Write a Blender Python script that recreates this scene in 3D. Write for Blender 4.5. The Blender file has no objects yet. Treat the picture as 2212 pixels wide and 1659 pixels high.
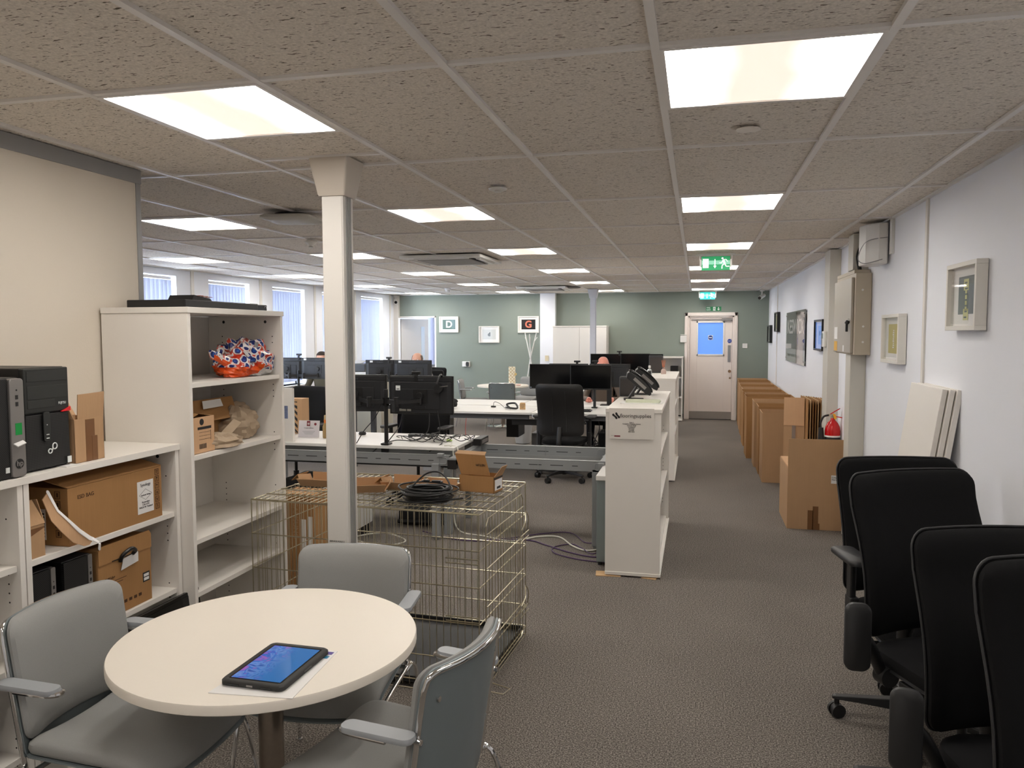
import bpy, math, random
from mathutils import Vector, Matrix, Euler
random.seed(7)
S = bpy.context.scene
COL = S.collection
PI = math.pi
H = 2.4375            # ceiling height
XR = 1.42             # right wall
XL = -6.0             # window wall
YF = 13.07            # far wall
YB = -3.55             # wall added close behind the camera to bounce light forward
# ------------------------------------------------------------ camera
cam = bpy.data.cameras.new('camera'); camo = bpy.data.objects.new('camera', cam); COL.objects.link(camo)
cam.sensor_width = 36.0; cam.lens = 36*1680.64/2212; cam.clip_start = 0.05; cam.clip_end = 100
_p, _r, _y = -0.06606973, -0.00236588, 0.23318224
F = Vector((-math.sin(_y)*math.cos(_p), math.cos(_y)*math.cos(_p), math.sin(_p)))
R0 = Vector((math.cos(_y), math.sin(_y), 0)); U0 = R0.cross(F)
R1 = R0*math.cos(_r)+U0*math.sin(_r); U1 = -R0*math.sin(_r)+U0*math.cos(_r)
M = Matrix((R1, U1, -F)).transposed().to_4x4(); M.translation = Vector((0.1208, -2.1958, 1.67))
camo.matrix_world = M
S.camera = camo
# ------------------------------------------------------------ world and exposure
W = bpy.data.worlds.new('world'); S.world = W; W.use_nodes = True
bg = W.node_tree.nodes['Background']; bg.inputs[0].default_value = (0.76, 0.87, 1.0, 1); bg.inputs[1].default_value = 11.0
S.view_settings.view_transform = 'Standard'; S.view_settings.look = 'None'
S.view_settings.gamma = 1.0; S.view_settings.use_curve_mapping = False
S.view_settings.exposure = 1.03
PANEL_E = 8.0          # strength of the ceiling light panels
PANEL_C = (1.0, 0.90, 0.79)
# ------------------------------------------------------------ materials
def lin(c):
    return tuple(((v/255)/12.92 if v/255 <= .04045 else ((v/255+.055)/1.055)**2.4) for v in c)+(1.0,)
MATS = {}
def mat(name, rgb, rough=0.5, metal=0.0, spec=0.5, noise=0.0, nscale=30, bump=0.0, bscale=200, emit=None, es=0, alpha=None, trans=0):
    if name in MATS: return MATS[name]
    m = bpy.data.materials.new(name); m.use_nodes = True
    nt = m.node_tree; b = nt.nodes['Principled BSDF']
    b.inputs['Base Color'].default_value = lin(rgb); b.inputs['Roughness'].default_value = rough
    b.inputs['Metallic'].default_value = metal; b.inputs['Specular IOR Level'].default_value = spec
    if trans: b.inputs['Transmission Weight'].default_value = trans
    tc = None
    if noise or bump: tc = nt.nodes.new('ShaderNodeTexCoord')
    if noise:
        n = nt.nodes.new('ShaderNodeTexNoise'); n.inputs['Scale'].default_value = nscale; n.inputs['Detail'].default_value = 4
        nt.links.new(tc.outputs['Object'], n.inputs['Vector'])
        mx = nt.nodes.new('ShaderNodeMix'); mx.data_type = 'RGBA'
        c = lin(rgb); mx.inputs[6].default_value = tuple(v*(1-noise) for v in c[:3])+(1,); mx.inputs[7].default_value = tuple(min(1, v*(1+noise)) for v in c[:3])+(1,)
        nt.links.new(n.outputs['Fac'], mx.inputs[0]); nt.links.new(mx.outputs[2], b.inputs['Base Color'])
    if bump:
        n2 = nt.nodes.new('ShaderNodeTexNoise'); n2.inputs['Scale'].default_value = bscale
        nt.links.new(tc.outputs['Object'], n2.inputs['Vector'])
        bp = nt.nodes.new('ShaderNodeBump'); bp.inputs['Strength'].default_value = bump; bp.inputs['Distance'].default_value = 0.002
        nt.links.new(n2.outputs['Fac'], bp.inputs['Height']); nt.links.new(bp.outputs[0], b.inputs['Normal'])
    if emit:
        b.inputs['Emission Color'].default_value = lin(emit); b.inputs['Emission Strength'].default_value = es
    MATS[name] = m
    return m
def nodes(name):
    m = bpy.data.materials.new(name); m.use_nodes = True; MATS[name] = m
    return m, m.node_tree, m.node_tree.nodes['Principled BSDF']
def N(nt, t, **kw):
    n = nt.nodes.new(t)
    for k, v in kw.items():
        if k in n.inputs: n.inputs[k].default_value = v
        else: setattr(n, k, v)
    return n
def ramp(nt, stops):
    r = nt.nodes.new('ShaderNodeValToRGB'); e = r.color_ramp.elements
    e[0].position, e[0].color = stops[0]; e[1].position, e[1].color = stops[1]
    for p, c in stops[2:]:
        x = e.new(p); x.color = c
    return r
cream_wall = mat('cream_wall', (216,206,192), 0.7, noise=.02, nscale=2, bump=.15, bscale=120)
white_wall = mat('white_wall', (238,240,246), 0.7, noise=.02, nscale=2, bump=.15, bscale=120)
green_wall = mat('green_wall', (132,140,131), 0.7, noise=.02, nscale=3, bump=.1, bscale=120)
white_trim = mat('white_trim', (226,222,216), 0.45)
door_white = mat('door_white', (230,219,212), 0.45)
grey_trim = mat('grey_trim', (150,150,150), 0.4)
beige_trunk = mat('beige_trunk', (206,202,192), 0.5)
melamine = mat('white_melamine', (234,229,222), 0.38, noise=.01, nscale=4)
melamine_d = mat('pin_hole_black', (20,20,20), 0.6)
table_white = mat('table_white', (236,228,216), 0.45, noise=.012, nscale=6)
desk_white = mat('desk_white', (228,226,222), 0.35)
grey_steel = mat('grey_powder_steel', (150,153,154), 0.42, metal=.25)
dark_steel = mat('dark_powder_steel', (86,87,90), 0.45, metal=.25)
chrome = mat('chrome', (225,225,225), 0.08, metal=1)
brushed = mat('brushed_steel', (165,155,145), 0.3, metal=1, noise=.1, nscale=60)
brass_wire = mat('zinc_wire', (200,192,168), 0.3, metal=1)
black_pl = mat('black_plastic', (26,26,27), 0.42)
black_gl = mat('black_gloss', (8,8,10), 0.12)
black_ru = mat('black_rubber', (20,20,21), 0.6)
screen_bk = mat('black_screen', (9,10,12), 0.16)
monitor_bk = mat('monitor_back', (34,35,38), 0.45)
black_fab = mat('black_fabric', (19,19,20), 0.95, spec=.2, noise=.12, nscale=350, bump=.3, bscale=700)
black_seat = mat('black_seat_fabric', (17,17,19), 0.9, spec=.25, noise=.15, nscale=350, bump=.3, bscale=700)
grey_vinyl = mat('grey_fabric', (152,152,150), 0.75, spec=.3, noise=.05, nscale=260, bump=.25, bscale=600)
grey_fab2 = mat('mid_grey_fabric', (112,114,118), 0.8, noise=.05, nscale=260)
grey_shell = mat('grey_shell_plastic', (122,131,134), 0.45)
grey_pad = mat('grey_arm_plastic', (160,164,168), 0.42)
paper = mat('paper_white', (232,230,228), 0.6)
paper_g = mat('paper_pale_green', (196,206,172), 0.7, noise=.05, nscale=60)
kraft = mat('kraft_paper', (176,156,132), 0.85, noise=.1, nscale=25, bump=.5, bscale=18)
tape = mat('brown_tape', (120,82,50), 0.3)
tape_g = mat('grey_tape', (138,122,112), 0.3)
ink = mat('black_ink', (28,26,26), 0.6)
inkb = mat('brown_ink', (74,46,24), 0.7)
white_pl = mat('white_plastic', (226,224,220), 0.4)
silver_pl = mat('silver_plastic', (138,134,132), 0.38, metal=.5)
red_pl = mat('red_paint', (190,16,20), 0.22)
yellow_pl = mat('yellow_tag', (226,160,30), 0.5)
green_st = mat('green_sticker', (0,140,60), 0.5)
sign_green = mat('sign_green', (10,140,84), 0.45, emit=(10,140,84), es=.35)
sign_teal = mat('sign_teal', (30,170,165), 0.45, emit=(30,170,165), es=.45)
sign_white = mat('sign_white', (235,240,240), 0.5, emit=(235,240,240), es=.35)
sign_gr2 = mat('fire_exit_green', (8,120,70), 0.5)
sticker_w = mat('white_sticker', (230,234,232), 0.5)
blue_mark = mat('blue_mark', (30,60,150), 0.5)
red_mark = mat('red_mark', (196,48,44), 0.5)
maroon = mat('maroon_mark', (120,34,48), 0.5)
purple = mat('purple_cable', (78,52,98), 0.5)
cable_w = mat('white_cable', (214,212,200), 0.5)
cable_k = mat('black_cable', (24,24,25), 0.42)
panel_box = mat('beige_metal_box', (186,174,154), 0.45)
panel_d = mat('beige_metal_door', (178,170,158), 0.38, metal=.1)
wood_l = mat('pale_wood', (206,168,120), 0.6, noise=.12, nscale=14)
aluminium = mat('aluminium', (170,172,174), 0.3, metal=.9)
bag_plastic = mat('bin_liner', (190,192,194), 0.3, alpha=None)
dark_liner = mat('dark_cloth', (30,30,30), 0.8, bump=.5, bscale=15)
yellow_print = mat('yellow_print', (196,180,100), 0.6)
slate_print = mat('slate_print', (98,108,108), 0.6)
cream_mark = mat('cream_mark', (206,204,140), 0.6)
pale_mount = mat('picture_mount', (232,230,226), 0.8)
frame_white = mat('frame_white', (226,222,214), 0.45)
frame_black = mat('frame_black', (16,16,17), 0.35)
skin = mat('skin', (204,156,134), 0.5, noise=.06, nscale=20)
skin_p = mat('pink_skin', (216,142,124), 0.45, noise=.06, nscale=20)
hair_d = mat('dark_brown_hair', (44,32,26), 0.7, noise=.3, nscale=90)
hair_g = mat('grey_hair', (96,84,76), 0.8, noise=.2, nscale=90)
olive = mat('olive_sweater', (76,72,58), 0.9, noise=.1, nscale=120, bump=.6, bscale=14)
brown_j = mat('brown_jacket', (86,72,60), 0.5, noise=.1, nscale=10, bump=.9, bscale=16)
navy = mat('navy_trousers', (34,38,52), 0.9)
door_blue = mat('blue_painted_glow', (96,140,214), 0.25, emit=(96,140,220), es=.38)  # daylight from beyond is put into the pane as its own emission
def cardboard(name, rgb):
    m, nt, b = nodes(name)
    tc = N(nt, 'ShaderNodeTexCoord')
    w = N(nt, 'ShaderNodeTexNoise', Scale=9.0, Detail=5.0); nt.links.new(tc.outputs['Object'], w.inputs['Vector'])
    mp = N(nt, 'ShaderNodeMapping'); mp.inputs['Scale'].default_value = (180, 180, 3); nt.links.new(tc.outputs['Object'], mp.inputs['Vector'])
    n = N(nt, 'ShaderNodeTexNoise', Scale=1.0); nt.links.new(mp.outputs[0], n.inputs['Vector'])
    c = lin(rgb); mx = N(nt, 'ShaderNodeMix', data_type='RGBA')
    mx.inputs[6].default_value = tuple(v*.88 for v in c[:3])+(1,); mx.inputs[7].default_value = tuple(v*1.1 for v in c[:3])+(1,)
    ad = N(nt, 'ShaderNodeMath', operation='MULTIPLY_ADD'); ad.inputs[1].default_value = .5; nt.links.new(w.outputs['Fac'], ad.inputs[0])
    m2 = N(nt, 'ShaderNodeMath', operation='MULTIPLY'); m2.inputs[1].default_value = .5; nt.links.new(n.outputs['Fac'], m2.inputs[0]); nt.links.new(m2.outputs[0], ad.inputs[2])
    nt.links.new(ad.outputs[0], mx.inputs[0]); nt.links.new(mx.outputs[2], b.inputs['Base Color'])
    b.inputs['Roughness'].default_value = .8; b.inputs['Specular IOR Level'].default_value = .25
    bp = N(nt, 'ShaderNodeBump'); bp.inputs['Strength'].default_value = .12; bp.inputs['Distance'].default_value = .003
    nt.links.new(n.outputs['Fac'], bp.inputs['Height']); nt.links.new(bp.outputs[0], b.inputs['Normal'])
    return m
card = cardboard('cardboard', (184,148,112))
card_d = cardboard('cardboard_brown', (166,124,80))
card_in = cardboard('cardboard_inside', (208,168,130))
card_e = cardboard('cardboard_edge', (206,172,130))
# carpet
carpet, nt, b = nodes('carpet_loop')
tc = N(nt, 'ShaderNodeTexCoord')
n1 = N(nt, 'ShaderNodeTexNoise', Scale=150.0, Detail=2.0, Roughness=.7); nt.links.new(tc.outputs['Object'], n1.inputs['Vector'])
v1 = N(nt, 'ShaderNodeTexVoronoi', Scale=210.0); nt.links.new(tc.outputs['Object'], v1.inputs['Vector'])
n3 = N(nt, 'ShaderNodeTexNoise', Scale=1.2, Detail=3.0); nt.links.new(tc.outputs['Object'], n3.inputs['Vector'])
r1 = ramp(nt, [(0.36, lin((80,75,70))), (0.50, lin((126,119,112))), (0.66, lin((180,172,163)))])
nt.links.new(n1.outputs['Fac'], r1.inputs[0])
mx = N(nt, 'ShaderNodeMix', data_type='RGBA', blend_type='MULTIPLY'); mx.inputs[0].default_value = .6
r2 = ramp(nt, [(0.0, (1,1,1,1)), (0.55, (.6,.6,.6,1))]); nt.links.new(v1.outputs['Distance'], r2.inputs[0])
nt.links.new(r1.outputs[0], mx.inputs[6]); nt.links.new(r2.outputs[0], mx.inputs[7])
m3 = N(nt, 'ShaderNodeMix', data_type='RGBA', blend_type='MULTIPLY'); m3.inputs[0].default_value = .5
r3 = ramp(nt, [(0.35, (.85,.85,.85,1)), (0.65, (1.1,1.1,1.1,1))]); nt.links.new(n3.outputs['Fac'], r3.inputs[0])
nt.links.new(mx.outputs[2], m3.inputs[6]); nt.links.new(r3.outputs[0], m3.inputs[7])
nt.links.new(m3.outputs[2], b.inputs['Base Color']); b.inputs['Roughness'].default_value = .95; b.inputs['Specular IOR Level'].default_value = .15
bp = N(nt, 'ShaderNodeBump'); bp.inputs['Strength'].default_value = .6; bp.inputs['Distance'].default_value = .004
nt.links.new(n1.outputs['Fac'], bp.inputs['Height']); nt.links.new(bp.outputs[0], b.inputs['Normal'])
# ceiling board: short dark fissures
tile, nt, b = nodes('ceiling_board')
tc = N(nt, 'ShaderNodeTexCoord')
wz = N(nt, 'ShaderNodeTexNoise', Scale=14.0); nt.links.new(tc.outputs['Object'], wz.inputs['Vector'])
wm = N(nt, 'ShaderNodeVectorMath', operation='SCALE'); wm.inputs['Scale'].default_value = .035; nt.links.new(wz.outputs['Color'], wm.inputs[0])
wa = N(nt, 'ShaderNodeVectorMath', operation='ADD'); nt.links.new(tc.outputs['Object'], wa.inputs[0]); nt.links.new(wm.outputs[0], wa.inputs[1])
mp = N(nt, 'ShaderNodeMapping'); mp.inputs['Scale'].default_value = (46, 170, 1); nt.links.new(wa.outputs[0], mp.inputs['Vector'])
nf = N(nt, 'ShaderNodeTexNoise', Scale=1.0, Detail=1.0); nt.links.new(mp.outputs[0], nf.inputs['Vector'])
rf = ramp(nt, [(0.0, (0,0,0,1)), (0.66, (0,0,0,1)), (0.69, (1,1,1,1)), (1.0, (1,1,1,1))]); nt.links.new(nf.outputs['Fac'], rf.inputs[0])
nb = N(nt, 'ShaderNodeTexNoise', Scale=130.0, Detail=3.0); nt.links.new(tc.outputs['Object'], nb.inputs['Vector'])
rb = ramp(nt, [(0.35, lin((216,208,198))), (0.7, lin((240,232,222)))]); nt.links.new(nb.outputs['Fac'], rb.inputs[0])
mx = N(nt, 'ShaderNodeMix', data_type='RGBA'); mx.inputs[7].default_value = lin((120,110,98))
nt.links.new(rf.outputs[0], mx.inputs[0]); nt.links.new(rb.outputs[0], mx.inputs[6]); nt.links.new(mx.outputs[2], b.inputs['Base Color'])
b.inputs['Roughness'].default_value = .95; b.inputs['Specular IOR Level'].default_value = .1
bp = N(nt, 'ShaderNodeBump'); bp.inputs['Strength'].default_value = .5; bp.inputs['Distance'].default_value = .003; bp.invert = True
nt.links.new(rf.outputs[0], bp.inputs['Height']); nt.links.new(bp.outputs[0], b.inputs['Normal'])
grid_white = mat('ceiling_grid_white', (232,228,224), 0.35)
# light panels: brighter at both sides, warmer and dimmer in the middle
def panel_material(name, mid):
    m, nt, b = nodes(name)
    tc = N(nt, 'ShaderNodeTexCoord'); sp = N(nt, 'ShaderNodeSeparateXYZ'); nt.links.new(tc.outputs['Object'], sp.inputs[0])
    nz = N(nt, 'ShaderNodeTexNoise', Scale=3.0); nt.links.new(tc.outputs['Object'], nz.inputs['Vector'])
    a = N(nt, 'ShaderNodeMath', operation='ABSOLUTE'); nt.links.new(sp.outputs[0], a.inputs[0])
    a2 = N(nt, 'ShaderNodeMath', operation='MULTIPLY_ADD'); a2.inputs[1].default_value = .12; a2.inputs[2].default_value = -.06
    nt.links.new(nz.outputs['Fac'], a2.inputs[0]); a3 = N(nt, 'ShaderNodeMath', operation='ADD'); nt.links.new(a.outputs[0], a3.inputs[0]); nt.links.new(a2.outputs[0], a3.inputs[1])
    r = ramp(nt, [(0.07, (mid*.9, mid*.72, mid*.60, 1)), (0.17, (1.0, .95, .88, 1)), (0.105, (mid*1.15, mid*.97, mid*.84, 1)), (0.135, (mid*3, mid*2.7, mid*2.4, 1))]); nt.links.new(a3.outputs[0], r.inputs[0])
    b.inputs['Base Color'].default_value = (.8, .8, .8, 1)
    nt.links.new(r.outputs[0], b.inputs['Emission Color']); b.inputs['Emission Strength'].default_value = PANEL_E*1.85
    return m
panel_lit = panel_material('light_panel_diffuser', .036)
panel_full = mat('light_panel_full', (230,230,230), .5, emit=(255,247,236), es=PANEL_E)
# glass: part transparent, part mirror
def glass(name, tint=(1,1,1), ior=1.45, k=1.0):
    m, nt, b = nodes(name); nt.nodes.remove(b)
    out = [n for n in nt.nodes if n.type == 'OUTPUT_MATERIAL'][0]
    t = N(nt, 'ShaderNodeBsdfTransparent'); t.inputs[0].default_value = tint+(1,)
    g = N(nt, 'ShaderNodeBsdfGlossy'); g.inputs['Roughness'].default_value = .02
    fr = N(nt, 'ShaderNodeFresnel'); fr.inputs['IOR'].default_value = ior
    ge = N(nt, 'ShaderNodeNewGeometry'); iv = N(nt, 'ShaderNodeMath', operation='SUBTRACT'); iv.inputs[0].default_value = 1.0; nt.links.new(ge.outputs['Backfacing'], iv.inputs[1])
    fm = N(nt, 'ShaderNodeMath', operation='MULTIPLY'); nt.links.new(fr.outputs[0], fm.inputs[0]); nt.links.new(iv.outputs[0], fm.inputs[1])
    mx = N(nt, 'ShaderNodeMixShader'); nt.links.new(fm.outputs[0], mx.inputs[0]); nt.links.new(t.outputs[0], mx.inputs[1]); nt.links.new(g.outputs[0], mx.inputs[2])
    nt.links.new(mx.outputs[0], out.inputs[0])
    return m
clear_glass = glass('clear_glass')
bottle_glass = glass('bottle_glass', (.85,.8,.6))
acrylic = glass('acrylic_gloss', ior=2.2)
# translucent blind slats
blind, nt, b = nodes('blind_fabric')
b.inputs['Base Color'].default_value = lin((196,202,218)); b.inputs['Roughness'].default_value = .8
out = [n for n in nt.nodes if n.type == 'OUTPUT_MATERIAL'][0]
tr = N(nt, 'ShaderNodeBsdfTranslucent'); tr.inputs[0].default_value = lin((206,211,228))
mx = N(nt, 'ShaderNodeMixShader'); mx.inputs[0].default_value = .2
nt.links.new(b.outputs[0], mx.inputs[1]); nt.links.new(tr.outputs[0], mx.inputs[2]); nt.links.new(mx.outputs[0], out.inputs[0])
# thin crumpled plastic
bag_pat, nt, b = nodes('patterned_bag_plastic')
tc = N(nt, 'ShaderNodeTexCoord'); mp = N(nt, 'ShaderNodeMapping'); mp.inputs['Scale'].default_value = (24, 24, 24); mp.inputs['Rotation'].default_value = (.4,.3,.6)
nt.links.new(tc.outputs['Object'], mp.inputs['Vector'])
vo = N(nt, 'ShaderNodeTexVoronoi', Scale=1.0, Randomness=.35); nt.links.new(mp.outputs[0], vo.inputs['Vector'])
r = ramp(nt, [(0.0, lin((34,88,170))), (0.26, lin((28,44,120))), (0.42, lin((228,222,220))), (0.58, lin((206,66,42))), (0.9, lin((206,66,42)))])
r.color_ramp.interpolation = 'CONSTANT'
nt.links.new(vo.outputs['Distance'], r.inputs[0]); nt.links.new(r.outputs[0], b.inputs['Base Color']); b.inputs['Roughness'].default_value = .35
bag_orange = mat('orange_bag_plastic', (222,84,22), .35)
bag_white = mat('white_bag_plastic', (224,222,220), .35)
bag_grey = mat('grey_bag_inside', (120,120,124), .4)
# perforated PC grille
def grille(name, ang, sc, dark, light, vor=True):
    m, nt, b = nodes(name); tc = N(nt, 'ShaderNodeTexCoord'); mp = N(nt, 'ShaderNodeMapping'); mp.inputs['Scale'].default_value = sc; mp.inputs['Rotation'].default_value = ang
    nt.links.new(tc.outputs['Object'], mp.inputs['Vector'])
    if vor: t = N(nt, 'ShaderNodeTexVoronoi', Scale=1.0, Randomness=0.0); o = 'Distance'
    else: t = N(nt, 'ShaderNodeTexWave', Scale=1.0); t.wave_profile = 'SIN'; t.bands_direction = 'X'; o = 'Fac'
    nt.links.new(mp.outputs[0], t.inputs['Vector'])
    r = ramp(nt, [(0.34, lin(dark)), (0.44, lin(light))]); nt.links.new(t.outputs[o], r.inputs[0]); nt.links.new(r.outputs[0], b.inputs['Base Color'])
    b.inputs['Roughness'].default_value = .5
    return m
grille_hex = grille('perforated_grille', (0, 0, 0), (150, 0.01, 170), (2,2,2), (44,44,44))
grille_hex2 = grille('slanted_grille', (0, .7, 0), (60, .01, 60), (3,3,3), (34,34,35), False)
mesh_fab = mat('tight_black_mesh', (30,30,32), .75)
# tablet picture
tab_scr, nt, b = nodes('tablet_screen')
tc = N(nt, 'ShaderNodeTexCoord'); n = N(nt, 'ShaderNodeTexNoise', Scale=26.0, Detail=2.0, Distortion=1.2); nt.links.new(tc.outputs['Object'], n.inputs['Vector'])
sp = N(nt, 'ShaderNodeSeparateXYZ'); nt.links.new(tc.outputs['Object'], sp.inputs[0])
r = ramp(nt, [(0.3, lin((30,70,150))), (0.45, lin((90,130,196))), (0.55, lin((24,92,180))), (0.65, lin((130,90,170)))]); nt.links.new(n.outputs['Fac'], r.inputs[0])
st = N(nt, 'ShaderNodeMath', operation='MULTIPLY_ADD'); st.inputs[1].default_value = 14.0; st.inputs[2].default_value = .75; st.use_clamp = True; nt.links.new(sp.outputs[0], st.inputs[0])
mx = N(nt, 'ShaderNodeMix', data_type='RGBA'); mx.inputs[7].default_value = lin((46,104,168)); nt.links.new(st.outputs[0], mx.inputs[0]); nt.links.new(r.outputs[0], mx.inputs[6])
nt.links.new(mx.outputs[2], b.inputs['Base Color']); nt.links.new(mx.outputs[2], b.inputs['Emission Color']); b.inputs['Emission Strength'].default_value = .16; b.inputs['Roughness'].default_value = .06
# gold lattice gift wrap
gift, nt, b = nodes('gold_lattice_paper')
tc = N(nt, 'ShaderNodeTexCoord'); mp = N(nt, 'ShaderNodeMapping'); mp.inputs['Scale'].default_value = (24, 24, 24); mp.inputs['Rotation'].default_value = (0, .785, 0); nt.links.new(tc.outputs['Object'], mp.inputs['Vector'])
bk = N(nt, 'ShaderNodeTexVoronoi', Scale=1.0, Randomness=0.0); bk.distance = 'CHEBYCHEV'; nt.links.new(mp.outputs[0], bk.inputs['Vector'])
r = ramp(nt, [(0.40, lin((236,230,210))), (0.46, lin((176,140,60)))]); nt.links.new(bk.outputs['Distance'], r.inputs[0]); nt.links.new(r.outputs[0], b.inputs['Base Color'])
# small photo on the white case
photo_pr = mat('colour_photo', (110,120,150), .3, noise=.9, nscale=45)
# ------------------------------------------------------------ mesh helpers
class MB:
    def __init__(s): s.v = []; s.f = []; s.m = []
    def add(s, vs, fs, m=0, mx=None):
        o = len(s.v)
        for p in vs: s.v.append(tuple((mx @ Vector(p)) if mx else p))
        for f in fs: s.f.append(tuple(i+o for i in f)); s.m.append(m)
        return s
    def box(s, x0, x1, y0, y1, z0, z1, m=0, mx=None):
        vs = [(x0,y0,z0),(x1,y0,z0),(x1,y1,z0),(x0,y1,z0),(x0,y0,z1),(x1,y0,z1),(x1,y1,z1),(x0,y1,z1)]
        return s.add(vs, [(0,3,2,1),(4,5,6,7),(0,1,5,4),(1,2,6,5),(2,3,7,6),(3,0,4,7)], m, mx)
    def bar(s, a, b, w, h, m=0, up=(0,0,1)):
        a = Vector(a); b = Vector(b); d = b-a; L = d.length; z = d.normalized(); u = Vector(up)
        if abs(z.dot(u)) > .99: u = Vector((0,1,0))
        x = u.cross(z).normalized(); y = z.cross(x)
        mx = Matrix((x, y, z)).transposed().to_4x4(); mx.translation = a
        return s.box(-w/2, w/2, -h/2, h/2, 0, L, m, mx)
    def tube(s, pts, r, seg=8, m=0, closed=False, caps=True):
        P = [Vector(p) for p in pts]; n = len(P); rs = r if isinstance(r, (list, tuple)) else [r]*n
        rings = []; up = None
        for i in range(n):
            if closed: t = P[(i+1) % n]-P[i-1]
            else: t = P[min(i+1, n-1)]-P[max(i-1, 0)]
            if t.length < 1e-9: t = Vector((0,0,1))
            t.normalize()
            if up is None:
                up = Vector((0,0,1)) if abs(t.z) < .9 else Vector((0,1,0))
            up = (up-t*up.dot(t))
            if up.length < 1e-6: up = t.orthogonal()
            up.normalize(); sd = t.cross(up)
            k = 1.0
            if 0 < i < n-1 or closed:
                c = (P[i]-P[i-1]).normalized().dot((P[(i+1) % n]-P[i]).normalized()) if (P[i]-P[i-1]).length > 1e-9 and (P[(i+1) % n]-P[i]).length > 1e-9 else 1
                k = 1.0
            rings.append([P[i]+(up*math.cos(2*PI*j/seg)+sd*math.sin(2*PI*j/seg))*rs[i]*k for j in range(seg)])
        vs = [tuple(p) for rg in rings for p in rg]; fs = []
        for i in range(n if closed else n-1):
            a = i*seg; b = ((i+1) % n)*seg
            for j in range(seg): fs.append((a+j, b+j, b+(j+1) % seg, a+(j+1) % seg))
        if caps and not closed:
            fs.append(tuple(range(seg))); fs.append(tuple((n-1)*seg+j for j in range(seg-1, -1, -1)))
        return s.add(vs, fs, m)
    def cyl(s, a, b, r, seg=20, m=0, r2=None): return s.tube([a, b], [r, r if r2 is None else r2], seg, m)
    def lathe(s, prof, seg=32, m=0, c=(0,0,0), mx=None):
        n = len(prof); vs = []
        for r, z in prof:
            for j in range(seg): vs.append((c[0]+r*math.cos(2*PI*j/seg), c[1]+r*math.sin(2*PI*j/seg), c[2]+z))
        fs = [(i*seg+j, i*seg+(j+1) % seg, (i+1)*seg+(j+1) % seg, (i+1)*seg+j) for i in range(n-1) for j in range(seg)]
        fs.append(tuple(range(seg-1, -1, -1))); fs.append(tuple((n-1)*seg+j for j in range(seg)))
        return s.add(vs, fs, m, mx)
    def prism(s, poly, z0, z1, m=0, mx=None):
        n = len(poly); vs = [(p[0], p[1], z0) for p in poly]+[(p[0], p[1], z1) for p in poly]
        fs = [(i, (i+1) % n, n+(i+1) % n, n+i) for i in range(n)]+[tuple(range(n-1, -1, -1)), tuple(range(n, 2*n))]
        return s.add(vs, fs, m, mx)
    def quad(s, a, b, c, d, m=0): return s.add([a, b, c, d], [(0,1,2,3)], m)
    def sheet(s, a, b, c, d, t=.003, m=0):      # a thin board between four corners
        n = (Vector(b)-Vector(a)).cross(Vector(d)-Vector(a)).normalized()*t
        q = [Vector(p) for p in (a, b, c, d)]
        return s.add([tuple(p) for p in q]+[tuple(p+n) for p in q], [(0,3,2,1),(4,5,6,7),(0,1,5,4),(1,2,6,5),(2,3,7,6),(3,0,4,7)], m)
    def rings(s, rg, m=0, cap=True):
        n = len(rg[0]); vs = [tuple(p) for r in rg for p in r]
        fs = [(i*n+j, i*n+(j+1) % n, (i+1)*n+(j+1) % n, (i+1)*n+j) for i in range(len(rg)-1) for j in range(n)]
        if cap: fs.append(tuple(range(n-1, -1, -1))); fs.append(tuple((len(rg)-1)*n+j for j in range(n)))
        return s.add(vs, fs, m)
def rrect(w, h, r, k=6, cx=0, cy=0):
    out = []; r = min(r, w/2-1e-4, h/2-1e-4)
    for qx, qy, a0 in ((1,1,0), (-1,1,PI/2), (-1,-1,PI), (1,-1,1.5*PI)):
        for i in range(k+1):
            a = a0+PI/2*i/k; out.append((cx+qx*(w/2-r)+r*math.cos(a), cy+qy*(h/2-r)+r*math.sin(a)))
    return out
def pad(mb, w, h, r, prof, deform=None, m=0, mx=None):
    """cushion: rounded rectangle rings; prof = (inset, height) from the underside to the top"""
    rg = []
    for ins, z in prof:
        k = [(x*(1-2*ins/w), y*(1-2*ins/h)) for x, y in rrect(w, h, r, 6)]
        # subdivide long sides for bending
        q = []
        for i in range(len(k)):
            a = k[i]; b = k[(i+1) % len(k)]; d = math.hypot(b[0]-a[0], b[1]-a[1]); q.append(a)
            if i % 7 == 6:
                for j in range(1, 10): q.append((a[0]+(b[0]-a[0])*j/10, a[1]+(b[1]-a[1])*j/10))
        rg.append([(x, y, z) for x, y in q])
    # close the flat middle with extra rings
    for end in (0, -1):
        ins0, z0 = prof[end]; base = rg[end]
        extra = [[(x*f, y*f, z0) for x, y, _ in base] for f in (.75, .5, .25, .02)]
        if end == 0: rg = extra[::-1]+rg
        else: rg = rg+extra
    if deform: rg = [[deform(*p) for p in r_] for r_ in rg]
    if mx: rg = [[tuple(mx @ Vector(p)) for p in r_] for r_ in rg]
    mb.rings(rg, m)
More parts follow.
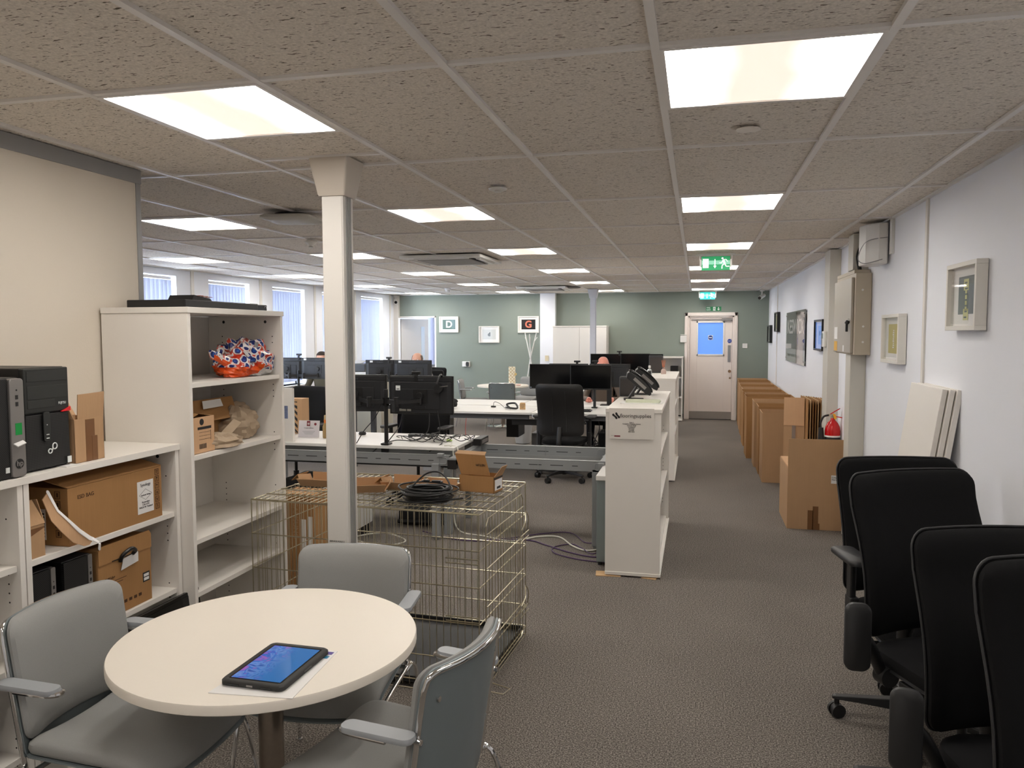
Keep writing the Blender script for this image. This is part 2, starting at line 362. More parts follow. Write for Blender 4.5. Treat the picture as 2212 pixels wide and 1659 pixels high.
def ob(name, mb, mats, parent=None, bevel=0, smooth=False, label=None, ang=40, kind=None, loc=None, rot=None, seg=2):
    me = bpy.data.meshes.new(name); me.from_pydata(mb.v, [], mb.f)
    if not isinstance(mats, (list, tuple)): mats = [mats]
    for m_ in mats: me.materials.append(m_)
    me.polygons.foreach_set('material_index', mb.m)
    import bmesh
    bm = bmesh.new(); bm.from_mesh(me); bmesh.ops.recalc_face_normals(bm, faces=bm.faces); bm.to_mesh(me); bm.free()
    if smooth or bevel:
        me.polygons.foreach_set('use_smooth', [True]*len(me.polygons)); me.set_sharp_from_angle(angle=math.radians(ang))
    o = bpy.data.objects.new(name, me); COL.objects.link(o)
    if parent: o.parent = parent
    if loc: o.location = loc
    if rot: o.rotation_euler = rot
    if bevel:
        b = o.modifiers.new('bevel', 'BEVEL'); b.width = bevel; b.segments = seg; b.limit_method = 'ANGLE'; b.angle_limit = math.radians(50)
        me.polygons.foreach_set('use_smooth', [False]*len(me.polygons)) if not smooth else None
    if label: o['label'] = label
    if kind: o['kind'] = kind
    return o
def tag(o, label, cat, group=None):
    o['label'] = label; o['category'] = cat
    if group: o['group'] = group
    return o
def thing(name, label, cat, loc=(0,0,0), rz=0, group=None):
    o = bpy.data.objects.new(name, None); COL.objects.link(o); o.empty_display_size = .1
    o.location = loc; o.rotation_euler = (0, 0, math.radians(rz))
    return tag(o, label, cat, group)
def struct(name, mb, mats, **k): return ob(name, mb, mats, kind='structure', **k)
def kids(o): return [c for c in bpy.data.objects if c.parent == o]
def copy_tree(o, parent=None):
    c = o.copy(); COL.objects.link(c)
    if parent: c.parent = parent
    for ch in kids(o): copy_tree(ch, c)
    return c
def dup(root, loc, rz, label=None, group=None):
    r = copy_tree(root); r.location = loc; r.rotation_euler = (0, 0, math.radians(rz))
    if label: r['label'] = label
    if group: r['group'] = group
    return r
def text(name, s, size, m, parent, loc, rot=(0,0,0), align='LEFT', ext=.0004, space=1.0, sx=1.0, bold=0, label=None):
    cu = bpy.data.curves.new(name, 'FONT'); cu.body = s; cu.size = size; cu.align_x = align; cu.extrude = ext; cu.space_character = space; cu.offset = bold
    t = bpy.data.objects.new(name, cu); COL.objects.link(t)
    me = bpy.data.meshes.new_from_object(t.evaluated_get(bpy.context.evaluated_depsgraph_get()))
    bpy.data.objects.remove(t); bpy.data.curves.remove(cu)
    me.materials.clear(); me.materials.append(m)
    o = bpy.data.objects.new(name, me); COL.objects.link(o)
    if parent: o.parent = parent
    o.location = loc; o.rotation_euler = rot; o.scale = (sx, 1, 1)
    if label: o['label'] = label
    return o
FY = (PI/2, 0, 0)             # writing that faces -Y
FX = (PI/2, 0, PI/2)          # writing that faces +X
FXN = (PI/2, 0, -PI/2)        # writing that faces -X
def spline(pts, k=8, closed=False):
    P = [Vector(p) for p in pts]; n = len(P); out = []
    for i in range(n if closed else n-1):
        p0 = P[(i-1) % n] if closed or i > 0 else P[i]; p1 = P[i]; p2 = P[(i+1) % n]; p3 = P[(i+2) % n] if closed or i+2 < n else p2
        for j in range(k):
            t = j/k; out.append(.5*((2*p1)+(-p0+p2)*t+(2*p0-5*p1+4*p2-p3)*t*t+(-p0+3*p1-3*p2+p3)*t**3))
    if not closed: out.append(P[-1])
    return out
def cable(name, pts, r, m, label, cat='cable', group=None, k=8):
    mb = MB(); mb.tube(spline(pts, k), r, 6)
    return tag(ob(name, mb, m, smooth=True), label, cat, group)
# ------------------------------------------------------------ the room shell
mb = MB(); mb.box(XL-.3, XR+.2, YB-.2, YF+3.2, -.1, 0); struct('floor', mb, carpet)
mb = MB(); mb.box(XL-.3, XR+.2, YB-.2, YF+.1, H+.012, H+.06); struct('ceiling', mb, tile)
mb = MB(); mb.box(XR, XR+.15, YB-.2, YF+.15, 0, H+.06); struct('wall_right', mb, white_wall)
mb = MB(); mb.box(XL-.3, XR+.15, YB-.15, YB, 0, H+.06); struct('wall_back_bounce', mb, white_wall)  # unseen wall, added to reflect light onto camera-facing surfaces
# far wall with two openings: left doorway and right fire-exit door
D1 = (-5.98, -5.11, 2.01); D2 = (-.045, .80, 1.975)
mb = MB()
for a, b_, z0, z1 in ((XL-.3, D1[0], 0, H+.06), (D1[0], D1[1], D1[2], H+.06), (D1[1], D2[0], 0, H+.06), (D2[0], D2[1], D2[2], H+.06), (D2[1], XR+.15, 0, H+.06)):
    mb.box(a, b_, YF, YF+.15, z0, z1)
struct('wall_far', mb, green_wall)
# window wall: piers between the openings
WIN = [(3.55, 4.5), (5.1, 6.06), (6.70, 7.64), (8.25, 9.22), (9.82, 10.80), (11.38, 12.40)]
ZS, ZH = .86, 2.36
mb = MB(); ys = [YB-.2]+[v for w in WIN for v in w]+[YF+.15]
for i in range(0, len(ys), 2): mb.box(XL-.3, XL, ys[i], ys[i+1], 0, H+.06)
for a, b_ in WIN: mb.box(XL-.3, XL, a, b_, 0, ZS); mb.box(XL-.3, XL, a, b_, ZH, H+.06)
struct('wall_left', mb, white_wall)
# partition on the left with grey edge trim
mb = MB(); mb.box(-2.60, -2.49, YB, 1.045, 0, H+.01); struct('wall_partition', mb, cream_wall)
mb = MB(); mb.box(-2.605, -2.485, 1.045, 1.075, 0, H+.01); mb.box(-2.61, -2.48, YB, 1.075, H-.055, H+.008); struct('trim_1', mb, grey_trim)
# ceiling grid
mb = MB(); g = .012
x = -6.0
while x < XR:
    mb.box(x-g, x+g, YB, YF, H, H+.02); x += .6
y = -2.4
while y < YF:
    mb.box(XL, XR, y-g, y+g, H+.002, H+.02); y += 1.2
for lx in (-5.4, -3.6, -1.8, 0):
    yy = -2.4
    while yy < 12.5:
        if not (lx < -2.5 and yy < 1.0): mb.box(lx, lx+.6, yy+.6-g, yy+.6+g, H+.002, H+.02)
        yy += 2.4
mb.box(-1.8, -1.2, .99, 1.01, H+.002, H+.02)
for s_ in (XL+.012, XR-.012): mb.box(s_-.012, s_+.012, YB, YF, H, H+.02)
mb.box(XL, XR, YF-.024, YF, H, H+.02)
struct('trim_2', mb, grid_white)
# right wall cover strips and boxed trunking
mb = MB()
for y0 in (2.81, 11.43): mb.box(XR-.012, XR, y0-.02, y0+.02, 1.0 if y0 < 3 else 0, H)
mb.box(XR-.012, XR, -.5, -.46, 0, H); struct('trim_3', mb, white_trim, bevel=.002)
mb = MB(); mb.box(XR-.10, XR, 5.62, 5.90, 0, H); struct('trim_4', mb, beige_trunk, bevel=.004)
mb = MB()
for z0, z1 in ((0, 1.488), (2.155, H)): mb.box(XR-.115, XR, 4.42, 4.62, z0, z1); mb.box(XR-.06, XR, 4.62, 4.70, z0, z1)
mb = mb; struct('trim_5', mb, beige_trunk, bevel=.004)
# window-wall cover strips
mb = MB()
for y0 in (6.36, 7.92, 9.55, 11.1, 12.78): mb.box(XL, XL+.012, y0-.03, y0+.03, 0, H)
struct('trim_6', mb, white_trim, bevel=.002)
mb = MB(); mb.box(XL, XL+.1, YF-.09, YF, 0, H); struct('trim_7', mb, white_trim)
# white pilaster on the green wall
mb = MB(); mb.box(-2.90, -2.60, YF-.14, YF, 0, H); struct('trim_8', mb, white_wall)
mb = MB(); mb.box(D1[1], D2[0]-.07, YF-.015, YF, 0, .1); mb.box(D2[1]+.07, XR, YF-.015, YF, 0, .1); struct('baseboard_far', mb, mat('dark_skirting', (54,54,56), .6))
mb = MB(); mb.box(XR-.015, XR, YB, YF, 0, .1); struct('baseboard_right', mb, white_trim)
mb = MB(); mb.box(XL, XL+.015, YB, YF, 0, .1); struct('baseboard_left', mb, white_trim)
# conduit lines on green wall
mb = MB(); mb.box(-.175, -.155, YF-.012, YF, 1.62, H); struct('trim_9', mb, green_wall)
# windows
def window(i, y0, y1):
    w = bpy.data.objects.new('window_%d' % i, None); COL.objects.link(w); w.location = (XL-.2, (y0+y1)/2, ZS); w['kind'] = 'structure'
    h = (y1-y0)/2; t = ZH-ZS; mb = MB()
    for a, b_, c, d in ((-h, -h+.05, 0, t), (h-.05, h, 0, t), (-h, h, 0, .06), (-h, h, t-.06, t), (-.02, .02, 0, t), (-h, h, t*.62, t*.62+.045)): mb.box(-.03, .03, a, b_, c, d)
    ob('window_frame', mb, white_pl, w, bevel=.003)
    mb = MB(); mb.box(-.004, .004, -h+.04, h-.04, .04, t-.04); ob('window_pane', mb, clear_glass, w)
    mb = MB(); mb.box(0, .25, -h, h, -.02, .0); ob('window_sill', mb, white_pl, w, bevel=.003)
for i, (a, b_) in enumerate(WIN): window(i+1, a, b_)
# vertical blinds
def blind_set(y0, y1, label, first=None):
    t = thing('vertical_blind', label, 'blind', (XL-.07, (y0+y1)/2, ZH), 0)
    h = (y1-y0)/2-.03
    mb = MB(); mb.box(-.02, .02, -h, h, -.045, -.012); ob('headrail', mb, white_pl, t)
    sl = first; n = 12; L = ZH-ZS-.10
    if sl is None:
        mb = MB(); rg = []
        for z in (0, -L):
            rg.append([(.0445*math.cos(a_)*1.0, .006*math.sin(a_)-.003 if False else .004*(1-(math.cos(a_))**2)+(.0006 if k < 8 else 0), z) for k, a_ in enumerate([PI*j/7 for j in range(8)]+[PI*(7-j)/7 for j in range(8)])])
        mb.rings(rg); sl = ob('slat', mb, blind, t); o0 = sl
    out = sl
    for k in range(n):
        o = sl if (first is None and k == 0) else sl.copy()
        if o is not sl: COL.objects.link(o)
        o.parent = t; o.location = (0, -h+.04+(2*h-.08)*k/(n-1), -.05); o.rotation_euler = (0, 0, math.radians(59+random.uniform(-5, 5)))
    return out
sl0 = None
wl = ['hidden window nearest the partition', 'leftmost visible window', 'second visible window from the left', 'third visible window from the left', 'window behind the near white pole', 'window nearest the green wall']
for i, (a, b_) in enumerate(WIN):
    r_ = blind_set(a, b_, 'pale blue-white vertical slat blind hanging in the '+wl[i], sl0); sl0 = sl0 or r_
# beyond the left doorway: a small bright room
mb = MB(); mb.box(XL-.35, XL-.25, YF+.15, YF+3.2, 0, 2.5); mb.box(XL-.35, -4.0, YF+3.1, YF+3.2, 0, 1.2); mb.box(XL-.35, -5.5, YF+3.1, YF+3.2, 1.2, 2.5); mb.box(-4.1, -4.0, YF+.15, YF+3.2, 0, 2.5); mb.box(XL-.35, -4.0, YF+3.1, YF+3.2, 2.2, 2.5)
struct('wall_room_beyond', mb, mat('pale_blue_wall', (206,208,222), .7))
mb = MB(); mb.box(XL-.35, -4.0, YF+.15, YF+3.2, H, H+.06); struct('ceiling_room_beyond', mb, white_wall)
mb = MB(); mb.box(-.5, -.45, YF+.15, YF+1.5, 0, 2.5); mb.box(1.3, 1.35, YF+.15, YF+1.5, 0, 2.5); mb.box(-.5, 1.35, YF+1.5, YF+1.55, 0, 2.5); mb.box(-.5, 1.35, YF+.1, YF+1.55, 2.45, 2.5); struct('wall_light_stop_beyond', mb, white_wall)  # unseen box added behind the fire door to block leaking sky light
w = bpy.data.objects.new('window_7', None); COL.objects.link(w); w.location = (-4.75, YF+3.12, 1.2); w['kind'] = 'structure'
mb = MB()
for a, b_, c, d in ((-.75, -.70, 0, 1), (.70, .75, 0, 1), (-.75, .75, 0, .05), (-.75, .75, .95, 1)): mb.box(a, b_, -.03, .03, c, d)
ob('window_frame', mb, white_pl, w); mb = MB(); mb.box(-.7, .7, -.004, .004, .05, .95); ob('window_pane', mb, clear_glass, w)
# left doorway lining + open door leaf
d = bpy.data.objects.new('door_1', None); COL.objects.link(d); d.location = (D1[0], YF, 0); d['kind'] = 'structure'
mb = MB(); wd = D1[1]-D1[0]
for a, b_, c, e in ((0, .03, 0, D1[2]), (wd-.03, wd, 0, D1[2]), (0, wd, D1[2]-.03, D1[2])): mb.box(a, b_, 0, .16, c, e)
ob('door_lining', mb, white_trim, d, bevel=.002)
mx = Matrix.Translation((.04, .17, 0)) @ Matrix.Rotation(math.radians(64), 4, 'Z')
mb = MB(); mb.box(0, .80, 0, .04, .01, 1.96, 0, mx); ob('door_leaf', mb, white_trim, d, bevel=.002)
mb = MB(); mb.box(.58, .68, -.004, .044, .9, 1.8, 0, mx); ob('vision_panel', mb, mat('pale_glass_strip', (226,236,244), .1), d)
# fire-exit door in the green wall
d = bpy.data.objects.new('door_2', None); COL.objects.link(d); d.location = (D2[0], YF, 0); d['kind'] = 'structure'
wd = D2[1]-D2[0]; mb = MB()
for a, b_, c, e in ((-.065, .0, 0, D2[2]+.065), (wd, wd+.065, 0, D2[2]+.065), (-.065, wd+.065, D2[2], D2[2]+.065)): mb.box(a, b_, -.022, .0, c, e); mb.box(a+.01, b_-.01, -.03, -.02, c, e-.012)
for a, b_, c, e in ((0, .03, 0, D2[2]), (wd-.03, wd, 0, D2[2]), (0, wd, D2[2]-.03, D2[2])): mb.box(a, b_, -.005, .15, c, e)
ob('door_frame', mb, door_white, d, bevel=.003)
mb = MB()
for a, b_, c, e in ((.033, .17, .01, D2[2]-.033), (.66, wd-.033, .01, D2[2]-.033), (.17, .66, .01, 1.235), (.17, .66, 1.86, D2[2]-.033)): mb.box(a, b_, .02, .062, c, e)
ob('door_leaf', mb, door_white, d, bevel=.002)
mb = MB()
for a, b_, c, e in ((.155, .185, 1.22, 1.875), (.645, .675, 1.22, 1.875), (.155, .675, 1.22, 1.25), (.155, .675, 1.845, 1.875)): mb.box(a, b_, .008, .03, c, e)
ob('glazing_bead', mb, white_trim, d, bevel=.003)
mb = MB(); mb.box(.17, .66, .038, .044, 1.235, 1.86); ob('door_glass', mb, door_blue, d, label='frosted door pane with daylight painted in as a blue glow')
mb = MB(); mb.box(.035, wd-.035, .012, .021, .012, .155); ob('kick_plate', mb, mat('grey_kick_plate', (158,152,146), .4, metal=.4), d)
mb = MB(); mb.box(.735, .79, .012, .021, 1.10, 1.42); ob('push_plate', mb, aluminium, d)
mb = MB(); mb.cyl((.77, .02, .93), (.77, -.03, .93), .012); mb.cyl((.77, -.03, .93), (.77, -.055, .93), .028); mb.cyl((.78, .02, .80), (.78, -.01, .80), .016); ob('door_knob', mb, chrome, d, smooth=True)
mb = MB(); mb.box(.06, .62, -.002, .02, 1.895, 1.915); mb.box(.62, .80, -.035, .02, 1.885, 1.93); ob('door_closer', mb, silver_pl, d, bevel=.003)
def disc(name, x, z, r, m, parent, y=.01, txt=None):
    mb = MB(); mb.cyl((x, y+.009, z), (x, y, z), r, 28); o = ob(name, mb, m, parent, smooth=True)
    return o
mb = MB(); mb.box(.37, .46, .0355, .0385, 1.52, 1.61); ob('sticker', mb, sticker_w, d)
disc('sticker_disc', .415, 1.565, .04, blue_mark, d, .028)
mb = MB(); mb.box(.385, .445, .0265, .0285, 1.556, 1.574); ob('sticker_band', mb, sticker_w, d)
disc('sticker_disc', .765, 1.50, .038, blue_mark, d)
text('lettering', 'Fire door\nkeep shut', .014, sticker_w, d, (.765, .0095, 1.503), FY, 'CENTER')
# ------------------------------------------------------------ ceiling lights
def light_panel():
    t = thing('ceiling_light', '', 'ceiling light', (0, 0, 0), 0, None)
    mb = MB()
    for a, b_, c, d in ((-.288, .288, -.288, -.276), (-.288, .288, .276, .288), (-.288, -.276, -.276, .276), (.276, .288, -.276, .276)): mb.box(a, b_, c, d, -.002, .012)
    ob('frame', mb, grid_white, t)
    mb = MB(); mb.box(-.276, .276, -.276, .276, .003, .009); p = ob('diffuser', mb, panel_lit, t)
    return t
L0 = light_panel(); LP_first = True
colname = {-5.4: 'of the line along the windows', -3.6: 'of the second line from the windows', -1.8: 'of the line over the near pole', 0: 'of the line over the walkway'}
rown = {-4.8: 'farther', -2.4: 'closer', 0: 'largest', 2.4: 'second', 4.8: 'third', 7.2: 'fourth', 9.6: 'fifth', 12.0: 'last'}
for lx in (-5.4, -3.6, -1.8, 0):
    yy = -2.4
    while yy < 12.5:
        if not (lx < -2.5 and yy < 1.0):
            yk = round(yy, 1)
            if LP_first: o = L0; LP_first = False
            else: o = copy_tree(L0)
            o.location = (lx+.3, yy+.3, H); o['group'] = 'square ceiling light panels'
            tint = 'warm-centred' if lx >= -1.8 else 'evenly white'
            o['label'] = (tint+' ceiling light behind the viewer, '+rown[yk]+' '+colname[lx]) if yk < 0 else tint+' ceiling light, '+rown[yk]+' from the near end '+colname[lx] if yk < 12 else 'square ceiling light beside the green wall, last '+colname[lx]
            for c in kids(o):
                if c.name.startswith('diffuser'):
                    if 'LF' not in MATS: MATS['LD'] = c.data; me = c.data.copy(); me.materials.clear(); me.materials.append(panel_full); MATS['LF'] = me
                    c.data = MATS['LF'] if lx < -1.8 else MATS['LD']
        yy += 2.4
o = copy_tree(L0); o.location = (-4.9, YF+1.5, H-.012); o['group'] = 'square ceiling light panels'; o['label'] = 'added light panel brightening the small room beyond the open doorway'  # extra panel added only to brighten the room beyond
# air-conditioning cassettes
def cassette(x, y, s, label):
    t = thing('air_conditioning_cassette', label, 'air conditioner', (x, y, H), 0, 'ceiling air-conditioning cassettes')
    mb = MB(); h = s/2
    for a, b_, c, d in ((-h, h, -h, -h+.1), (-h, h, h-.1, h), (-h, -h+.1, -h+.1, h-.1), (h-.1, h, -h+.1, h-.1)): mb.box(a, b_, c, d, -.035, -.002)
    ob('fascia', mb, white_pl, t, bevel=.008)
    mb = MB(); mb.box(-h+.1, h-.1, -h+.1, h-.1, -.02, -.004)
    ob('dark_recess', mb, black_pl, t)
    mb = MB(); q = h-.14
    mb.box(-q, q, -q, q, -.045, -.03)
    ob('intake_grille', mb, mat('intake_grey', (140,136,132), .6), t, bevel=.006)
    for (a, b_, c, d) in ((-q, q, -h+.045, -h+.085), (-q, q, h-.085, h-.045), (-h+.045, -h+.085, -q, q), (h-.085, h-.045, -q, q)):
        mb = MB(); mb.box(a, b_, c, d, -.044, -.036); ob('vane', mb, white_pl, t)
    return t
cassette(-2.35, 5.55, .84, 'large white square air-conditioning cassette in the ceiling right of the near pole')
cassette(-2.42, 11.0, .84, 'distant white air-conditioning cassette in the ceiling near the green wall')
# wireless access point
t = thing('wireless_access_point', 'grey-white square wireless unit on a black plate under the ceiling beside the near pole', 'access point', (-2.43, 2.42, H-.002), 8)
mb = MB(); mb.cyl((0,0,0), (0,0,-.018), .11, 24); ob('mount_plate', mb, black_pl, t, smooth=True)
mb = MB(); rg = []
for z, k in ((-.018, .15), (-.026, .165), (-.038, .165), (-.05, .14), (-.054, .08)): rg.append([(x, y, z) for x, y in rrect(k*2, k*2, .05*k/.165, 6)])
mb.rings(rg); ob('housing', mb, mat('access_point_grey', (196,192,184), .5), t, smooth=True)
def disc_thing(name, label, cat, x, y, prof, m, z=H):
    mb = MB(); mb.lathe(prof, 32); o = ob(name, mb, m, smooth=True, loc=(x, y, z)); return tag(o, label, cat)
disc_thing('ceiling_sensor', 'small flat white round sensor on a ceiling tile right of the near pole', 'sensor', -.92, 1.87, [(.045, .0), (.05, -.004), (.046, -.012), (.02, -.014), (.02, -.022), (.012, -.024)], white_pl)
disc_thing('emergency_downlight', 'tile-coloured round flush fitting just beyond the nearest right-hand light panel', 'emergency light', .30, .94, [(.045, .0), (.045, -.003), (.03, -.006), (.012, -.009)], mat('tile_plastic', (240,234,226), .6))
disc_thing('smoke_detector', 'white smoke detector hanging from the ceiling in front of the green wall', 'smoke detector', -4.06, 10.64, [(.03, .0), (.055, -.006), (.055, -.03), (.04, -.045), (.04, -.06), (.02, -.075)], white_pl)
disc_thing('ceiling_speaker', 'dark round ceiling vent with a pale rim in front of the white pilaster', 'ceiling vent', -1.95, 10.9, [(.14, .0), (.16, -.008), (.13, -.022), (.05, -.026)], mat('dark_vent', (84,80,76), .5))
disc_thing('heat_detector', 'small white heat detector on the ceiling behind the near pole', 'heat detector', -3.0, 3.75, [(.03, .0), (.05, -.006), (.05, -.02), (.015, -.05), (.02, -.06), (.01, -.065)], white_pl)
# hanging exit signs
def running_man(mb, x, z, s, y, m=0):
    def lim(p, w):
        for a, b_ in zip(p, p[1:]): mb.bar((x+a[0]*s, y, z+a[1]*s), (x+b_[0]*s, y, z+b_[1]*s), w*s, .001, m, up=(0,1,0))
    mb.cyl((x-.12*s, y-.0005, z+.42*s), (x-.12*s, y+.0005, z+.42*s), .09*s, 14, m)
    lim([(-.06, .30), (.08, -.05)], .17); lim([(-.06, .30), (.2, .32), (.32, .12)], .07); lim([(-.06, .28), (-.2, .02), (-.38, .04)], .07)
    lim([(.06, -.04), (-.14, -.2), (-.16, -.48)], .09); lim([(.08, -.04), (.2, -.28), (.48, -.28)], .09)
def exit_sign(label, x, y, w, h, green, z=H-.05):
    t = thing('exit_sign', label, 'exit sign', (x, y, z), 0)
    mb = MB(); mb.box(-w/2-.05, w/2+.05, -.015, .015, .0+(.035), .047); mb.box(-w/2-.02, -w/2-.012, -.006, .006, -.02, .04); mb.box(w/2+.012, w/2+.02, -.006, .006, -.02, .04)
    ob('ceiling_bracket', mb, white_pl, t)
    mb = MB(); mb.box(-w/2, w/2, -.006, .006, -h+.02, .02); ob('sign_panel', mb, green, t, bevel=.002)
    for s_ in (-1, 1):
        mb = MB(); mb.box(s_*w/2-.018 if s_ < 0 else s_*w/2, s_*w/2 if s_ < 0 else s_*w/2+.018, -.012, .012, -h*.62, -.01); ob('end_cap', mb, white_pl, t)
    mb = MB(); yy = -.0072; c = -h/2+.02
    mb.box(-w*.46, -w*.25, yy, yy+.001, c-h*.33, c+h*.33); ob('door_symbol', mb, sign_white, t)
    mb = MB(); mb.bar((-w*.03, yy, c+h*.3), (-w*.03, yy, c-h*.2), w*.035, .001, up=(0,1,0)); mb.prism([(-w*.03-w*.06, c-h*.17), (-w*.03+w*.06, c-h*.17), (-w*.03, c-h*.36)], 0, .001, 0, Matrix.Translation((0, yy+.001, 0)) @ Matrix.Rotation(PI/2, 4, 'X'))
    ob('arrow', mb, sign_white, t)
    mb = MB(); running_man(mb, w*.28, c-.0, h*.82, yy); ob('running_figure', mb, sign_white, t)
    mb = MB(); mb.box(-w/2+.002, w/2-.002, -.0066, -.006, c-h*.08, c+h*.2); ob('pale_band', mb, mat('sign_pale_green', (120,190,160), .4, emit=(120,190,160), es=.35), t)
    return t
exit_sign('nearer green hanging exit sign with door, down arrow and running man', .29, 5.72, .27, .135, sign_green)
exit_sign('farther teal-glowing exit sign hanging above the fire-exit door', .30, 12.72, .27, .135, sign_teal)
# FIRE EXIT sign on the wall
t = thing('fire_exit_sign', 'flat green FIRE EXIT sign on the green wall just above the door', 'exit sign', (.42, YF-.002, 2.11))
mb = MB(); mb.box(-.14, .14, -.003, 0, -.04, .04); ob('sign_plate', mb, sign_gr2, t)
text('lettering', 'FIRE\nEXIT', .038, sticker_w, t, (-.13, -.0035, .006), FY, 'LEFT', bold=.0008)
mb = MB(); mb.box(-.01, .035, -.0042, -.0032, -.035, .035); ob('door_symbol', mb, sticker_w, t)
mb = MB(); running_man(mb, .012, .0, .05, -.005); ob('running_figure', mb, sign_gr2, t)
mb = MB(); mb.bar((.09, -.0038, .03), (.09, -.0038, -.005), .014, .001, up=(0,1,0)); mb.prism([(.065, -.002), (.115, -.002), (.09, -.034)], 0, .001, 0, Matrix.Translation((0, -.0033, 0)) @ Matrix.Rotation(PI/2, 4, 'X')); ob('arrow', mb, sticker_w, t)
# bullet cameras
def bullet(label, x, y, rz):
    t = thing('security_camera', label, 'security camera', (x, y, H), rz, 'white bullet cameras')
    mb = MB(); mb.cyl((0,0,0), (0,0,-.02), .04); mb.cyl((0,0,-.02), (0,-.01,-.09), .012); ob('bracket', mb, white_pl, t, smooth=True)
    mb = MB(); mb.tube([(0, .09, -.09), (0, .08, -.09), (0, -.09, -.14), (0, -.11, -.146)], [.02, .035, .038, .034], 20); ob('housing', mb, white_pl, t, smooth=True)
    mb = MB(); mb.cyl((0, -.105, -.1445), (0, -.115, -.147), .03); ob('lens', mb, black_gl, t, smooth=True)
bullet('white bullet security camera in the corner between windows and green wall', -5.93, 12.9, 28)
bullet('white bullet security camera in the top right corner of the green wall', 1.28, 12.92, -28)
# far pole and near pole
def service_pole(label, x, y, near):
    t = thing('service_pole', label, 'service pole', (x, y, 0), 0)
    mb = MB(); w = .0515; mb.box(-w, w, -w, w, 0, H-.10)
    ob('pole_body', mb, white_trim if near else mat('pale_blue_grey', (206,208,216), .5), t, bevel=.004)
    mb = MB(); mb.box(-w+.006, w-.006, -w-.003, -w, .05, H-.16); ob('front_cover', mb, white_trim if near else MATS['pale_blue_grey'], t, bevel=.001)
    mb = MB()
    for k in (-.022, -.007, .008, .022): mb.box(w, w+.003, k-.003, k+.003, 0, H-.16)
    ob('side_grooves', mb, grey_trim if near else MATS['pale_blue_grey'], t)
    mb = MB(); rg = []
    for z, k, r in ((H-.16, .062, .008), (H-.152, .066, .01), (H-.02, .090, .012), (H+.003, .093, .012)): rg.append([(a, b_, z) for a, b_ in rrect(2*k, 2*k, r, 4)])
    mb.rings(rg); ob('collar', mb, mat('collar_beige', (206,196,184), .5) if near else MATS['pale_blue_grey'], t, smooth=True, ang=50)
    if near: text('lettering', 'SERVICE POLE 2', .0105, ink, t, (-.04, -w-.0035, .715), FY, 'LEFT')
    return t
service_pole('near square white service pole with flared collar standing by the wire cage', -1.466, 1.083, True)
service_pole('distant thin white service pole in front of the white cupboard', -1.70, 11.8, False)
# ------------------------------------------------------------ right wall fittings
def frame_on_wall(name, label, y0, y1, z0, z1, fm, fw, depth, mount, build, group=None, wall='R'):
    """picture frame; wall R: faces -X on the right wall, F: faces -Y on the far wall"""
    w = y1-y0; h = z1-z0
    if wall == 'R': t = thing(name, label, 'picture', (XR, (y0+y1)/2, (z0+z1)/2), -90, group)
    else: t = thing(name, label, 'picture', ((y0+y1)/2, YF, (z0+z1)/2), 0, group)
    # local: +X is viewer's right, -Y towards the viewer
    mb = MB()
    for a, b_, c, d in ((-w/2, w/2, -h/2, -h/2+fw), (-w/2, w/2, h/2-fw, h/2), (-w/2, -w/2+fw, -h/2+fw, h/2-fw), (w/2-fw, w/2, -h/2+fw, h/2-fw)): mb.box(a, b_, -depth, -.004, c, d)
    ob('frame', mb, fm, t, bevel=.002)
    mb = MB(); mb.box(-w/2+fw, w/2-fw, -depth*.45, -depth*.35, -h/2+fw, h/2-fw); ob('mount', mb, mount, t)
    build(t, w, h, -depth*.45-.001)
    mb = MB(); mb.box(-w/2+fw-.002, w/2-fw+.002, -depth*.8-.001, -depth*.8+.001, -h/2+fw-.002, h/2-fw+.002); ob('glass', mb, clear_glass, t)
    return t
def slab(t, name, x0, x1, z0, z1, y, m, th=.001):
    mb = MB(); mb.box(x0, x1, y-th, y, z0, z1); return ob(name, mb, m, t)
def b_slate(t, w, h, y):
    slab(t, 'print', -w*.26, w*.3, -h*.26, h*.30, y, slate_print)
    mb = MB()
    for a, b_, c, d in ((-.035, .035, .03, .085), (-.012, .012, -.075, .03), (-.035, .035, -.115, -.06)): mb.box(a, b_, y-.002, y-.001, c, d)
    ob('letter_cutout', mb, cream_mark, t)
    mb = MB()
    for k in range(7): zz = -.105+k*.028; mb.box(-.02+(k % 2)*.008, .014+(k % 3)*.006, y-.003, y-.002, zz, zz+.008)
    ob('small_print', mb, slate_print, t)
frame_on_wall('picture_frame', 'large white box frame with a grey-green print, nearest picture on the right wall', 1.80, 2.24, 1.675, 2.005, frame_white, .022, .055, pale_mount, b_slate)
def b_yellow(t, w, h, y):
    slab(t, 'print', -w*.30, w*.36, -h*.30, h*.30, y, yellow_print)
    mb = MB()
    for k in range(9): zz = -.062+k*.014; mb.box(-.02+.006*(k % 3), .012+.004*(k % 2), y-.002, y-.001, zz, zz+.009)
    ob('small_print', mb, paper, t)
frame_on_wall('picture_frame', 'small white box frame with a yellow print, between the wall strip and the metal box', 3.20, 3.67, 1.46, 1.785, frame_white, .022, .055, pale_mount, b_yellow)
def b_blue(t, w, h, y):
    slab(t, 'print', -w*.22, w*.26, -h*.3, h*.3, y, mat('pale_blue_print', (176,200,232), .6))
    mb = MB(); mb.cyl((0, y-.003, .02), (0, y-.001, .02), .028, 20); ob('round_motif', mb, slate_print, t)
frame_on_wall('picture_frame', 'black framed pale blue print between the mirrored board and the thermostat', 6.36, 6.93, 1.47, 1.80, frame_black, .02, .05, pale_mount, b_blue)
def b_dk(t, w, h, y): slab(t, 'print', -w*.34, w*.34, -h*.34, h*.34, y, yellow_print)
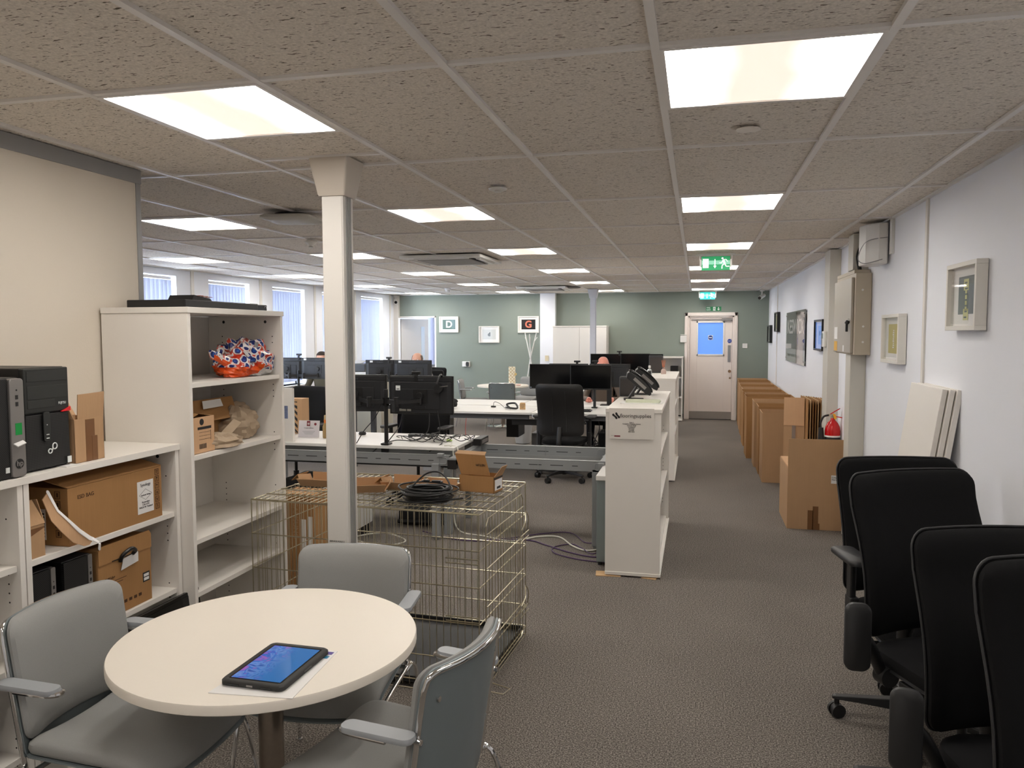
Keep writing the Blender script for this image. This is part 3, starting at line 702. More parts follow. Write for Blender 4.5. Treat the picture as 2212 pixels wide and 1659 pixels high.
frame_on_wall('picture_frame', 'upper of the two thin black frames near the far end of the right wall', 11.0, 11.50, 1.67, 1.99, frame_black, .02, .05, pale_mount, b_dk)
def b_dk2(t, w, h, y): slab(t, 'print', -w*.34, w*.34, -h*.34, h*.34, y, mat('grey_green_print', (120,132,120), .6))
frame_on_wall('picture_frame', 'lower black frame beside the green corner, last on the right wall', 12.28, 12.80, 1.475, 1.79, frame_black, .02, .05, pale_mount, b_dk2)
# acrylic KESWICK board
t = thing('acrylic_sign', 'grey glossy acrylic board reading KESWICK on four stand-offs on the right wall', 'sign', (XR, 8.86, 1.60), -90)
mb = MB(); mb.box(-1.0, 1.0, -.022, -.016, -.345, .345); o = ob('backing', mb, mat('board_grey', (96,98,98), .12), t)
mb = MB(); mb.box(-1.0, 1.0, -.0235, -.0222, -.345, -.16); ob('white_band', mb, mat('board_white', (226,228,228), .12), t)
mb = MB(); mb.box(-1.0, 1.0, -.030, -.024, -.345, .345); ob('acrylic_sheet', mb, acrylic, t, bevel=.001)
text('lettering', 'KESWICK', .27, paper, t, (-.86, -.0245, .05), FY, 'LEFT', sx=1.55, bold=.004)
text('lettering', 'TRINITY   GROUP   QUARTER', .055, slate_print, t, (-.84, -.0245, -.27), FY, 'LEFT', sx=1.9, bold=.001)
mb = MB(); mb.cyl((.32, -.0250, -.05), (.32, -.0242, -.05), .05, 20); ob('blue_badge', mb, blue_mark, t)
for sx_ in (-.95, .95):
    for sz in (-.3, .3):
        mb = MB(); mb.cyl((sx_, 0, sz), (sx_, -.036, sz), .012, 14); ob('stand_off', mb, chrome, t, smooth=True)
# metal distribution board box on the trunking column
t = thing('distribution_board', 'beige-grey metal electrical box with key lock mounted high on the trunking column', 'electrical box', (XR-.118, 4.26, 1.49), 0)
mb = MB(); mb.box(-.0, .115, 0, .82, 0, .63); mb.box(.0, .115, .07, .82, .63, .66); ob('casing', mb, panel_box, t, bevel=.003)
mb = MB(); mb.box(-.022, -.001, .05, .80, .01, .60); ob('door_panel', mb, panel_d, t, bevel=.004)
mb = MB(); mb.cyl((-.02, .10, .27), (-.032, .10, .27), .014, 16); ob('lock', mb, chrome, t, smooth=True)
mb = MB(); mb.box(-.05, -.032, .088, .112, .18, .255); mb.cyl((-.03, .10, .265), (-.045, .10, .24), .016, 12); ob('key_fob', mb, black_pl, t, bevel=.004)
for zz in (.10, .22, .50): 
    mb = MB(); mb.cyl((.06 if zz < .3 else .05, .001, zz), (.06 if zz < .3 else .05, -.004, zz), .008, 12); ob('screw_cap', mb, white_pl, t, smooth=True)
slabs = ((.62, .76, .12, .22, paper), (.62, .76, .02, .10, mat('yellow_warning', (222,170,60), .5)), (.30, .36, .02, .07, paper))
for a, b_, c, d_, m_ in slabs:
    mb = MB(); mb.box(-.0235, -.0222, a, b_, c, d_); ob('warning_label', mb, m_, t)
# black cables above the box
mb = MB()
for k in range(7):
    a = 4.40+.022*k
    mb.tube(spline([(XR-.07+.012*(k % 2), a, 2.15), (XR-.085+.02*(k % 3), a+.01, 2.26), (XR-.06+.015*(k % 2), a+.005*k, 2.36), (XR-.05, a-.01, H+.01)], 5), .011, 6)
tag(ob('cable_bundle', mb, cable_k, smooth=True), 'bundle of thick black cables rising from the metal box to the ceiling', 'cables')
# white angled wall unit near ceiling with bracket
t = thing('antenna_unit', 'white faceted wall unit on a bracket high on the right wall beside black cables', 'antenna', (XR, 3.82, 2.20), -90)
mb = MB(); mb.box(.16, .22, -.02, 0, -.0, .24); ob('wall_bracket', mb, white_pl, t, bevel=.002)
mb = MB(); mb.prism([(-.14, -.02), (.13, -.02), (.13, -.08), (.05, -.15), (-.08, -.17), (-.14, -.12)], -.06, .225); ob('housing', mb, white_pl, t, bevel=.01)
mb = MB(); mb.tube(spline([(.15, -.03, .12), (.08, -.15, .10), (-.02, -.185, .0), (.06, -.16, -.05), (.15, -.06, -.03)], 8), .003, 6); ob('thin_cable', mb, grey_trim, t, smooth=True)
mb = MB(); mb.box(-.03, 0, 0, .09, 0, .26); tag(ob('junction_box', mb, white_pl, bevel=.004, loc=(XR-.0, 5.02, 2.17)), 'narrow white junction box high on the right wall left of the cables', 'junction box')
# thermostat, signs, paper
t = thing('thermostat', 'white wall thermostat with a grey display on the boxed trunking', 'thermostat', (XR-.10, 5.74, 1.60), -90)
mb = MB(); mb.box(-.06, .06, -.03, 0, -.075, .075); ob('case', mb, white_pl, t, bevel=.006)
mb = MB(); mb.box(-.045, .02, -.0315, -.0302, .005, .055); ob('display', mb, mat('lcd', (120,132,118), .3), t)
def wall_sign(label, y, z, w, h, words, name='safety_sign'):
    t = thing(name, label, 'sign', (XR, y, z), -90)
    mb = MB(); mb.box(-w/2, w/2, -.004, 0, -h/2, h/2); ob('sign_plate', mb, paper, t)
    mb = MB(); mb.box(-w/2+.008, w/2-.008, -.005, -.004, -h*.30 if h > .2 else -h/2, h/2-.008); ob('red_field', mb, red_mark, t)
    mb = MB(); mb.bar((-.01, -.006, -.03), (-.01, -.006, .06), .03, .001, up=(0,1,0)); mb.bar((-.01, -.006, .06), (.03, -.006, .02), .012, .001, up=(0,1,0)); ob('pictogram', mb, paper, t)
    text('lettering', words, .014, paper, t, (0, -.0055, -.055), FY, 'CENTER')
wall_sign('tall red extinguisher sign on the right wall, upper of two', 5.15, 1.35, .10, .22, 'Fire\nextinguisher')
wall_sign('narrow red and white instruction sign below the red extinguisher sign', 5.15, 1.10, .09, .20, 'Carbon\ndioxide')
t = thing('hanging_sheet', 'white sheet with blue print hanging on the boxed trunking over the boxes', 'sheet', (XR-.004, 6.12, 1.02), -90)
mb = MB(); mb.box(-.05, .06, -.03, -.0, .30, .36); ob('wooden_clip', mb, wood_l, t, bevel=.003)
mb = MB(); mb.sheet((-.10, -.05, 0), (.10, -.03, -.02), (.08, -.02, .28), (-.06, -.02, .30), .002); ob('paper_sheet', mb, paper, t)
mb = MB()
for k in range(5): mb.sheet((-.05, -.0495+.004*k, .02+.035*k), (.06, -.04+.004*k, .01+.035*k), (.06, -.039+.004*k, .03+.035*k), (-.05, -.0485+.004*k, .04+.035*k), .001)
ob('blue_print', mb, blue_mark, t)
mb = MB(); mb.box(-.045, .045, -.012, 0, -.045, .045); o = ob('switch_plate', mb, white_pl, bevel=.003, loc=(1.0, YF, 1.41)); tag(o, 'white double switch on the green wall right of the fire door', 'switch')
mb = MB(); mb.box(-.06, .06, -.05, 0, -.075, .055); mb.box(-.06, .06, -.055, 0, .062, .075); o = ob('card_reader', mb, white_pl, bevel=.005, loc=(-.13, YF, 1.55)); tag(o, 'cream wall unit on the green wall left of the fire door', 'wall unit')
t = thing('wall_alarm', 'white wall alarm with a black round sounder on the green wall', 'alarm', (-4.46, YF, 1.03))
mb = MB(); mb.box(-.08, .08, -.05, 0, -.055, .055); ob('housing', mb, white_pl, t, bevel=.008)
mb = MB(); mb.prism([(.035+x, z) for x, z in rrect(.062, .095, .028, 6)], 0, .022, 0, Matrix.Translation((0, -.05, 0)) @ Matrix.Rotation(PI/2, 4, 'X')); ob('sounder', mb, black_pl, t, bevel=.002)
mb = MB(); mb.box(-.035, .035, -.02, 0, -.055, .055); mb.box(-.006, .02, -.024, -.02, -.03, .03); o = ob('wall_switch_unit', mb, mat('cream_plastic', (222,210,180), .5), bevel=.003, loc=(-2.76, YF-.14, 1.16)); tag(o, 'cream switch on the white pilaster beside the coat stand', 'switch')
def b_letter(ch, bgc, fgc):
    def f(t, w, h, y):
        slab(t, 'print', -w*.33, w*.33, -h*.30, h*.30, y, bgc)
        text('letter', ch, .19 if ch != 'd' else .10, fgc, t, (0, y-.002, -.06 if ch != 'd' else -.03), FY, 'CENTER', bold=.006)
    return f
frame_on_wall('picture_frame', 'white framed letter D print on teal, left picture on the green wall', -5.03, -4.62, 1.675, 2.0, frame_white, .022, .035, pale_mount, b_letter('D', mat('teal_print', (92,118,112), .5), paper), wall='F')
frame_on_wall('picture_frame', 'white framed pale print with a tiny motif, lowest picture on the green wall', -4.19, -3.76, 1.465, 1.80, frame_white, .022, .035, pale_mount, b_letter('d', mat('pale_grey_print', (206,208,204), .5), slate_print), wall='F')
frame_on_wall('picture_frame', 'white framed black print with an orange G, beside the white pilaster', -3.375, -2.945, 1.665, 1.995, frame_white, .022, .035, pale_mount, b_letter('G', frame_black, mat('orange_letter', (216,120,92), .5)), wall='F')
# ------------------------------------------------------------ bookcases
def bookcase(label, loc, rz, w, d, h, shelves, group=None, open_both=False, holes=True, plinth=.06, name='bookcase'):
    """local: width along X 0..w, front at Y=0 and back at Y=d"""
    t = thing(name, label, 'bookcase', loc, rz, group); T = .022
    mb = MB(); mb.box(-.004, w+.004, -.006, d, h-.026, h); ob('top_panel', mb, melamine, t, bevel=.0015)
    for k, (a, b_) in enumerate(((0, T), (w-T, w))):
        mb = MB(); mb.box(a, b_, 0, d, .02, h-.0265); s_ = ob('side_panel', mb, melamine, t, bevel=.001)
        if holes:
            mb = MB(); xx = b_+.0004 if k == 0 else a-.0004; zz = .18; n = 0
            while zz < h-.12:
                for yy in (.05, d-.09):
                    if n % 9 in (0, 1, 2, 3): mb.cyl((xx, yy, zz), (xx-.0015 if k == 0 else xx+.0015, yy, zz), .0032, 8)
                n += 1; zz += .032
            for yy in (.09, d-.1): mb.cyl((xx, yy, h-.055), (xx-.002 if k == 0 else xx+.002, yy, h-.055), .008, 12)
            ob('pin_holes', mb, melamine_d, s_)
    if not open_both:
        mb = MB(); mb.box(T, w-T, d-.008, d-.001, .08, h-.027); ob('back_panel', mb, melamine, t)
    for z in shelves:
        mb = MB(); mb.box(T+.001, w-T-.001, .012, d-.01, z-.022, z); ob('shelf', mb, melamine, t, bevel=.001)
    mb = MB(); mb.box(T, w-T, .02, d-.01, plinth, plinth+.022); ob('bottom_panel', mb, melamine, t, bevel=.001)
    mb = MB(); mb.box(-.004, w+.004, -.006, d, .012, .034); ob('base', mb, melamine, t, bevel=.0015)
    for a in (.04, w-.04):
        for b_ in (.05, d-.05): mb = MB(); mb.cyl((a, b_, 0), (a, b_, .013), .02, 12); ob('foot', mb, black_ru, t)
    return t
# bookcases along the partition face +X: local X runs along world +Y, local Y runs towards -X
bookcase('tall white open bookcase against the partition with a black box on top', (-2.035, .778, 0), 90, .80, .44, 1.785, (1.45, 1.125, .745, .505), plinth=.10)
bookcase('low white bookcase beside the tall one, with computers and a small box on top', (-2.095, -.04, 0), 90, .812, .385, 1.185, (.887, .545), plinth=.20)
bookcase('low white bookcase at the left edge of the photo, nearest the camera', (-2.095, -.856, 0), 90, .812, .385, 1.185, (.887, .545), plinth=.20)
# freestanding white shelves down the walkway, open towards +X
def aisle_shelf(label, y0, y1):
    t = bookcase(label, (-.105, y0, 0), 90, y1-y0, .37, 1.155, (.80, .46), plinth=.036)
    return t
aisle_shelf('white open shelf unit facing the walkway with the printed company sign on its end', 3.06, 4.72)
aisle_shelf('second white open shelf unit farther along the walkway, behind the telephones', 6.60, 8.25)
t = bookcase('distant narrow white bookcase against the green wall left of the fire door', (-.77, 12.62, 0), 0, .64, .40, 1.21, (.83, .46), plinth=.036)
for i, (x, y) in enumerate(((-.46, 3.09), (-.17, 3.09))):
    mb = MB(); mb.box(-.05-.03*(i == 0), .05+.04*(i == 0), -.045, .06, 0, .006); o = ob('cardboard_shim', mb, card_e, loc=(x, y, .0005), rot=(0, 0, .1-.3*i)); tag(o, ('left' if i == 0 else 'right')+' cardboard shim under the near end of the signed shelf unit', 'cardboard shim')
# company sign on the shelf end
t = thing('company_sign', 'laminated sheet reading flooringsupplies taped to the end of the shelf unit', 'sign', (-.300, 3.0525, 1.055))
mb = MB(); mb.box(-.150, .150, -.002, 0, -.104, .104); ob('laminated_sheet', mb, mat('laminate_sheet', (224,218,210), .22, bump=.5, bscale=14), t)
text('company_name', 'flooringsupplies', .0355, ink, t, (-.077, -.0025, .043), FY, 'LEFT', sx=.93)
text('address', 'Suite 2\nCringleford Business Centre\nIntwood Road\nCringleford\nNorwich\nNorfolk\nNR4 6AU', .0105, inkb if False else ink, t, (.0, -.0025, .006), FY, 'CENTER', bold=.0002)
mb = MB()
for (cx, cz, a) in ((-.112, .048, 2.35), (-.093, .056, -.95)):
    q = [(-.02, -.006), (-.008, -.009), (.006, -.006), (.02, -.008), (.024, .002), (.015, .008), (0, .004), (-.016, .007), (-.024, .002)]
    mb.prism([(cx+x*math.cos(a)-z*math.sin(a), cz+x*math.sin(a)+z*math.cos(a)) for x, z in q], 0, .0006, 0, Matrix.Translation((0, -.0022, 0)) @ Matrix.Rotation(PI/2, 4, 'X'))
ob('footprint_logo', mb, ink, t)
mb = MB(); mb.box(-.115, -.075, -.003, -.0022, -.089, -.080); ob('small_badge', mb, maroon, t)
text('small_words', 'part of', .006, ink, t, (-.135, -.0025, -.083), FY)
# grey cabinet hidden behind the shelf
t = thing('pedestal_cabinet', 'slim grey-green cabinet with white top tucked behind the signed shelf unit', 'cabinet', (-.54, 3.27, 0))
mb = MB(); mb.box(-.02, .055, 0, .55, .03, .62); ob('body', mb, mat('grey_green_metal', (124,134,134), .45), t, bevel=.004)
mb = MB(); mb.box(-.025, .055, -.012, .56, .621, .655); ob('top', mb, white_pl, t, bevel=.004)
mb = MB(); mb.cyl((.0, .04, 0), (.0, .04, .03), .014, 12); mb.cyl((.0, .5, 0), (.0, .5, .03), .014, 12); ob('feet', mb, black_pl, t)
# black waste bin in the shelf
mb = MB(); rg = []
for z, k in ((0, .8), (.24, .98), (.25, 1.04), (.262, 1.04), (.262, .96), (.02, .76)): rg.append([(x*k, y*k, z) for x, y in rrect(.26, .22, .05, 5)])
mb.rings(rg); o = ob('storage_bin', mb, black_pl, smooth=True, loc=(-.27, 3.3, .0595), ang=50); tag(o, 'black plastic bin inside the bottom of the signed shelf unit', 'bin')
mb = MB(); mb.box(-.14, .14, -.11, .11, 0, .30); o = ob('document_tray', mb, black_pl, loc=(-.28, 3.62, .0595), bevel=.01); tag(o, 'dark storage box in the lowest shelf behind the black bin', 'box')
# telephones
def telephone(label, loc, rz):
    t = thing('desk_telephone', label, 'telephone', loc, rz, None)
    # side view in local XZ: slopes down towards +X
    mx = Matrix.Translation((0, 0, .135)) @ Matrix.Rotation(math.radians(42), 4, 'Y')
    mb = MB(); mb.prism([(-.118, -.012), (-.112, .012), (-.03, .022), (.07, .016), (.118, -.004), (.120, -.024), (.09, -.034), (-.10, -.042)], -.09, .09, 0, mx @ Matrix.Rotation(PI/2, 4, 'X')); ob('body', mb, black_pl, t, bevel=.004)
    mb = MB(); pts = [mx @ Vector(p) for p in ((-.112, -.075, .006), (-.10, -.075, .020), (-.03, -.075, .026), (.05, -.075, .022), (.095, -.075, .010), (.108, -.075, -.002))]
    mb.tube(spline(pts, 5), [.015]*26, 12); ob('handset', mb, black_gl, t, smooth=True)
    mb = MB(); mb.box(-.055, .06, -.0935, -.091, -.018, .006, 0, mx); ob('side_label', mb, silver_pl, t, label='silver strip of buttons')
    mb = MB(); mb.box(-.09, .03, -.02, .08, .0165, .018, 0, mx); ob('screen', mb, slate_print, t)
    mb = MB()
    for i in range(3):
        for j in range(4): mb.box(.035+.018*j, .048+.018*j, -.03+.03*i, -.01+.03*i, .008, .016, 0, mx)
    ob('keys', mb, grey_trim, t)
    mb = MB(); mb.bar((-.02, 0, .105), (-.085, 0, .006), .016, .10, up=(0,1,0)); mb.box(-.12, .03, -.055, .055, .0, .01); ob('stand', mb, black_pl, t, bevel=.003)
    return t
TP = telephone('black desk telephone on the near end of the signed shelf unit', (-.30, 3.80, 1.1555), 6)
TP2 = dup(TP, (-.275, 4.33, 1.1555), 6, 'second black desk telephone, just behind the nearer one on the shelf unit')
def speaker_box(label, loc, w=.125, d=.13, h=.165):
    t = thing('desk_speaker', label, 'speaker', loc, 4)
    mb = MB(); mb.prism(rrect(w, d, .02, 5), 0, h); ob('cabinet', mb, mat('dark_grey_plastic', (52,53,56), .45), t, bevel=.006)
    mb = MB(); mb.prism(rrect(w-.012, .006, .002, 2, 0, -d/2-.002), .012, h-.016); ob('grille', mb, mat('speaker_cloth', (66,62,60), .9), t)
    mb = MB(); mb.prism(rrect(w-.014, d-.02, .02, 5), h, h+.003); ob('top_plate', mb, black_pl, t)
speaker_box('dark grey box speaker behind the nearer telephone on the signed shelf unit', (-.425, 4.13, 1.1555), .12, .12, .155)
speaker_box('dark grey box speaker standing on the second shelf unit', (-.385, 7.85, 1.1555), .17, .16, .215)
t = thing('sanitizer_bottle', 'small clear pump bottle on the near end of the second shelf unit', 'bottle', (-.41, 6.95, 1.1555))
mb = MB(); mb.lathe([(.026, 0), (.028, .01), (.028, .075), (.012, .09), (.012, .1)], 20); ob('bottle_body', mb, mat('clear_plastic', (222,226,226), .1, trans=.6), t, smooth=True)
mb = MB(); mb.lathe([(.014, .1), (.014, .125), (.01, .13)], 16); ob('cap', mb, white_pl, t, smooth=True)
mb = MB(); mb.box(-.018, .018, -.0295, -.0275, .02, .065); ob('bottle_label', mb, ink, t)
t = thing('reed_diffuser', 'small pink glass reed diffuser with orange reeds on the second shelf unit', 'reed diffuser', (-.275, 7.55, 1.1555))
mb = MB(); mb.lathe([(.03, 0), (.034, .02), (.03, .05), (.014, .065), (.016, .085)], 20); ob('bottle_body', mb, mat('pink_glass', (224,200,190), .1, trans=.4), t, smooth=True)
mb = MB()
for k in range(5): mb.tube([(0, 0, .02), (.012*(k-2), .01*((k*2) % 3-1), .17)], .0022, 5)
ob('reeds', mb, mat('orange_reed', (214,130,90), .6), t)
mb = MB(); rg = [[(x+.006*math.sin(9*y+i), y, z) for x, y in rrect(.25, .13, .02, 5)] for i, z in enumerate((0, .006, .012, .016))]
mb.rings(rg); o = ob('folded_cloth', mb, mat('green_check_cloth', (204,208,184), .9, noise=.12, nscale=60), loc=(-.26, 3.56, 1.159), rot=(0, 0, .04), smooth=True); tag(o, 'folded pale green checked cloth lying before the near telephone', 'cloth')
mb = MB(); mb.box(-.15, .15, -.085, .085, 0, .0025); o = ob('paper_sheet', mb, paper, loc=(-.265, 3.535, 1.156), rot=(0, 0, -.03)); tag(o, 'white sheet under the folded green cloth on the signed shelf unit', 'paper')
t = thing('snack_packet', 'small red and white packet between the two telephones', 'packet', (-.30, 4.62, 1.1555))
mb = MB(); mb.box(-.05, .05, -.02, .02, 0, .10); ob('packet_body', mb, paper, t, bevel=.01); mb = MB(); mb.box(-.05, .01, -.022, -.0205, .03, .1); ob('red_print', mb, red_mark, t)
# tall white cupboard at the far wall
t = thing('storage_cupboard', 'tall white two-door cupboard standing by the green wall behind the far pole', 'cupboard', (-2.585, 12.62, 0))
mb = MB(); mb.box(0, 1.03, .02, .43, .02, 1.77); ob('carcass', mb, melamine, t, bevel=.002)
mb = MB(); mb.box(-.006, 1.036, -.004, .435, 1.771, 1.797); ob('top_panel', mb, melamine, t, bevel=.002)
for a, b_ in ((.002, .513), (.517, 1.028)): mb = MB(); mb.box(a, b_, 0, .019, .06, 1.765); dr = ob('door', mb, melamine, t, bevel=.0015); mb = MB(); xx = .49 if a < .1 else .54; mb.box(xx-.006, xx+.006, -.03, 0, .9, 1.05); ob('handle', mb, aluminium, dr)
mb = MB(); mb.box(.01, 1.02, .01, .42, 0, .03); ob('plinth', mb, dark_steel, t)
# ------------------------------------------------------------ round meeting table
def round_table(label, loc, r, group=None):
    t = thing('round_table', label, 'table', loc, 0, group)
    mb = MB(); mb.lathe([(r-.004, .706), (r, .709), (r, .731), (r-.0025, .735), (.001, .735)], 96); ob('tabletop', mb, table_white, t, smooth=True, ang=50)
    mb = MB(); mb.cyl((0,0,.02), (0,0,.705), .038, 40); ob('column', mb, brushed, t, smooth=True)
    mb = MB(); mb.cyl((0,0,.69), (0,0,.706), .12, 32); ob('mounting_plate', mb, black_pl, t, smooth=True)
    mb = MB(); mb.lathe([(r*.62, 0), (r*.62, .008), (r*.6, .014), (.05, .022), (.04, .03)], 64); ob('base', mb, chrome, t, smooth=True)
    return t
round_table('round white table in the foreground on a brushed steel column, tablet on it', (-1.155, -.084, 0), .453)
round_table('distant round white table with a tall gift box, in front of the green wall', (-3.24, 11.25, 0), .46)
# tablet and papers
Q = math.radians(-5)
t = thing('paper_sheets', 'white printed sheets lying under the tablet on the round table', 'paper', (-.99, -.30, .7352), 0)
mb = MB(); mb.add([(-.115,-.165,0),(.115,-.145,0),(.095,.155,0),(-.09,.14,0),(-.115,-.165,.002),(.115,-.145,.002),(.095,.155,.002),(-.09,.14,.002)], [(0,3,2,1),(4,5,6,7),(0,1,5,4),(1,2,6,5),(2,3,7,6),(3,0,4,7)]); ob('sheet', mb, paper, t)
mb = MB(); mb.box(.055, .09, .125, .143, .0021, .0028); ob('purple_print', mb, mat('purple_print', (88,70,150), .5), t)
mb = MB(); mb.box(.06, .09, .098, .115, .0021, .0028); ob('blue_print', mb, mat('teal_blue_print', (50,130,170), .5), t)
t = thing('tablet', 'tablet in a black rugged case showing a blue screen on the round table', 'tablet', (-1.005, -.293, .7376), -1)
mb = MB(); rg = []
for z, k in ((0, -.006), (.003, 0), (.012, 0), (.016, -.004)): rg.append([(x, y, z) for x, y in rrect(.188+2*k, .262+2*k, .018, 6)])
rg.append([(x, y, .016) for x, y in rrect(.158, .230, .006, 6)]); rg.append([(x, y, .0145) for x, y in rrect(.156, .228, .006, 6)])
mb.rings(rg); ob('case', mb, mat('rugged_case', (42,42,41), .6), t, smooth=True, ang=50)
mb = MB(); mb.prism(rrect(.155, .227, .006, 6), .0146, .0152); ob('bezel', mb, black_gl, t)
mb = MB(); mb.box(-.073, .073, -.108, .108, .0153, .0156); ob('screen', mb, tab_scr, t)
mb = MB(); mb.box(-.012, .006, -.1325, -.1305, .005, .010); ob('charging_port', mb, silver_pl, t)
mb = MB(); mb.box(-.07, -.035, -.1322, -.1305, .004, .009); mb.box(.03, .06, -.1322, -.1305, .004, .009); mb.box(.0925, .0945, -.02, .02, .006, .012); ob('ports', mb, black_gl, t)
# ------------------------------------------------------------ grey visitor chairs
def visitor_chair():
    t = thing('visitor_chair', '', 'chair', (0,0,0))
    def bend_b(x, y, z): return (x, y, z)
    # seat: local facing +Y
    def sd(x, y, z): return (x*(1+.04*(y/.23)), y+.03, z+.022*(x/.23)**2 - (.03*max(0, (y-.12)/.1)**2))
    mb = MB(); pad(mb, .46, .46, .05, [(.012, .425), (.003, .43), (0, .44), (.002, .455), (.012, .466), (.035, .474), (.08, .477)], sd); ob('seat', mb, grey_vinyl, t, smooth=True)
    mb = MB(); pad(mb, .465, .465, .05, [(.03, .412), (.0, .418), (.0, .424)], sd); ob('seat_shell', mb, grey_shell, t, smooth=True)
    # back: pad in XZ curved
    def bd(x, y, z):      # x across, y up, z towards the front
        yy = -.235-.055*((y+.19)/.38)+ .055*(x/.22)**2
        return (x*(1+.015*y/.19), yy+z, .635+y)
    mb = MB(); pad(mb, .44, .36, .045, [(.006, .0), (0, .005), (.001, .014), (.01, .026), (.035, .035), (.08, .038)], lambda x, y, z: bd(x, y+.02, z)); ob('backrest', mb, grey_vinyl, t, smooth=True)
    mb = MB(); pad(mb, .44, .42, .045, [(.004, -.012), (0, -.008), (0, -.002), (.004, -.001)], lambda x, y, z: bd(x, y-.012, z)); ob('back_shell', mb, grey_shell, t, smooth=True)
    for sx in (-.17, .17):
        for yy in (.11, -.1): 
            mb = MB(); p = bd(sx, yy, -.0125); mb.cyl(p, (p[0], p[1]-.004, p[2]), .008, 12); ob('back_fixing', mb, chrome, t, smooth=True)
    # chrome rim round the back and down to the seat rails
    mb = MB(); pts = []
    for a in ((-.222, -.24), (-.222, -.10), (-.220, .10), (-.215, .160)): pts.append(bd(a[0], a[1], -.014))
    for a in ((-.195, .186), (-.1, .189), (0, .190), (.1, .189), (.195, .186)): pts.append(bd(a[0], a[1], -.014))
    for a in ((.215, .160), (.220, .10), (.222, -.10), (.222, -.24)): pts.append(bd(a[0], a[1], -.014))
    mb.tube(spline(pts, 5), .0078, 10)
    for sx in (-1, 1):
        p = bd(.228*sx, -.24, -.008)
        mb.tube(spline([p, (.232*sx, -.195, .405), (.232*sx, -.12, .405), (.235*sx, .1, .405), (.238*sx, .24, .397)], 5), .0085, 10)
    mb.tube([(-.23, -.15, .404), (.23, -.15, .404)], .008, 8); mb.tube([(-.235, .16, .402), (.235, .16, .402)], .008, 8)
    ob('frame', mb, chrome, t, smooth=True)
    for sx in (-1, 1):
        mb = MB(); mb.tube(spline([(.236*sx, .15, .402), (.245*sx, .225, .385), (.258*sx, .265, .22), (.27*sx, .30, .01)], 5), .0075, 8); mb.cyl((.27*sx, .30, .012), (.27*sx, .30, 0), .012, 12); ob('leg', mb, chrome, t, smooth=True)
        mb = MB(); mb.tube(spline([(.234*sx, -.12, .402), (.245*sx, -.21, .39), (.255*sx, -.26, .22), (.268*sx, -.30, .01)], 5), .0075, 8); mb.cyl((.268*sx, -.30, .012), (.268*sx, -.30, 0), .012, 12); ob('leg', mb, chrome, t, smooth=True)
        # armrest: pad on a chrome loop from the back upright
        mb = MB(); y0, y1 = -.23, -.025
        pr = [(.248*sx+a, (y0+y1)/2+b_) for a, b_ in rrect(.052, y1-y0, .022, 6)]
        rg = [[(x+(y-y0)*.03*sx, y, z) for x, y in [((px-.248*sx)*k+.248*sx, (py-(y0+y1)/2)*(1-(1-k)*.2)+(y0+y1)/2) for px, py in pr]] for z, k in ((.662, .96), (.665, 1), (.674, 1), (.677, .95))]
        mb.rings(rg); ar = ob('armrest', mb, grey_pad, t, smooth=True, ang=50)
        mb = MB(); b0 = bd(.229*sx, .02, -.008)
        mb.tube(spline([b0, (.229*sx, -.24, .655), (.226*sx, -.16, .658), (.228*sx, -.045, .662), (.248*sx, -.018, .662), (.270*sx, -.045, .662), (.268*sx, -.16, .660)], 5), .0075, 8); ob('arm_frame', mb, chrome, ar, smooth=True)
    return t
VC = visitor_chair()
VC.location = (-1.580, -.177, 0); VC.rotation_euler = (0, 0, math.radians(-91)); VC['label'] = 'grey padded armchair at the left of the foreground round table'; VC['group'] = 'grey visitor chairs round the foreground table'
dup(VC, (-1.15, .337, 0), 185.4, 'grey padded armchair behind the foreground table in front of the wire cage')
dup(VC, (-.728, -.165, 0), 80, 'grey padded armchair at the right of the foreground table, back turned to the walkway')
g2 = 'grey visitor chairs round the distant table'
dup(VC, (-3.05, 10.62, 0), 2, 'distant grey armchair with its back to the camera at the far round table', g2)
dup(VC, (-3.76, 11.2, 0), -80, 'distant grey armchair at the left of the far round table, seen from the side', g2)
dup(VC, (-2.95, 11.95, 0), 170, 'distant grey armchair behind the gift box at the far round table', g2)
# gift box etc on the far table
t = thing('gift_box', 'tall gold and white lattice patterned gift box on the distant round table', 'gift box', (-3.06, 11.2, .7352), 20)
mb = MB(); mb.box(-.055, .055, -.05, .05, 0, .33); ob('box_body', mb, gift, t, bevel=.002)
mb = MB(); mb.lathe([(.001, -.004), (.02, -.004), (.025, 0), (.02, .004), (.001, .004)], 14, 0, (0,0,0), Matrix.Translation((.056, -.052, .2)) @ Matrix.Rotation(PI/2, 4, 'X')); ob('ribbon_bow', mb, mat('gold_ribbon', (206,180,120), .4), t)
mb = MB(); mb.box(-.07, .07, -.02, .02, 0, .012); o = ob('red_packet', mb, red_mark, loc=(-3.26, 11.35, .7352), rot=(0, 0, .3)); tag(o, 'small flat red packet lying on the distant round table', 'packet')
mb = MB(); mb.lathe([(.03, 0), (.05, .015), (.04, .03), (.01, .035)], 16); o = ob('pink_cloth', mb, mat('pink_cloth', (224,190,180), .8), loc=(-2.92, 11.1, .7352), smooth=True); tag(o, 'small crumpled pink wrapping beside the gift box', 'wrapping')
# coat stand
t = thing('coat_stand', 'white branching coat stand in front of the green wall and pilaster', 'coat stand', (-3.0, 12.5, 0))
mb = MB()
for k, (tx, ty) in enumerate(((-.12, .03), (.115, 0), (.0, -.1))):
    bx, by = -tx*1.6, -ty*2.0
    mb.tube([(bx, by, 0), (tx*.0+.0, ty*.05, 1.15+.05*k), (tx, ty, 1.68-.02*k)], [.012, .012, .010], 8)
    mb.tube([(tx*.65, ty*.6, 1.5), (tx*1.15+.03*(k == 0), ty*.5, 1.58)], .009, 8)
ob('branches', mb, white_pl, t, smooth=True)
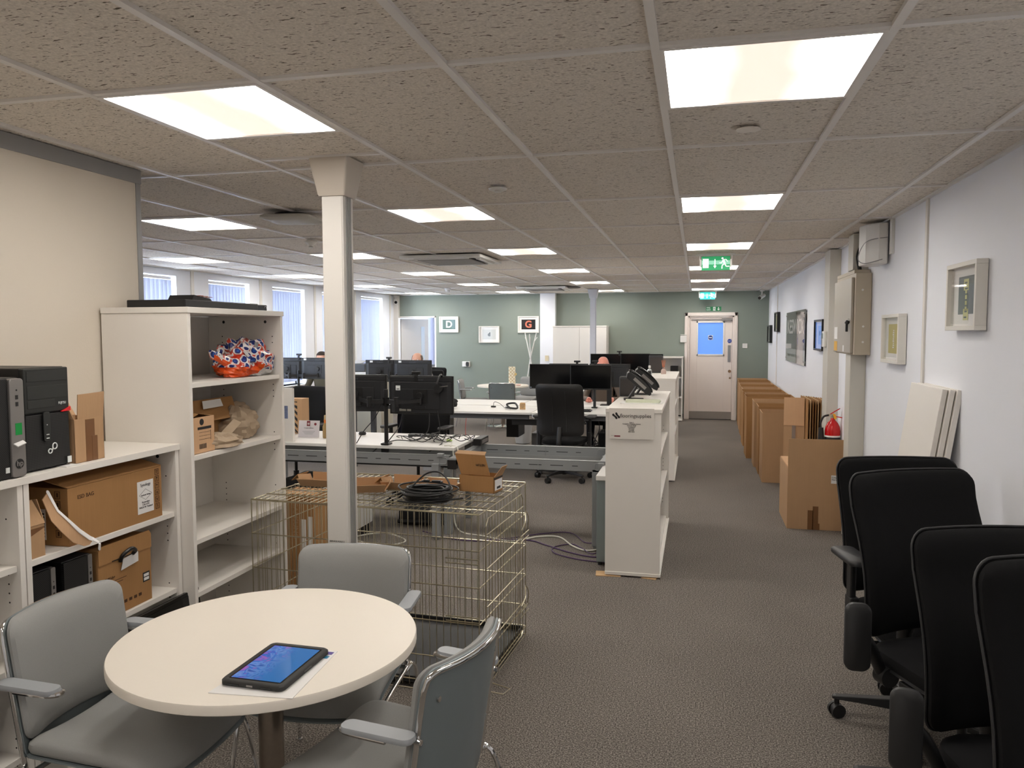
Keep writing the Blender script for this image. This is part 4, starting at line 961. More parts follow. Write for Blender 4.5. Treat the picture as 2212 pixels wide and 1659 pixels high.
# ------------------------------------------------------------ black office chairs
def office_chair(arms='down', seat_z=.50, back_z=.82, shell=False, base=14):
    t = thing('office_chair', '', 'chair', (0,0,0), 0)
    for k in range(5):
        a = math.radians(90+72*k+base); c, s_ = math.cos(a), math.sin(a)
        mb = MB(); rg = []
        for rr, w, z0, z1 in ((.03, .028, .075, .125), (.12, .026, .078, .118), (.24, .021, .082, .106), (.325, .019, .082, .098), (.34, .012, .082, .094)):
            rg.append([(c*rr-s_*w_, s_*rr+c*w_, z) for w_, z in ((-w, z0), (w, z0), (w*.8, z1), (-w*.8, z1))])
        mb.rings(rg); lg = ob('leg', mb, black_pl, t, bevel=.004)
        cx, cy = c*.32, s_*.32; b_ = random.uniform(0, PI); dx, dy = math.cos(b_), math.sin(b_)
        mb = MB(); mb.cyl((cx, cy, .05), (cx, cy, .088), .011, 10)
        mb.tube([(cx+dx*.024, cy+dy*.024, .031), (cx+dx*.010, cy+dy*.010, .031)], [.030, .031], 20); mb.tube([(cx-dx*.024, cy-dy*.024, .031), (cx-dx*.010, cy-dy*.010, .031)], [.030, .031], 20)
        mb.cyl((cx-dx*.008, cy-dy*.008, .034), (cx+dx*.008, cy+dy*.008, .034), .026, 16)
        ob('caster', mb, black_pl, lg, smooth=True)
    mb = MB(); mb.cyl((0,0,.06), (0,0,.26), .028, 20); mb.cyl((0,0,.26), (0,0,seat_z-.11), .016, 16); mb.cyl((0,0,.075), (0,0,.13), .04, 20); ob('gas_column', mb, black_pl, t, smooth=True)
    mb = MB(); mb.box(-.09, .09, -.14, .10, seat_z-.115, seat_z-.065); mb.box(-.235, .235, -.03, .03, seat_z-.095, seat_z-.07); mb.box(-.035, .035, -.26, -.12, seat_z-.105, seat_z-.08)
    mb.tube([(.05, .05, seat_z-.09), (.2, .08, seat_z-.095), (.26, .085, seat_z-.10)], [.006, .006, .014], 8)
    ob('mechanism', mb, black_pl, t, bevel=.005)
    mb = MB()
    for k in range(7): mb.cyl((-.12, -.12+.022*k, seat_z-.088), (.12, -.12+.022*k, seat_z-.088), .009, 8)
    ob('spring_coils', mb, black_pl, t, smooth=True)
    def sd(x, y, z): return (x*(1+.05*y/.24), y+.01, z-.035*max(0, (y-.12)/.12)**2+.008*(x/.24)**2)
    mb = MB(); pad(mb, .48, .47, .10, [(.03, seat_z-.068), (.008, seat_z-.06), (0, seat_z-.04), (.004, seat_z-.018), (.02, seat_z-.004), (.05, seat_z), (.1, seat_z+.002)], sd); ob('seat', mb, black_seat, t, smooth=True)
    mb = MB(); pad(mb, .47, .46, .10, [(.04, seat_z-.078), (.0, seat_z-.070), (.004, seat_z-.06)], sd); ob('seat_pan', mb, black_pl, t, smooth=True)
    hb = .57; zc = back_z
    def bd(x, y, z):
        q = (y+hb/2)/hb
        lum = .035*math.sin(min(1, q*1.25)*PI)
        wf = 1+.03*(q-.35)
        return (x*wf, -.235-.10*q+lum+.045*(x/.24)**2+z, zc+y)
    fab = mesh_fab if shell else black_fab
    mb = MB(); pad(mb, .512, hb, .05, [(.016, -.004), (.004, 0), (0, .010), (.002, .022), (.014, .036), (.04, .046), (.09, .050)], bd); ob('backrest', mb, black_fab, t, smooth=True)
    mb = MB(); pad(mb, .519, hb+.006, .053, [(.05, -.016), (.010, -.010), (0, -.003), (.0, .002)], bd); ob('back_shell', mb, black_fab if not shell else black_pl, t, smooth=True)
    # rim piping
    mb = MB(); pts = []
    k = rrect(.521, hb+.008, .054, 6)
    for i in range(len(k)):
        a = k[i]; b_ = k[(i+1) % len(k)]; pts.append(bd(a[0], a[1], .0))
        if i % 7 == 6:
            for j in range(1, 8): pts.append(bd(a[0]+(b_[0]-a[0])*j/8, a[1]+(b_[1]-a[1])*j/8, .0))
    mb.tube(pts, .0034, 8, closed=True); ob('piping', mb, mat('dark_grey_piping', (46,46,47), .5), t, smooth=True)
    if shell:
        for sx in (-.075, .075):
            mb = MB(); mb.tube([bd(sx, -.24+.05*i, -.0185) for i in range(10)], .0018, 6); ob('seam', mb, grey_trim if False else MATS['dark_grey_piping'], t)
    mb = MB(); mb.tube(spline([(0, -.12, seat_z-.09), (0, -.26, seat_z-.09), (0, -.29, seat_z-.03), bd(0, -hb/2+.04, -.02), bd(0, -hb/2+.09, -.004)], 5), [.028]*21, 10); ob('back_support', mb, black_pl, t, smooth=True)
    for sx in (-1, 1):
        if arms == 'up':
            mb = MB(); mb.tube([(.10*sx, .0, seat_z-.085), (.28*sx, .0, seat_z-.085), (.305*sx, .0, seat_z-.06)], .014, 8); mb.box(.29*sx-.018, .29*sx+.018+.0, -.035, .035, seat_z-.09, seat_z+.07); mb.box(.295*sx-.012, .295*sx+.012, -.025, .025, seat_z, seat_z+.235); a_ = ob('armrest', mb, black_pl, t, bevel=.006)
            mb = MB(); rg = []
            for z, kk in ((seat_z+.23, .9), (seat_z+.236, 1), (seat_z+.25, 1), (seat_z+.256, .92)): rg.append([(.305*sx+x*kk, .02+y*kk, z) for x, y in rrect(.095, .25, .03, 6)])
            mb.rings(rg); ob('arm_pad', mb, mat('arm_pad_black', (46,46,47), .5), a_, smooth=True, ang=60)
        else:
            hub = Vector((.225*sx, -.11, seat_z-.085)); tip = Vector((.365 if sx > 0 else -.295, -.09, seat_z+.125))
            mb = MB(); mb.cyl(hub+Vector((0, -.02, 0)), hub+Vector((0, .03, 0)), .035, 20)
            mb.tube(spline([hub+Vector((.01*sx, .0, 0)), hub+(tip-hub)*.5+Vector((0, 0, .005)), tip], 5), [.02]*4+[.022]*3+[.017]*4, 12); a_ = ob('armrest', mb, black_pl, t, smooth=True)
            mb = MB(); mxx = Matrix.Translation(tip+Vector((.004*sx, .02, -.045))) @ Matrix.Rotation(math.radians(65*sx), 4, 'Z') @ Matrix.Rotation(math.radians(90), 4, 'Y')
            rg = []
            for z, kk in ((-.014, .9), (-.008, 1), (.008, 1), (.014, .9)): rg.append([tuple(mxx @ Vector((x*kk, y*kk, z))) for x, y in rrect(.235, .085, .03, 6)])
            mb.rings(rg); ob('arm_pad', mb, MATS.get('arm_pad_black') or mat('arm_pad_black', (46,46,47), .5), a_, smooth=True, ang=60)
            mb = MB(); q = tip+Vector((.02*sx, -.0, .01)); mb.cyl(tip, tip+Vector((-.010*sx, -.022, 0)), .009, 12); ob('arm_bolt', mb, chrome, a_, smooth=True)
    return t
gch = 'black office chairs parked in a line by the right wall'
OC = office_chair('down', .485, .785, base=60); OC.location = (1.075, .108, 0); OC.rotation_euler = (0, 0, math.radians(193)); OC['group'] = gch
OC['label'] = 'black office chair with folded arms, second nearest of the line by the right wall'
o9 = office_chair('down', .56, .868, base=60); o9['group'] = gch; o9.location = (1.045, -.51, .0); o9.rotation_euler = (0, 0, math.radians(191)); o9['label'] = ( 'black office chair cropped by the right edge of the photo, nearest of the line')
o2 = office_chair('down', .55, .858, base=93); o2.location = (1.030, .70, 0); o2.rotation_euler = (0, 0, math.radians(206)); o2['group'] = gch; o2['label'] = 'black office chair with folded arm pads, second farthest of the line by the right wall'
OU = office_chair('up', .50, .815, base=36); OU.location = (1.050, 1.285, 0); OU.rotation_euler = (0, 0, math.radians(191)); OU['group'] = gch; OU['label'] = 'black office chair with an upright left armrest, farthest of the line by the right wall'
OM = office_chair('up', .48, .815, shell=True); OM.location = (-1.33, 6.48, 0); OM.rotation_euler = (0, 0, math.radians(-3)); OM['label'] = 'black office chair with a seamed back at the white desk before two dark screens'
dup(OU, (-2.56, 5.05, 0), 176, 'black office chair behind the near desk, half hidden by the back-turned screens', 'black chairs at the desks')
dup(OU, (-3.88, 5.02, 0), 170, 'black office chair left of the near pole behind the certificate', 'black chairs at the desks')
dup(OU, (-4.12, 9.55, 0), 168, 'black office chair beside the bald person behind the middle screens', 'black chairs at the desks')
# ------------------------------------------------------------ wire dog cage
CA = math.atan2(-.069, 1.199)
t = thing('wire_cage', 'large folding wire pet cage standing on the floor behind the foreground table', 'pet cage', (-2.015, 1.207, 0), math.degrees(CA))
LW, LD, LH = 1.19, .78, .85
cgm = brass_wire; R_ = .0018; R2 = .003
def cage_panel(name, p0, u, v, w, h, nu, hv, off, extra=None, m=None):
    mb = MB(); p0 = Vector(p0); u = Vector(u); v = Vector(v); off = Vector(off)
    for i in range(nu+1): a = p0+u*(w*i/nu)+off*R_; mb.tube([a, a+v*h], R_, 5, caps=False)
    for z in hv: a = p0+v*z-off*R_; mb.tube([a, a+u*w], R2, 6)
    if extra: extra(mb)
    return ob(name, mb, cgm, t, smooth=True)
hv = (.03, .15, .32, .49, .66, LH-.004)
cage_panel('front_panel', (0,0,.02), (1,0,0), (0,0,1), LW, LH-.02, 34, hv[:5]+(LH-.022,), (0,1,0))
cage_panel('back_panel', (0,LD,.02), (1,0,0), (0,0,1), LW, LH-.02, 34, hv[:5]+(LH-.022,), (0,-1,0))
def door_bits(mb):
    x = LW+.010
    pts = [(x, .07, .06), (x, .07, LH-.07), (x, .10, LH-.04), (x, LD-.12, LH-.04), (x, LD-.09, LH-.07), (x, LD-.09, .06), (x, LD-.12, .04), (x, .10, .04)]
    mb.tube(pts, R2, 6, closed=True)
    for k in range(13): yy = .12+k*(LD-.26)/12; mb.tube([(x, yy, .04), (x, yy, LH-.04)], R_, 5, caps=False)
    for z in (.22, .40, .58, .74): mb.tube([(x+.004, .07, z), (x+.004, LD-.09, z)], R2, 6)
cage_panel('right_side_panel', (LW,0,.02), (0,1,0), (0,0,1), LD, LH-.02, 8, hv[:5]+(LH-.022,), (-1,0,0), door_bits)
cage_panel('left_side_panel', (0,0,.02), (0,1,0), (0,0,1), LD, LH-.02, 20, hv[:5]+(LH-.022,), (1,0,0))
cage_panel('top_panel', (0,0,LH), (1,0,0), (0,1,0), LW, LD, 34, (.0, .13, .26, .39, .52, .65, LD), (0,0,-1))
mb = MB(); x = LW+.018
for zc in (.66, .25):
    mb.tube(spline([(x, LD-.14, zc-.04), (x+.01, LD-.10, zc), (x, LD-.07, zc+.05), (x+.01, LD-.04, zc+.01), (x, LD-.02, zc-.06)], 5), .003, 6)
    for k in range(2): mb.tube([(x, LD-.16, zc+.03*k-.1), (x, LD, zc+.03*k-.1)], .0028, 6)
ob('door_latches', mb, cgm, t, smooth=True)
for zc in (.62, .35, .08):
    mb = MB(); mb.tube([(LW, -.006, zc), (LW-.16, -.006, zc), (LW-.16, -.006, zc+.022), (LW, -.006, zc+.022)], .003, 6); ob('front_latch_wire', mb, cgm, t, smooth=True)
for xx in (.12, .30, .50, .72, .95): mb = MB(); mb.tube([(xx, -.003, LH), (xx+.035, -.003, LH)], .006, 8); ob('hinge_clip', mb, cgm, t, smooth=True)
mb = MB(); mb.box(.012, LW-.012, .012, LD-.012, .024, .03); mb.box(.012, .02, .012, LD-.012, .03, .055); mb.box(LW-.02, LW-.012, .012, LD-.012, .03, .055); mb.box(.02, LW-.02, .012, .02, .03, .055); mb.box(.02, LW-.02, LD-.02, LD-.012, .03, .055)
ob('floor_tray', mb, mat('grey_plastic_tray', (36,36,36), .45), t, bevel=.003)
mb = MB(); mb.tube([(LW, .02, .028), (LW+.10, .04, .012), (LW+.115, .10, .012), (LW+.02, .12, .02)], .003, 6); mb.tube([(0,0,.003), (0,LD,.003), (LW,LD,.003), (LW,0,.003)], .003, 6, closed=True)
for cx_ in (0, LW):
    for cy_ in (0, LD): mb.tube([(cx_, cy_, .003), (cx_, cy_, LH)], R2, 6)
ob('base_wires', mb, cgm, t, smooth=True)
def on_cage(x, y, z=LH+.0045):   # local cage coordinates to world
    c, s_ = math.cos(CA), math.sin(CA); return (-2.015+x*c-y*s_, 1.207+x*s_+y*c, z)
# shallow open mailer boxes on the cage
def mailer():
    t = thing('mailer_box', '', 'cardboard box', (0,0,0), 0, 'shallow open cardboard mailers on the wire cage')
    w, d, h = .17, .13, .042
    mb = MB(); mb.sheet((-w/2, -d/2, 0), (w/2, -d/2, 0), (w/2, d/2, 0), (-w/2, d/2, 0), .003); ob('base_panel', mb, card_in, t)
    o_ = .028
    for nm, a, b_, c, e in (('front_wall', (-w/2, -d/2, 0), (w/2, -d/2, 0), (w/2+.01, -d/2-o_, h), (-w/2-.01, -d/2-o_, h)), ('back_wall', (w/2, d/2, 0), (-w/2, d/2, 0), (-w/2, d/2, h+.012), (w/2, d/2, h+.012)),
                            ('left_wall', (-w/2, d/2, 0), (-w/2, -d/2, 0), (-w/2-o_*.6, -d/2-.004, h+.02), (-w/2-o_*.6, d/2, h)), ('right_wall', (w/2, -d/2, 0), (w/2, d/2, 0), (w/2+o_, d/2, h), (w/2+o_, -d/2, h))):
        mb = MB(); mb.sheet(a, b_, c, e, .003); mb.sheet(a, b_, (c[0], c[1], c[2]), (e[0], e[1], e[2]), -.0006); ob(nm, mb, card, t)
    mb = MB(); mb.sheet((-w/2-o_*.6, -d/2-.004, h+.02), (-w/2-o_*.6-.035, -d/2-.01, h*.7), (-w/2-o_*.6-.03, d/2-.03, h*.7), (-w/2-o_*.6, d/2-.02, h+.016), .003); ob('side_flap', mb, card_d, t)
    return t
ML = mailer()
spots = [(.145, .42, 2, 'open cardboard mailer on the cage top, leftmost, beside the bookcase'), (.46, .35, 24, 'open cardboard mailer on the cage immediately right of the near pole, partly hidden'), (.61, .47, 2, 'open cardboard mailer at the back middle of the cage top'), (.815, .42, -6, 'open cardboard mailer behind the black cable coil, rightmost of the shallow ones')]
for i, (a, b_, r_, l_) in enumerate(spots):
    o = ML if i == 0 else copy_tree(ML); o.location = on_cage(a, b_); o.rotation_euler = (0, 0, CA+math.radians(r_)); o['label'] = l_
p_ = on_cage(1.03, .50)
t = thing('product_box', 'open-lidded brown box with a white barcode label, rightmost on the cage', 'cardboard box', p_, math.degrees(CA)-6)
w, d, h = .195, .11, .085
mb = MB(); mb.box(-w/2, w/2, -d/2, -d/2+.003, 0, h); mb.box(-w/2, w/2, d/2-.003, d/2, 0, h); mb.box(-w/2, -w/2+.003, -d/2, d/2, 0, h); mb.box(w/2-.003, w/2, -d/2, d/2, 0, h); mb.box(-w/2, w/2, -d/2, d/2, 0, .003); ob('box_body', mb, card_d, t)
mb = MB(); mb.sheet((-w/2+.0, -d/2+.02, h), (w/2-.03, -d/2+.02, h), (w/2-.055, -d/2+.01, h+.105), (-w/2-.03, -d/2+.01, h+.105), -.003); ld = ob('lid', mb, card_d, t)
mb = MB(); mb.sheet((-w/2-.03, -d/2+.01, h+.105), (w/2-.055, -d/2+.01, h+.105), (w/2-.06, -d/2+.04, h+.118), (-w/2-.025, -d/2+.04, h+.118), .003); ob('lid_tuck_flap', mb, card, ld)
text('lettering', 'NETUM', .016, ink, ld, (.018, -d/2+.0105, h+.060), (PI/2-.09, PI, 0), 'CENTER')
mb = MB(); mb.sheet((w/2, -d/2, h), (w/2, d/2, h), (w/2+.03, d/2-.01, h+.05), (w/2+.03, -d/2+.03, h+.05), .003); ob('side_flap', mb, card, t)
mb = MB(); mb.box(w/2, w/2+.001, -d/2+.012, d/2-.008, .012, .066); ob('barcode_label', mb, paper, t); mb = MB(); mb.box(w/2+.001, w/2+.0015, -.02, .025, .018, .03); mb.box(w/2, w/2+.0012, -d/2, d/2, .069, .078); ob('barcode', mb, ink, t)
# black cable coil
random.seed(11); mb = MB(); cz = LH+.006
def ringpts(cx, cy, rx, ry, z0, dz, ph, n=22, til=0):
    return [(cx+rx*math.cos(2*PI*i/n+ph)+.004*math.sin(5*i), cy+ry*math.sin(2*PI*i/n+ph), z0+dz*math.sin(2*PI*i/n+ph*2)+.0) for i in range(n)]
for k in range(22):
    rx = .085+.055*random.random(); ry = rx*.95
    mb.tube(ringpts(random.uniform(-.015, .015), random.uniform(-.012, .012), rx, ry, .010+.0026*k, .004+.004*random.random(), random.random()*6), .0042, 7, closed=True)
mb.tube(spline([(-.13, -.06, .02), (-.10, .0, .05), (-.04, .06, .115), (.02, .07, .130), (.07, .05, .11), (.10, .02, .07), (.06, -.04, .055), (-.05, -.10, .03)], 8), .0045, 8)
mb.tube(spline([(-.12, -.10, .012), (-.02, -.13, .016), (.08, -.08, .02), (.16, .02, .012), (.15, .05, .01)], 8), .0042, 7)
p_ = on_cage(.86, .205, LH+.003)
t = thing('cable_coil', 'tangled coil of thick black cable lying on top of the wire cage', 'cable coil', p_, 0)
ob('coil', mb, cable_k, t, smooth=True)
mb = MB(); mb.box(.0, .045, .045, .063, .078, .090); mb.box(-.045, -.015, .05, .066, .078, .09); ob('connectors', mb, black_pl, t, bevel=.002)
mb = MB(); mb.box(.045, .057, .048, .060, .080, .088); mb.box(-.054, -.045, .053, .063, .080, .088); ob('plug_tips', mb, chrome, t)
# tall brown carton behind the cage
t = thing('tall_carton', 'tall brown carton with white labels standing behind the wire cage', 'cardboard box', (-2.315, 2.30, 0), -3)
mb = MB(); mb.box(-.115, .115, -.1, .1, 0, .66); ob('carton_body', mb, card_d, t, bevel=.003)
mb = MB(); mb.box(.03, .065, -.1015, -.1, .30, .50); mb.box(.075, .11, -.1015, -.1, .24, .52); ob('white_labels', mb, paper, t)
mb = MB(); mb.box(-.115, .115, -.02, .02, .6605, .6615); ob('tape', mb, tape, t)
text('lettering', 'SAMSUNG', .05, card, t, (-.025, -.1015, .60), (PI/2, PI/2, 0), 'LEFT')
# ------------------------------------------------------------ things on the bookcases
t = thing('tower_computer', 'black tower computer with a honeycomb grille, white infinity mark and red corner', 'computer', (-2.135, .012, 1.1855), 90)
# local X = world +Y (0..w), local -Y = front (world +X)
w, h, d = .195, .365, .345
mb = MB(); mb.box(.0, w, .012, d, .0, h); ob('case', mb, black_pl, t, bevel=.004)
mb = MB(); mb.box(.0, w, -.006, .012, h-.16, h-.002); ob('drive_bay_front', mb, mat('soft_black', (33,35,33), .5), t, bevel=.004)
mb = MB()
for a, b_, c, e in ((.012, w-.01, h-.048, h-.012), (.012, w-.01, h-.11, h-.064), (.012, .13, h-.142, h-.115)): mb.box(a, b_, -.0072, -.006, c, e)
ob('drive_covers', mb, mat('soft_black_2', (38,40,38), .45), t, bevel=.001)
mb = MB(); mb.prism([(.0, .008), (w, .008), (w-.002, h-.165), (.004, h-.165)], -.010, .004, 0, Matrix.Rotation(PI/2, 4, 'X')); ob('front_grille', mb, grille_hex, t, bevel=.002)
mb = MB(); mb.prism([(w-.04, h-.163), (w+.001, h-.163), (w+.001, h-.147)], .004, .0115, 0, Matrix.Rotation(PI/2, 4, 'X')); ob('red_corner', mb, mat('bright_red', (220,30,40), .4), t)
mb = MB(); mb.prism([(.085+x, .155+z) for x, z in rrect(.028, .105, .008, 4)], 0, .005, 0, Matrix.Translation((0, -.0085, 0)) @ Matrix.Rotation(PI/2, 4, 'X')); ob('port_strip', mb, mat('soft_black_2', (38,40,38), .45), t, bevel=.001)
mb = MB(); mb.box(.08, .092, -.015, -.0135, .125, .128); mb.box(.08, .092, -.015, -.0135, .112, .115); mb.box(.083, .086, -.015, -.0135, .16, .163); ob('port_marks', mb, sticker_w, t)
mb = MB(); y_ = -.0135
mb.tube([(.094+.008*math.cos(a), y_, .066+.008*math.sin(a)) for a in [math.radians(40+30*i) for i in range(11)]]+[(.105, y_, .073), (.106, y_, .083)]+[(.115+.010*math.cos(a), y_, .082+.011*math.sin(a)) for a in [math.radians(150-30*i) for i in range(11)]], .0021, 8); ob('infinity_mark', mb, sticker_w, t, smooth=True)
text('lettering', 'FUJITSU', .0125, sticker_w, t, (.145, -.0075, h-.135), FY, 'LEFT', sx=.8)
mb = MB(); mb.box(w-.022, w-.004, -.0125, -.0105, .012, .035); ob('processor_sticker', mb, sticker_w, t)
mb = MB(); mb.box(-.0012, 0, .02, .04, h-.052, h-.042); ob('side_label', mb, sticker_w, t)
t = thing('tower_computer', 'black and grey tower computer with a green sticker on the low bookcases', 'computer', (-2.105, -.215, 1.1855), 90)
mb = MB(); mb.box(.0, .19, .01, .34, 0, .338); ob('case', mb, black_pl, t, bevel=.004)
mb = MB(); mb.box(.0, .135, -.004, .01, .004, .334); ob('front_grille', mb, grille_hex2, t, bevel=.001)
mb = MB(); mb.prism(rrect(.056, .332, .012, 5, .163, .169), 0, .022, 0, Matrix.Translation((0, .01, 0)) @ Matrix.Rotation(PI/2, 4, 'X')); ob('grey_front_strip', mb, silver_pl, t, bevel=.003)
mb = MB(); mb.box(.152, .178, -.0125, -.0118, .145, .185); ob('green_sticker', mb, green_st, t)
mb = MB(); mb.lathe([(.001, 0), (.0165, 0), (.0165, .0012), (.001, .0012)], 28, 0, (0,0,0), Matrix.Translation((.163, -.012, .048)) @ Matrix.Rotation(PI/2, 4, 'X')); ob('round_logo', mb, ink, t)
text('lettering', 'hp', .026, silver_pl, t, (.150, -.0135, .041), (PI/2, 0, 0), 'LEFT', bold=.0006)
mb = MB()
for z_ in (.242, .265): mb.box(.157, .167, -.013, -.0118, z_, z_+.014)
mb.cyl((.162, -.0118, .296), (.162, -.013, .296), .003, 10); ob('ports', mb, ink, t)
mb = MB(); mb.box(.115, .130, -.0055, -.004, .022, .04); ob('processor_sticker', mb, sticker_w, t)
mb = MB(); mb.sheet((.14, -.014, .118), (.178, -.014, .126), (.176, -.03, .118), (.142, -.03, .11), .004); ob('torn_paper_tag', mb, paper, t)
mb = MB(); mb.box(0, .06, 0, .05, 0, .002); o = ob('paper_slip', mb, paper, loc=(-2.10, .155, 1.1857), rot=(0,0,1.5)); tag(o, 'tiny slip of paper under the corner of the black tower computer', 'paper')
# small open carton right of the tower
t = thing('open_carton', 'small battered carton with raised flaps and brown tape beside the black tower', 'cardboard box', (-2.125, .222, 1.1855), 90)
w, d, h = .148, .13, .165
mb = MB(); mb.box(0, w, 0, .003, 0, h); mb.box(0, w, d-.003, d, 0, h); mb.box(0, .003, 0, d, 0, h); mb.box(w-.003, w, 0, d, 0, h); mb.box(0, w, 0, d, 0, .003); ob('box_body', mb, card, t, bevel=.001)
mb = MB(); mb.sheet((.018, .0, h), (w, .0, h), (w+.002, -.006, h+.095), (.020, -.004, h+.092), -.003); ob('front_flap', mb, card, t)
mb = MB(); mb.sheet((0, 0, h), (0, d, h), (-.045, d-.01, h+.05), (-.02, .01, h+.055), .003); ob('left_flap', mb, card, t)
mb = MB(); mb.sheet((0, d, h), (w, d, h), (w-.01, d+.03, h+.06), (.01, d+.03, h+.06), .003); ob('back_flap', mb, card_in, t)
mb = MB(); mb.box(.055, .10, -.0012, 0, .0, h-.005); mb.box(.085, .112, -.002, -.0005, .0, .095); ob('tape', mb, tape, t)
# long product box with shipping icons
def icons(t, x, z, s, y, n, five=True):
    mb = MB()
    for k in range(n):
        zz = z-k*s*1.22
        for a, b_, c, e in ((-s/2, s/2, -s/2, -s/2+.002), (-s/2, s/2, s/2-.002, s/2), (-s/2, -s/2+.002, -s/2, s/2), (s/2-.002, s/2, -s/2, s/2)): mb.box(x+a, x+b_, y-.0006, y, zz+c, zz+e)
        q = s*.3
        def b2(a, b_, c, e): mb.box(x+a*q, x+b_*q, y-.0006, y, zz+c*q, zz+e*q)
        if k == 0: b2(-.55, -.3, -.9, .9); b2(.3, .55, -.9, .9); b2(-.75, -.1, .45, .65); b2(.1, .75, .45, .65)
        elif k == 1: b2(-.6, .6, .1, .95); b2(-.12, .12, -.9, .1); b2(-.5, .5, -1.0, -.8)
        elif k == 2: b2(-.9, .9, .1, .45); b2(-.6, .6, .45, .75); b2(-.08, .08, -.9, .1); b2(-.08, .35, -.95, -.8)
        elif k == 3: b2(-.6, -.3, -.8, .2); b2(.3, .6, -.8, .2); b2(-.25, .25, -.2, .9); b2(-.7, .7, -.9, -.7)
        elif k == 4: b2(-.9, -.4, .2, .7); b2(.4, .9, .2, .7); b2(-.4, .4, -.3, .3); b2(-.7, -.2, -.9, -.4); b2(.2, .7, -.9, -.4)
    ob('shipping_icons', mb, inkb, t)
    if five: text('lettering', '5', s*.75, inkb, t, (x-s*.2, y-.0006, z-(n-1)*s*1.22-s*.22), FY)
t = thing('product_box', 'long brown box printed ESD BAG with a white shipping label, on the upper shelf', 'cardboard box', (-2.112, .165, .8878), 90)
w, d, h = .512, .30, .215
mb = MB(); mb.box(0, w, 0, d, 0, h); ob('box_body', mb, card_d, t, bevel=.0015)
mb = MB(); mb.sheet((0, 0, h+.001), (w, 0, h+.001), (w, d*.5, h+.035), (0, d*.5, h+.035), .003); ob('top_flap', mb, card_d, t)
text('lettering', 'ESD BAG', .021, inkb, t, (.045, -.0006, .168), FY)
icons(t, .482, .195, .024, -.0006, 6)
mb = MB(); mb.box(.362, .458, -.0012, 0, .035, .170); ob('white_label', mb, paper, t)
text('label_text', 'Synology', .017, ink, t, (.41, -.0016, .148), FY, 'CENTER')
text('label_text', 'Synthetic Rating', .0085, ink, t, (.41, -.0016, .108), FY, 'CENTER')
text('label_text', 'Rotterdam\nC/N:1725\nMADE IN Thailand', .0105, ink, t, (.41, -.0016, .078), FY, 'CENTER', space=1.0)
mb = MB()
for a, b_ in (((.372, .112), (.41, .135)), ((.41, .135), (.448, .112)), ((.448, .112), (.41, .09)), ((.41, .09), (.372, .112))): mb.bar((a[0], -.0014, a[1]), (b_[0], -.0014, b_[1]), .0009, .0005, up=(0,1,0))
ob('label_lines', mb, ink, t)
mb = MB()
for k in range(5):
    zz = .19-k*.036
    for a, b_, c, e in ((-.012, .012, -.014, -.012), (-.012, .012, .012, .014), (-.012, -.010, -.014, .014), (.010, .012, -.014, .014)): mb.box(-.0008, 0, .045+a, .045+b_, zz+c, zz+e)
    mb.box(-.0008, 0, .041, .049, zz-.008, zz+.008)
ob('end_icons', mb, inkb, t)
mb = MB(); mb.box(-.0010, 0, .10, .16, .02, .135); ob('barcode_label', mb, paper, t); mb = MB()
for k in range(8): mb.box(-.0016, -.0009, .105, .155, .030+.012*k, .036+.012*k)
ob('barcode', mb, ink, t)
# small carton at left in same compartment with paper strip
t = thing('open_carton', 'small taped carton at the left end of the upper shelf under the computers', 'cardboard box', (-2.115, -.012, .8878), 90)
mb = MB(); mb.box(0, .072, 0, .14, 0, .115); ob('box_body', mb, card, t, bevel=.001)
mb = MB(); mb.sheet((0, 0, .115), (.072, 0, .115), (.05, .03, .20), (.0, .03, .20), .003); mb.sheet((.072, 0, .115), (.072, .12, .115), (.062, .11, .19), (.062, .02, .2), .003); ob('flaps', mb, card, t)
mb = MB(); mb.sheet((.01, -.001, .08), (.07, -.001, .10), (.07, -.001, .105), (.0, -.001, .105), .0006); ob('tape', mb, tape, t)
t = thing('paper_wrap_strip', 'torn brown paper strip with a crumpled white edge draped over the shelf edge', 'wrapping paper', (-2.10, .08, .8878), 90)
mb = MB(); random.seed(3)
P1 = [(.0, .03, .21), (.02, .01, .14), (.045, -.010, .10), (.09, -.015, .05), (.135, -.016, .012), (.15, -.020, .004)]
rg = []
for i, p in enumerate(P1):
    wd_ = [.02, .03, .035, .035, .022, .012][i]
    rg.append([(p[0]-wd_*.5, p[1]-.002, p[2]-wd_*.8), (p[0]+wd_*.3, p[1]-.006, p[2]+wd_*.2), (p[0]+wd_*.3, p[1]-.003, p[2]+wd_*.2), (p[0]-wd_*.5, p[1]+.002, p[2]-wd_*.8)])
mb.rings(rg); ob('paper_strip', mb, card_in, t, smooth=True)
mb = MB(); rg = []
for i, p in enumerate(P1+[(.157, -.040, -.012), (.160, -.036, -.035)]):
    wob = .003*math.sin(i*3.1); k = .007+.002*math.sin(i*5)
    rg.append([(p[0]+k*math.cos(a)+.010, p[1]-.006+.4*k*math.sin(a)+wob, p[2]+k*math.sin(a)+.008) for a in [2*PI*j/8 for j in range(8)]])
mb.rings(rg); ob('crumpled_edge', mb, paper, t)
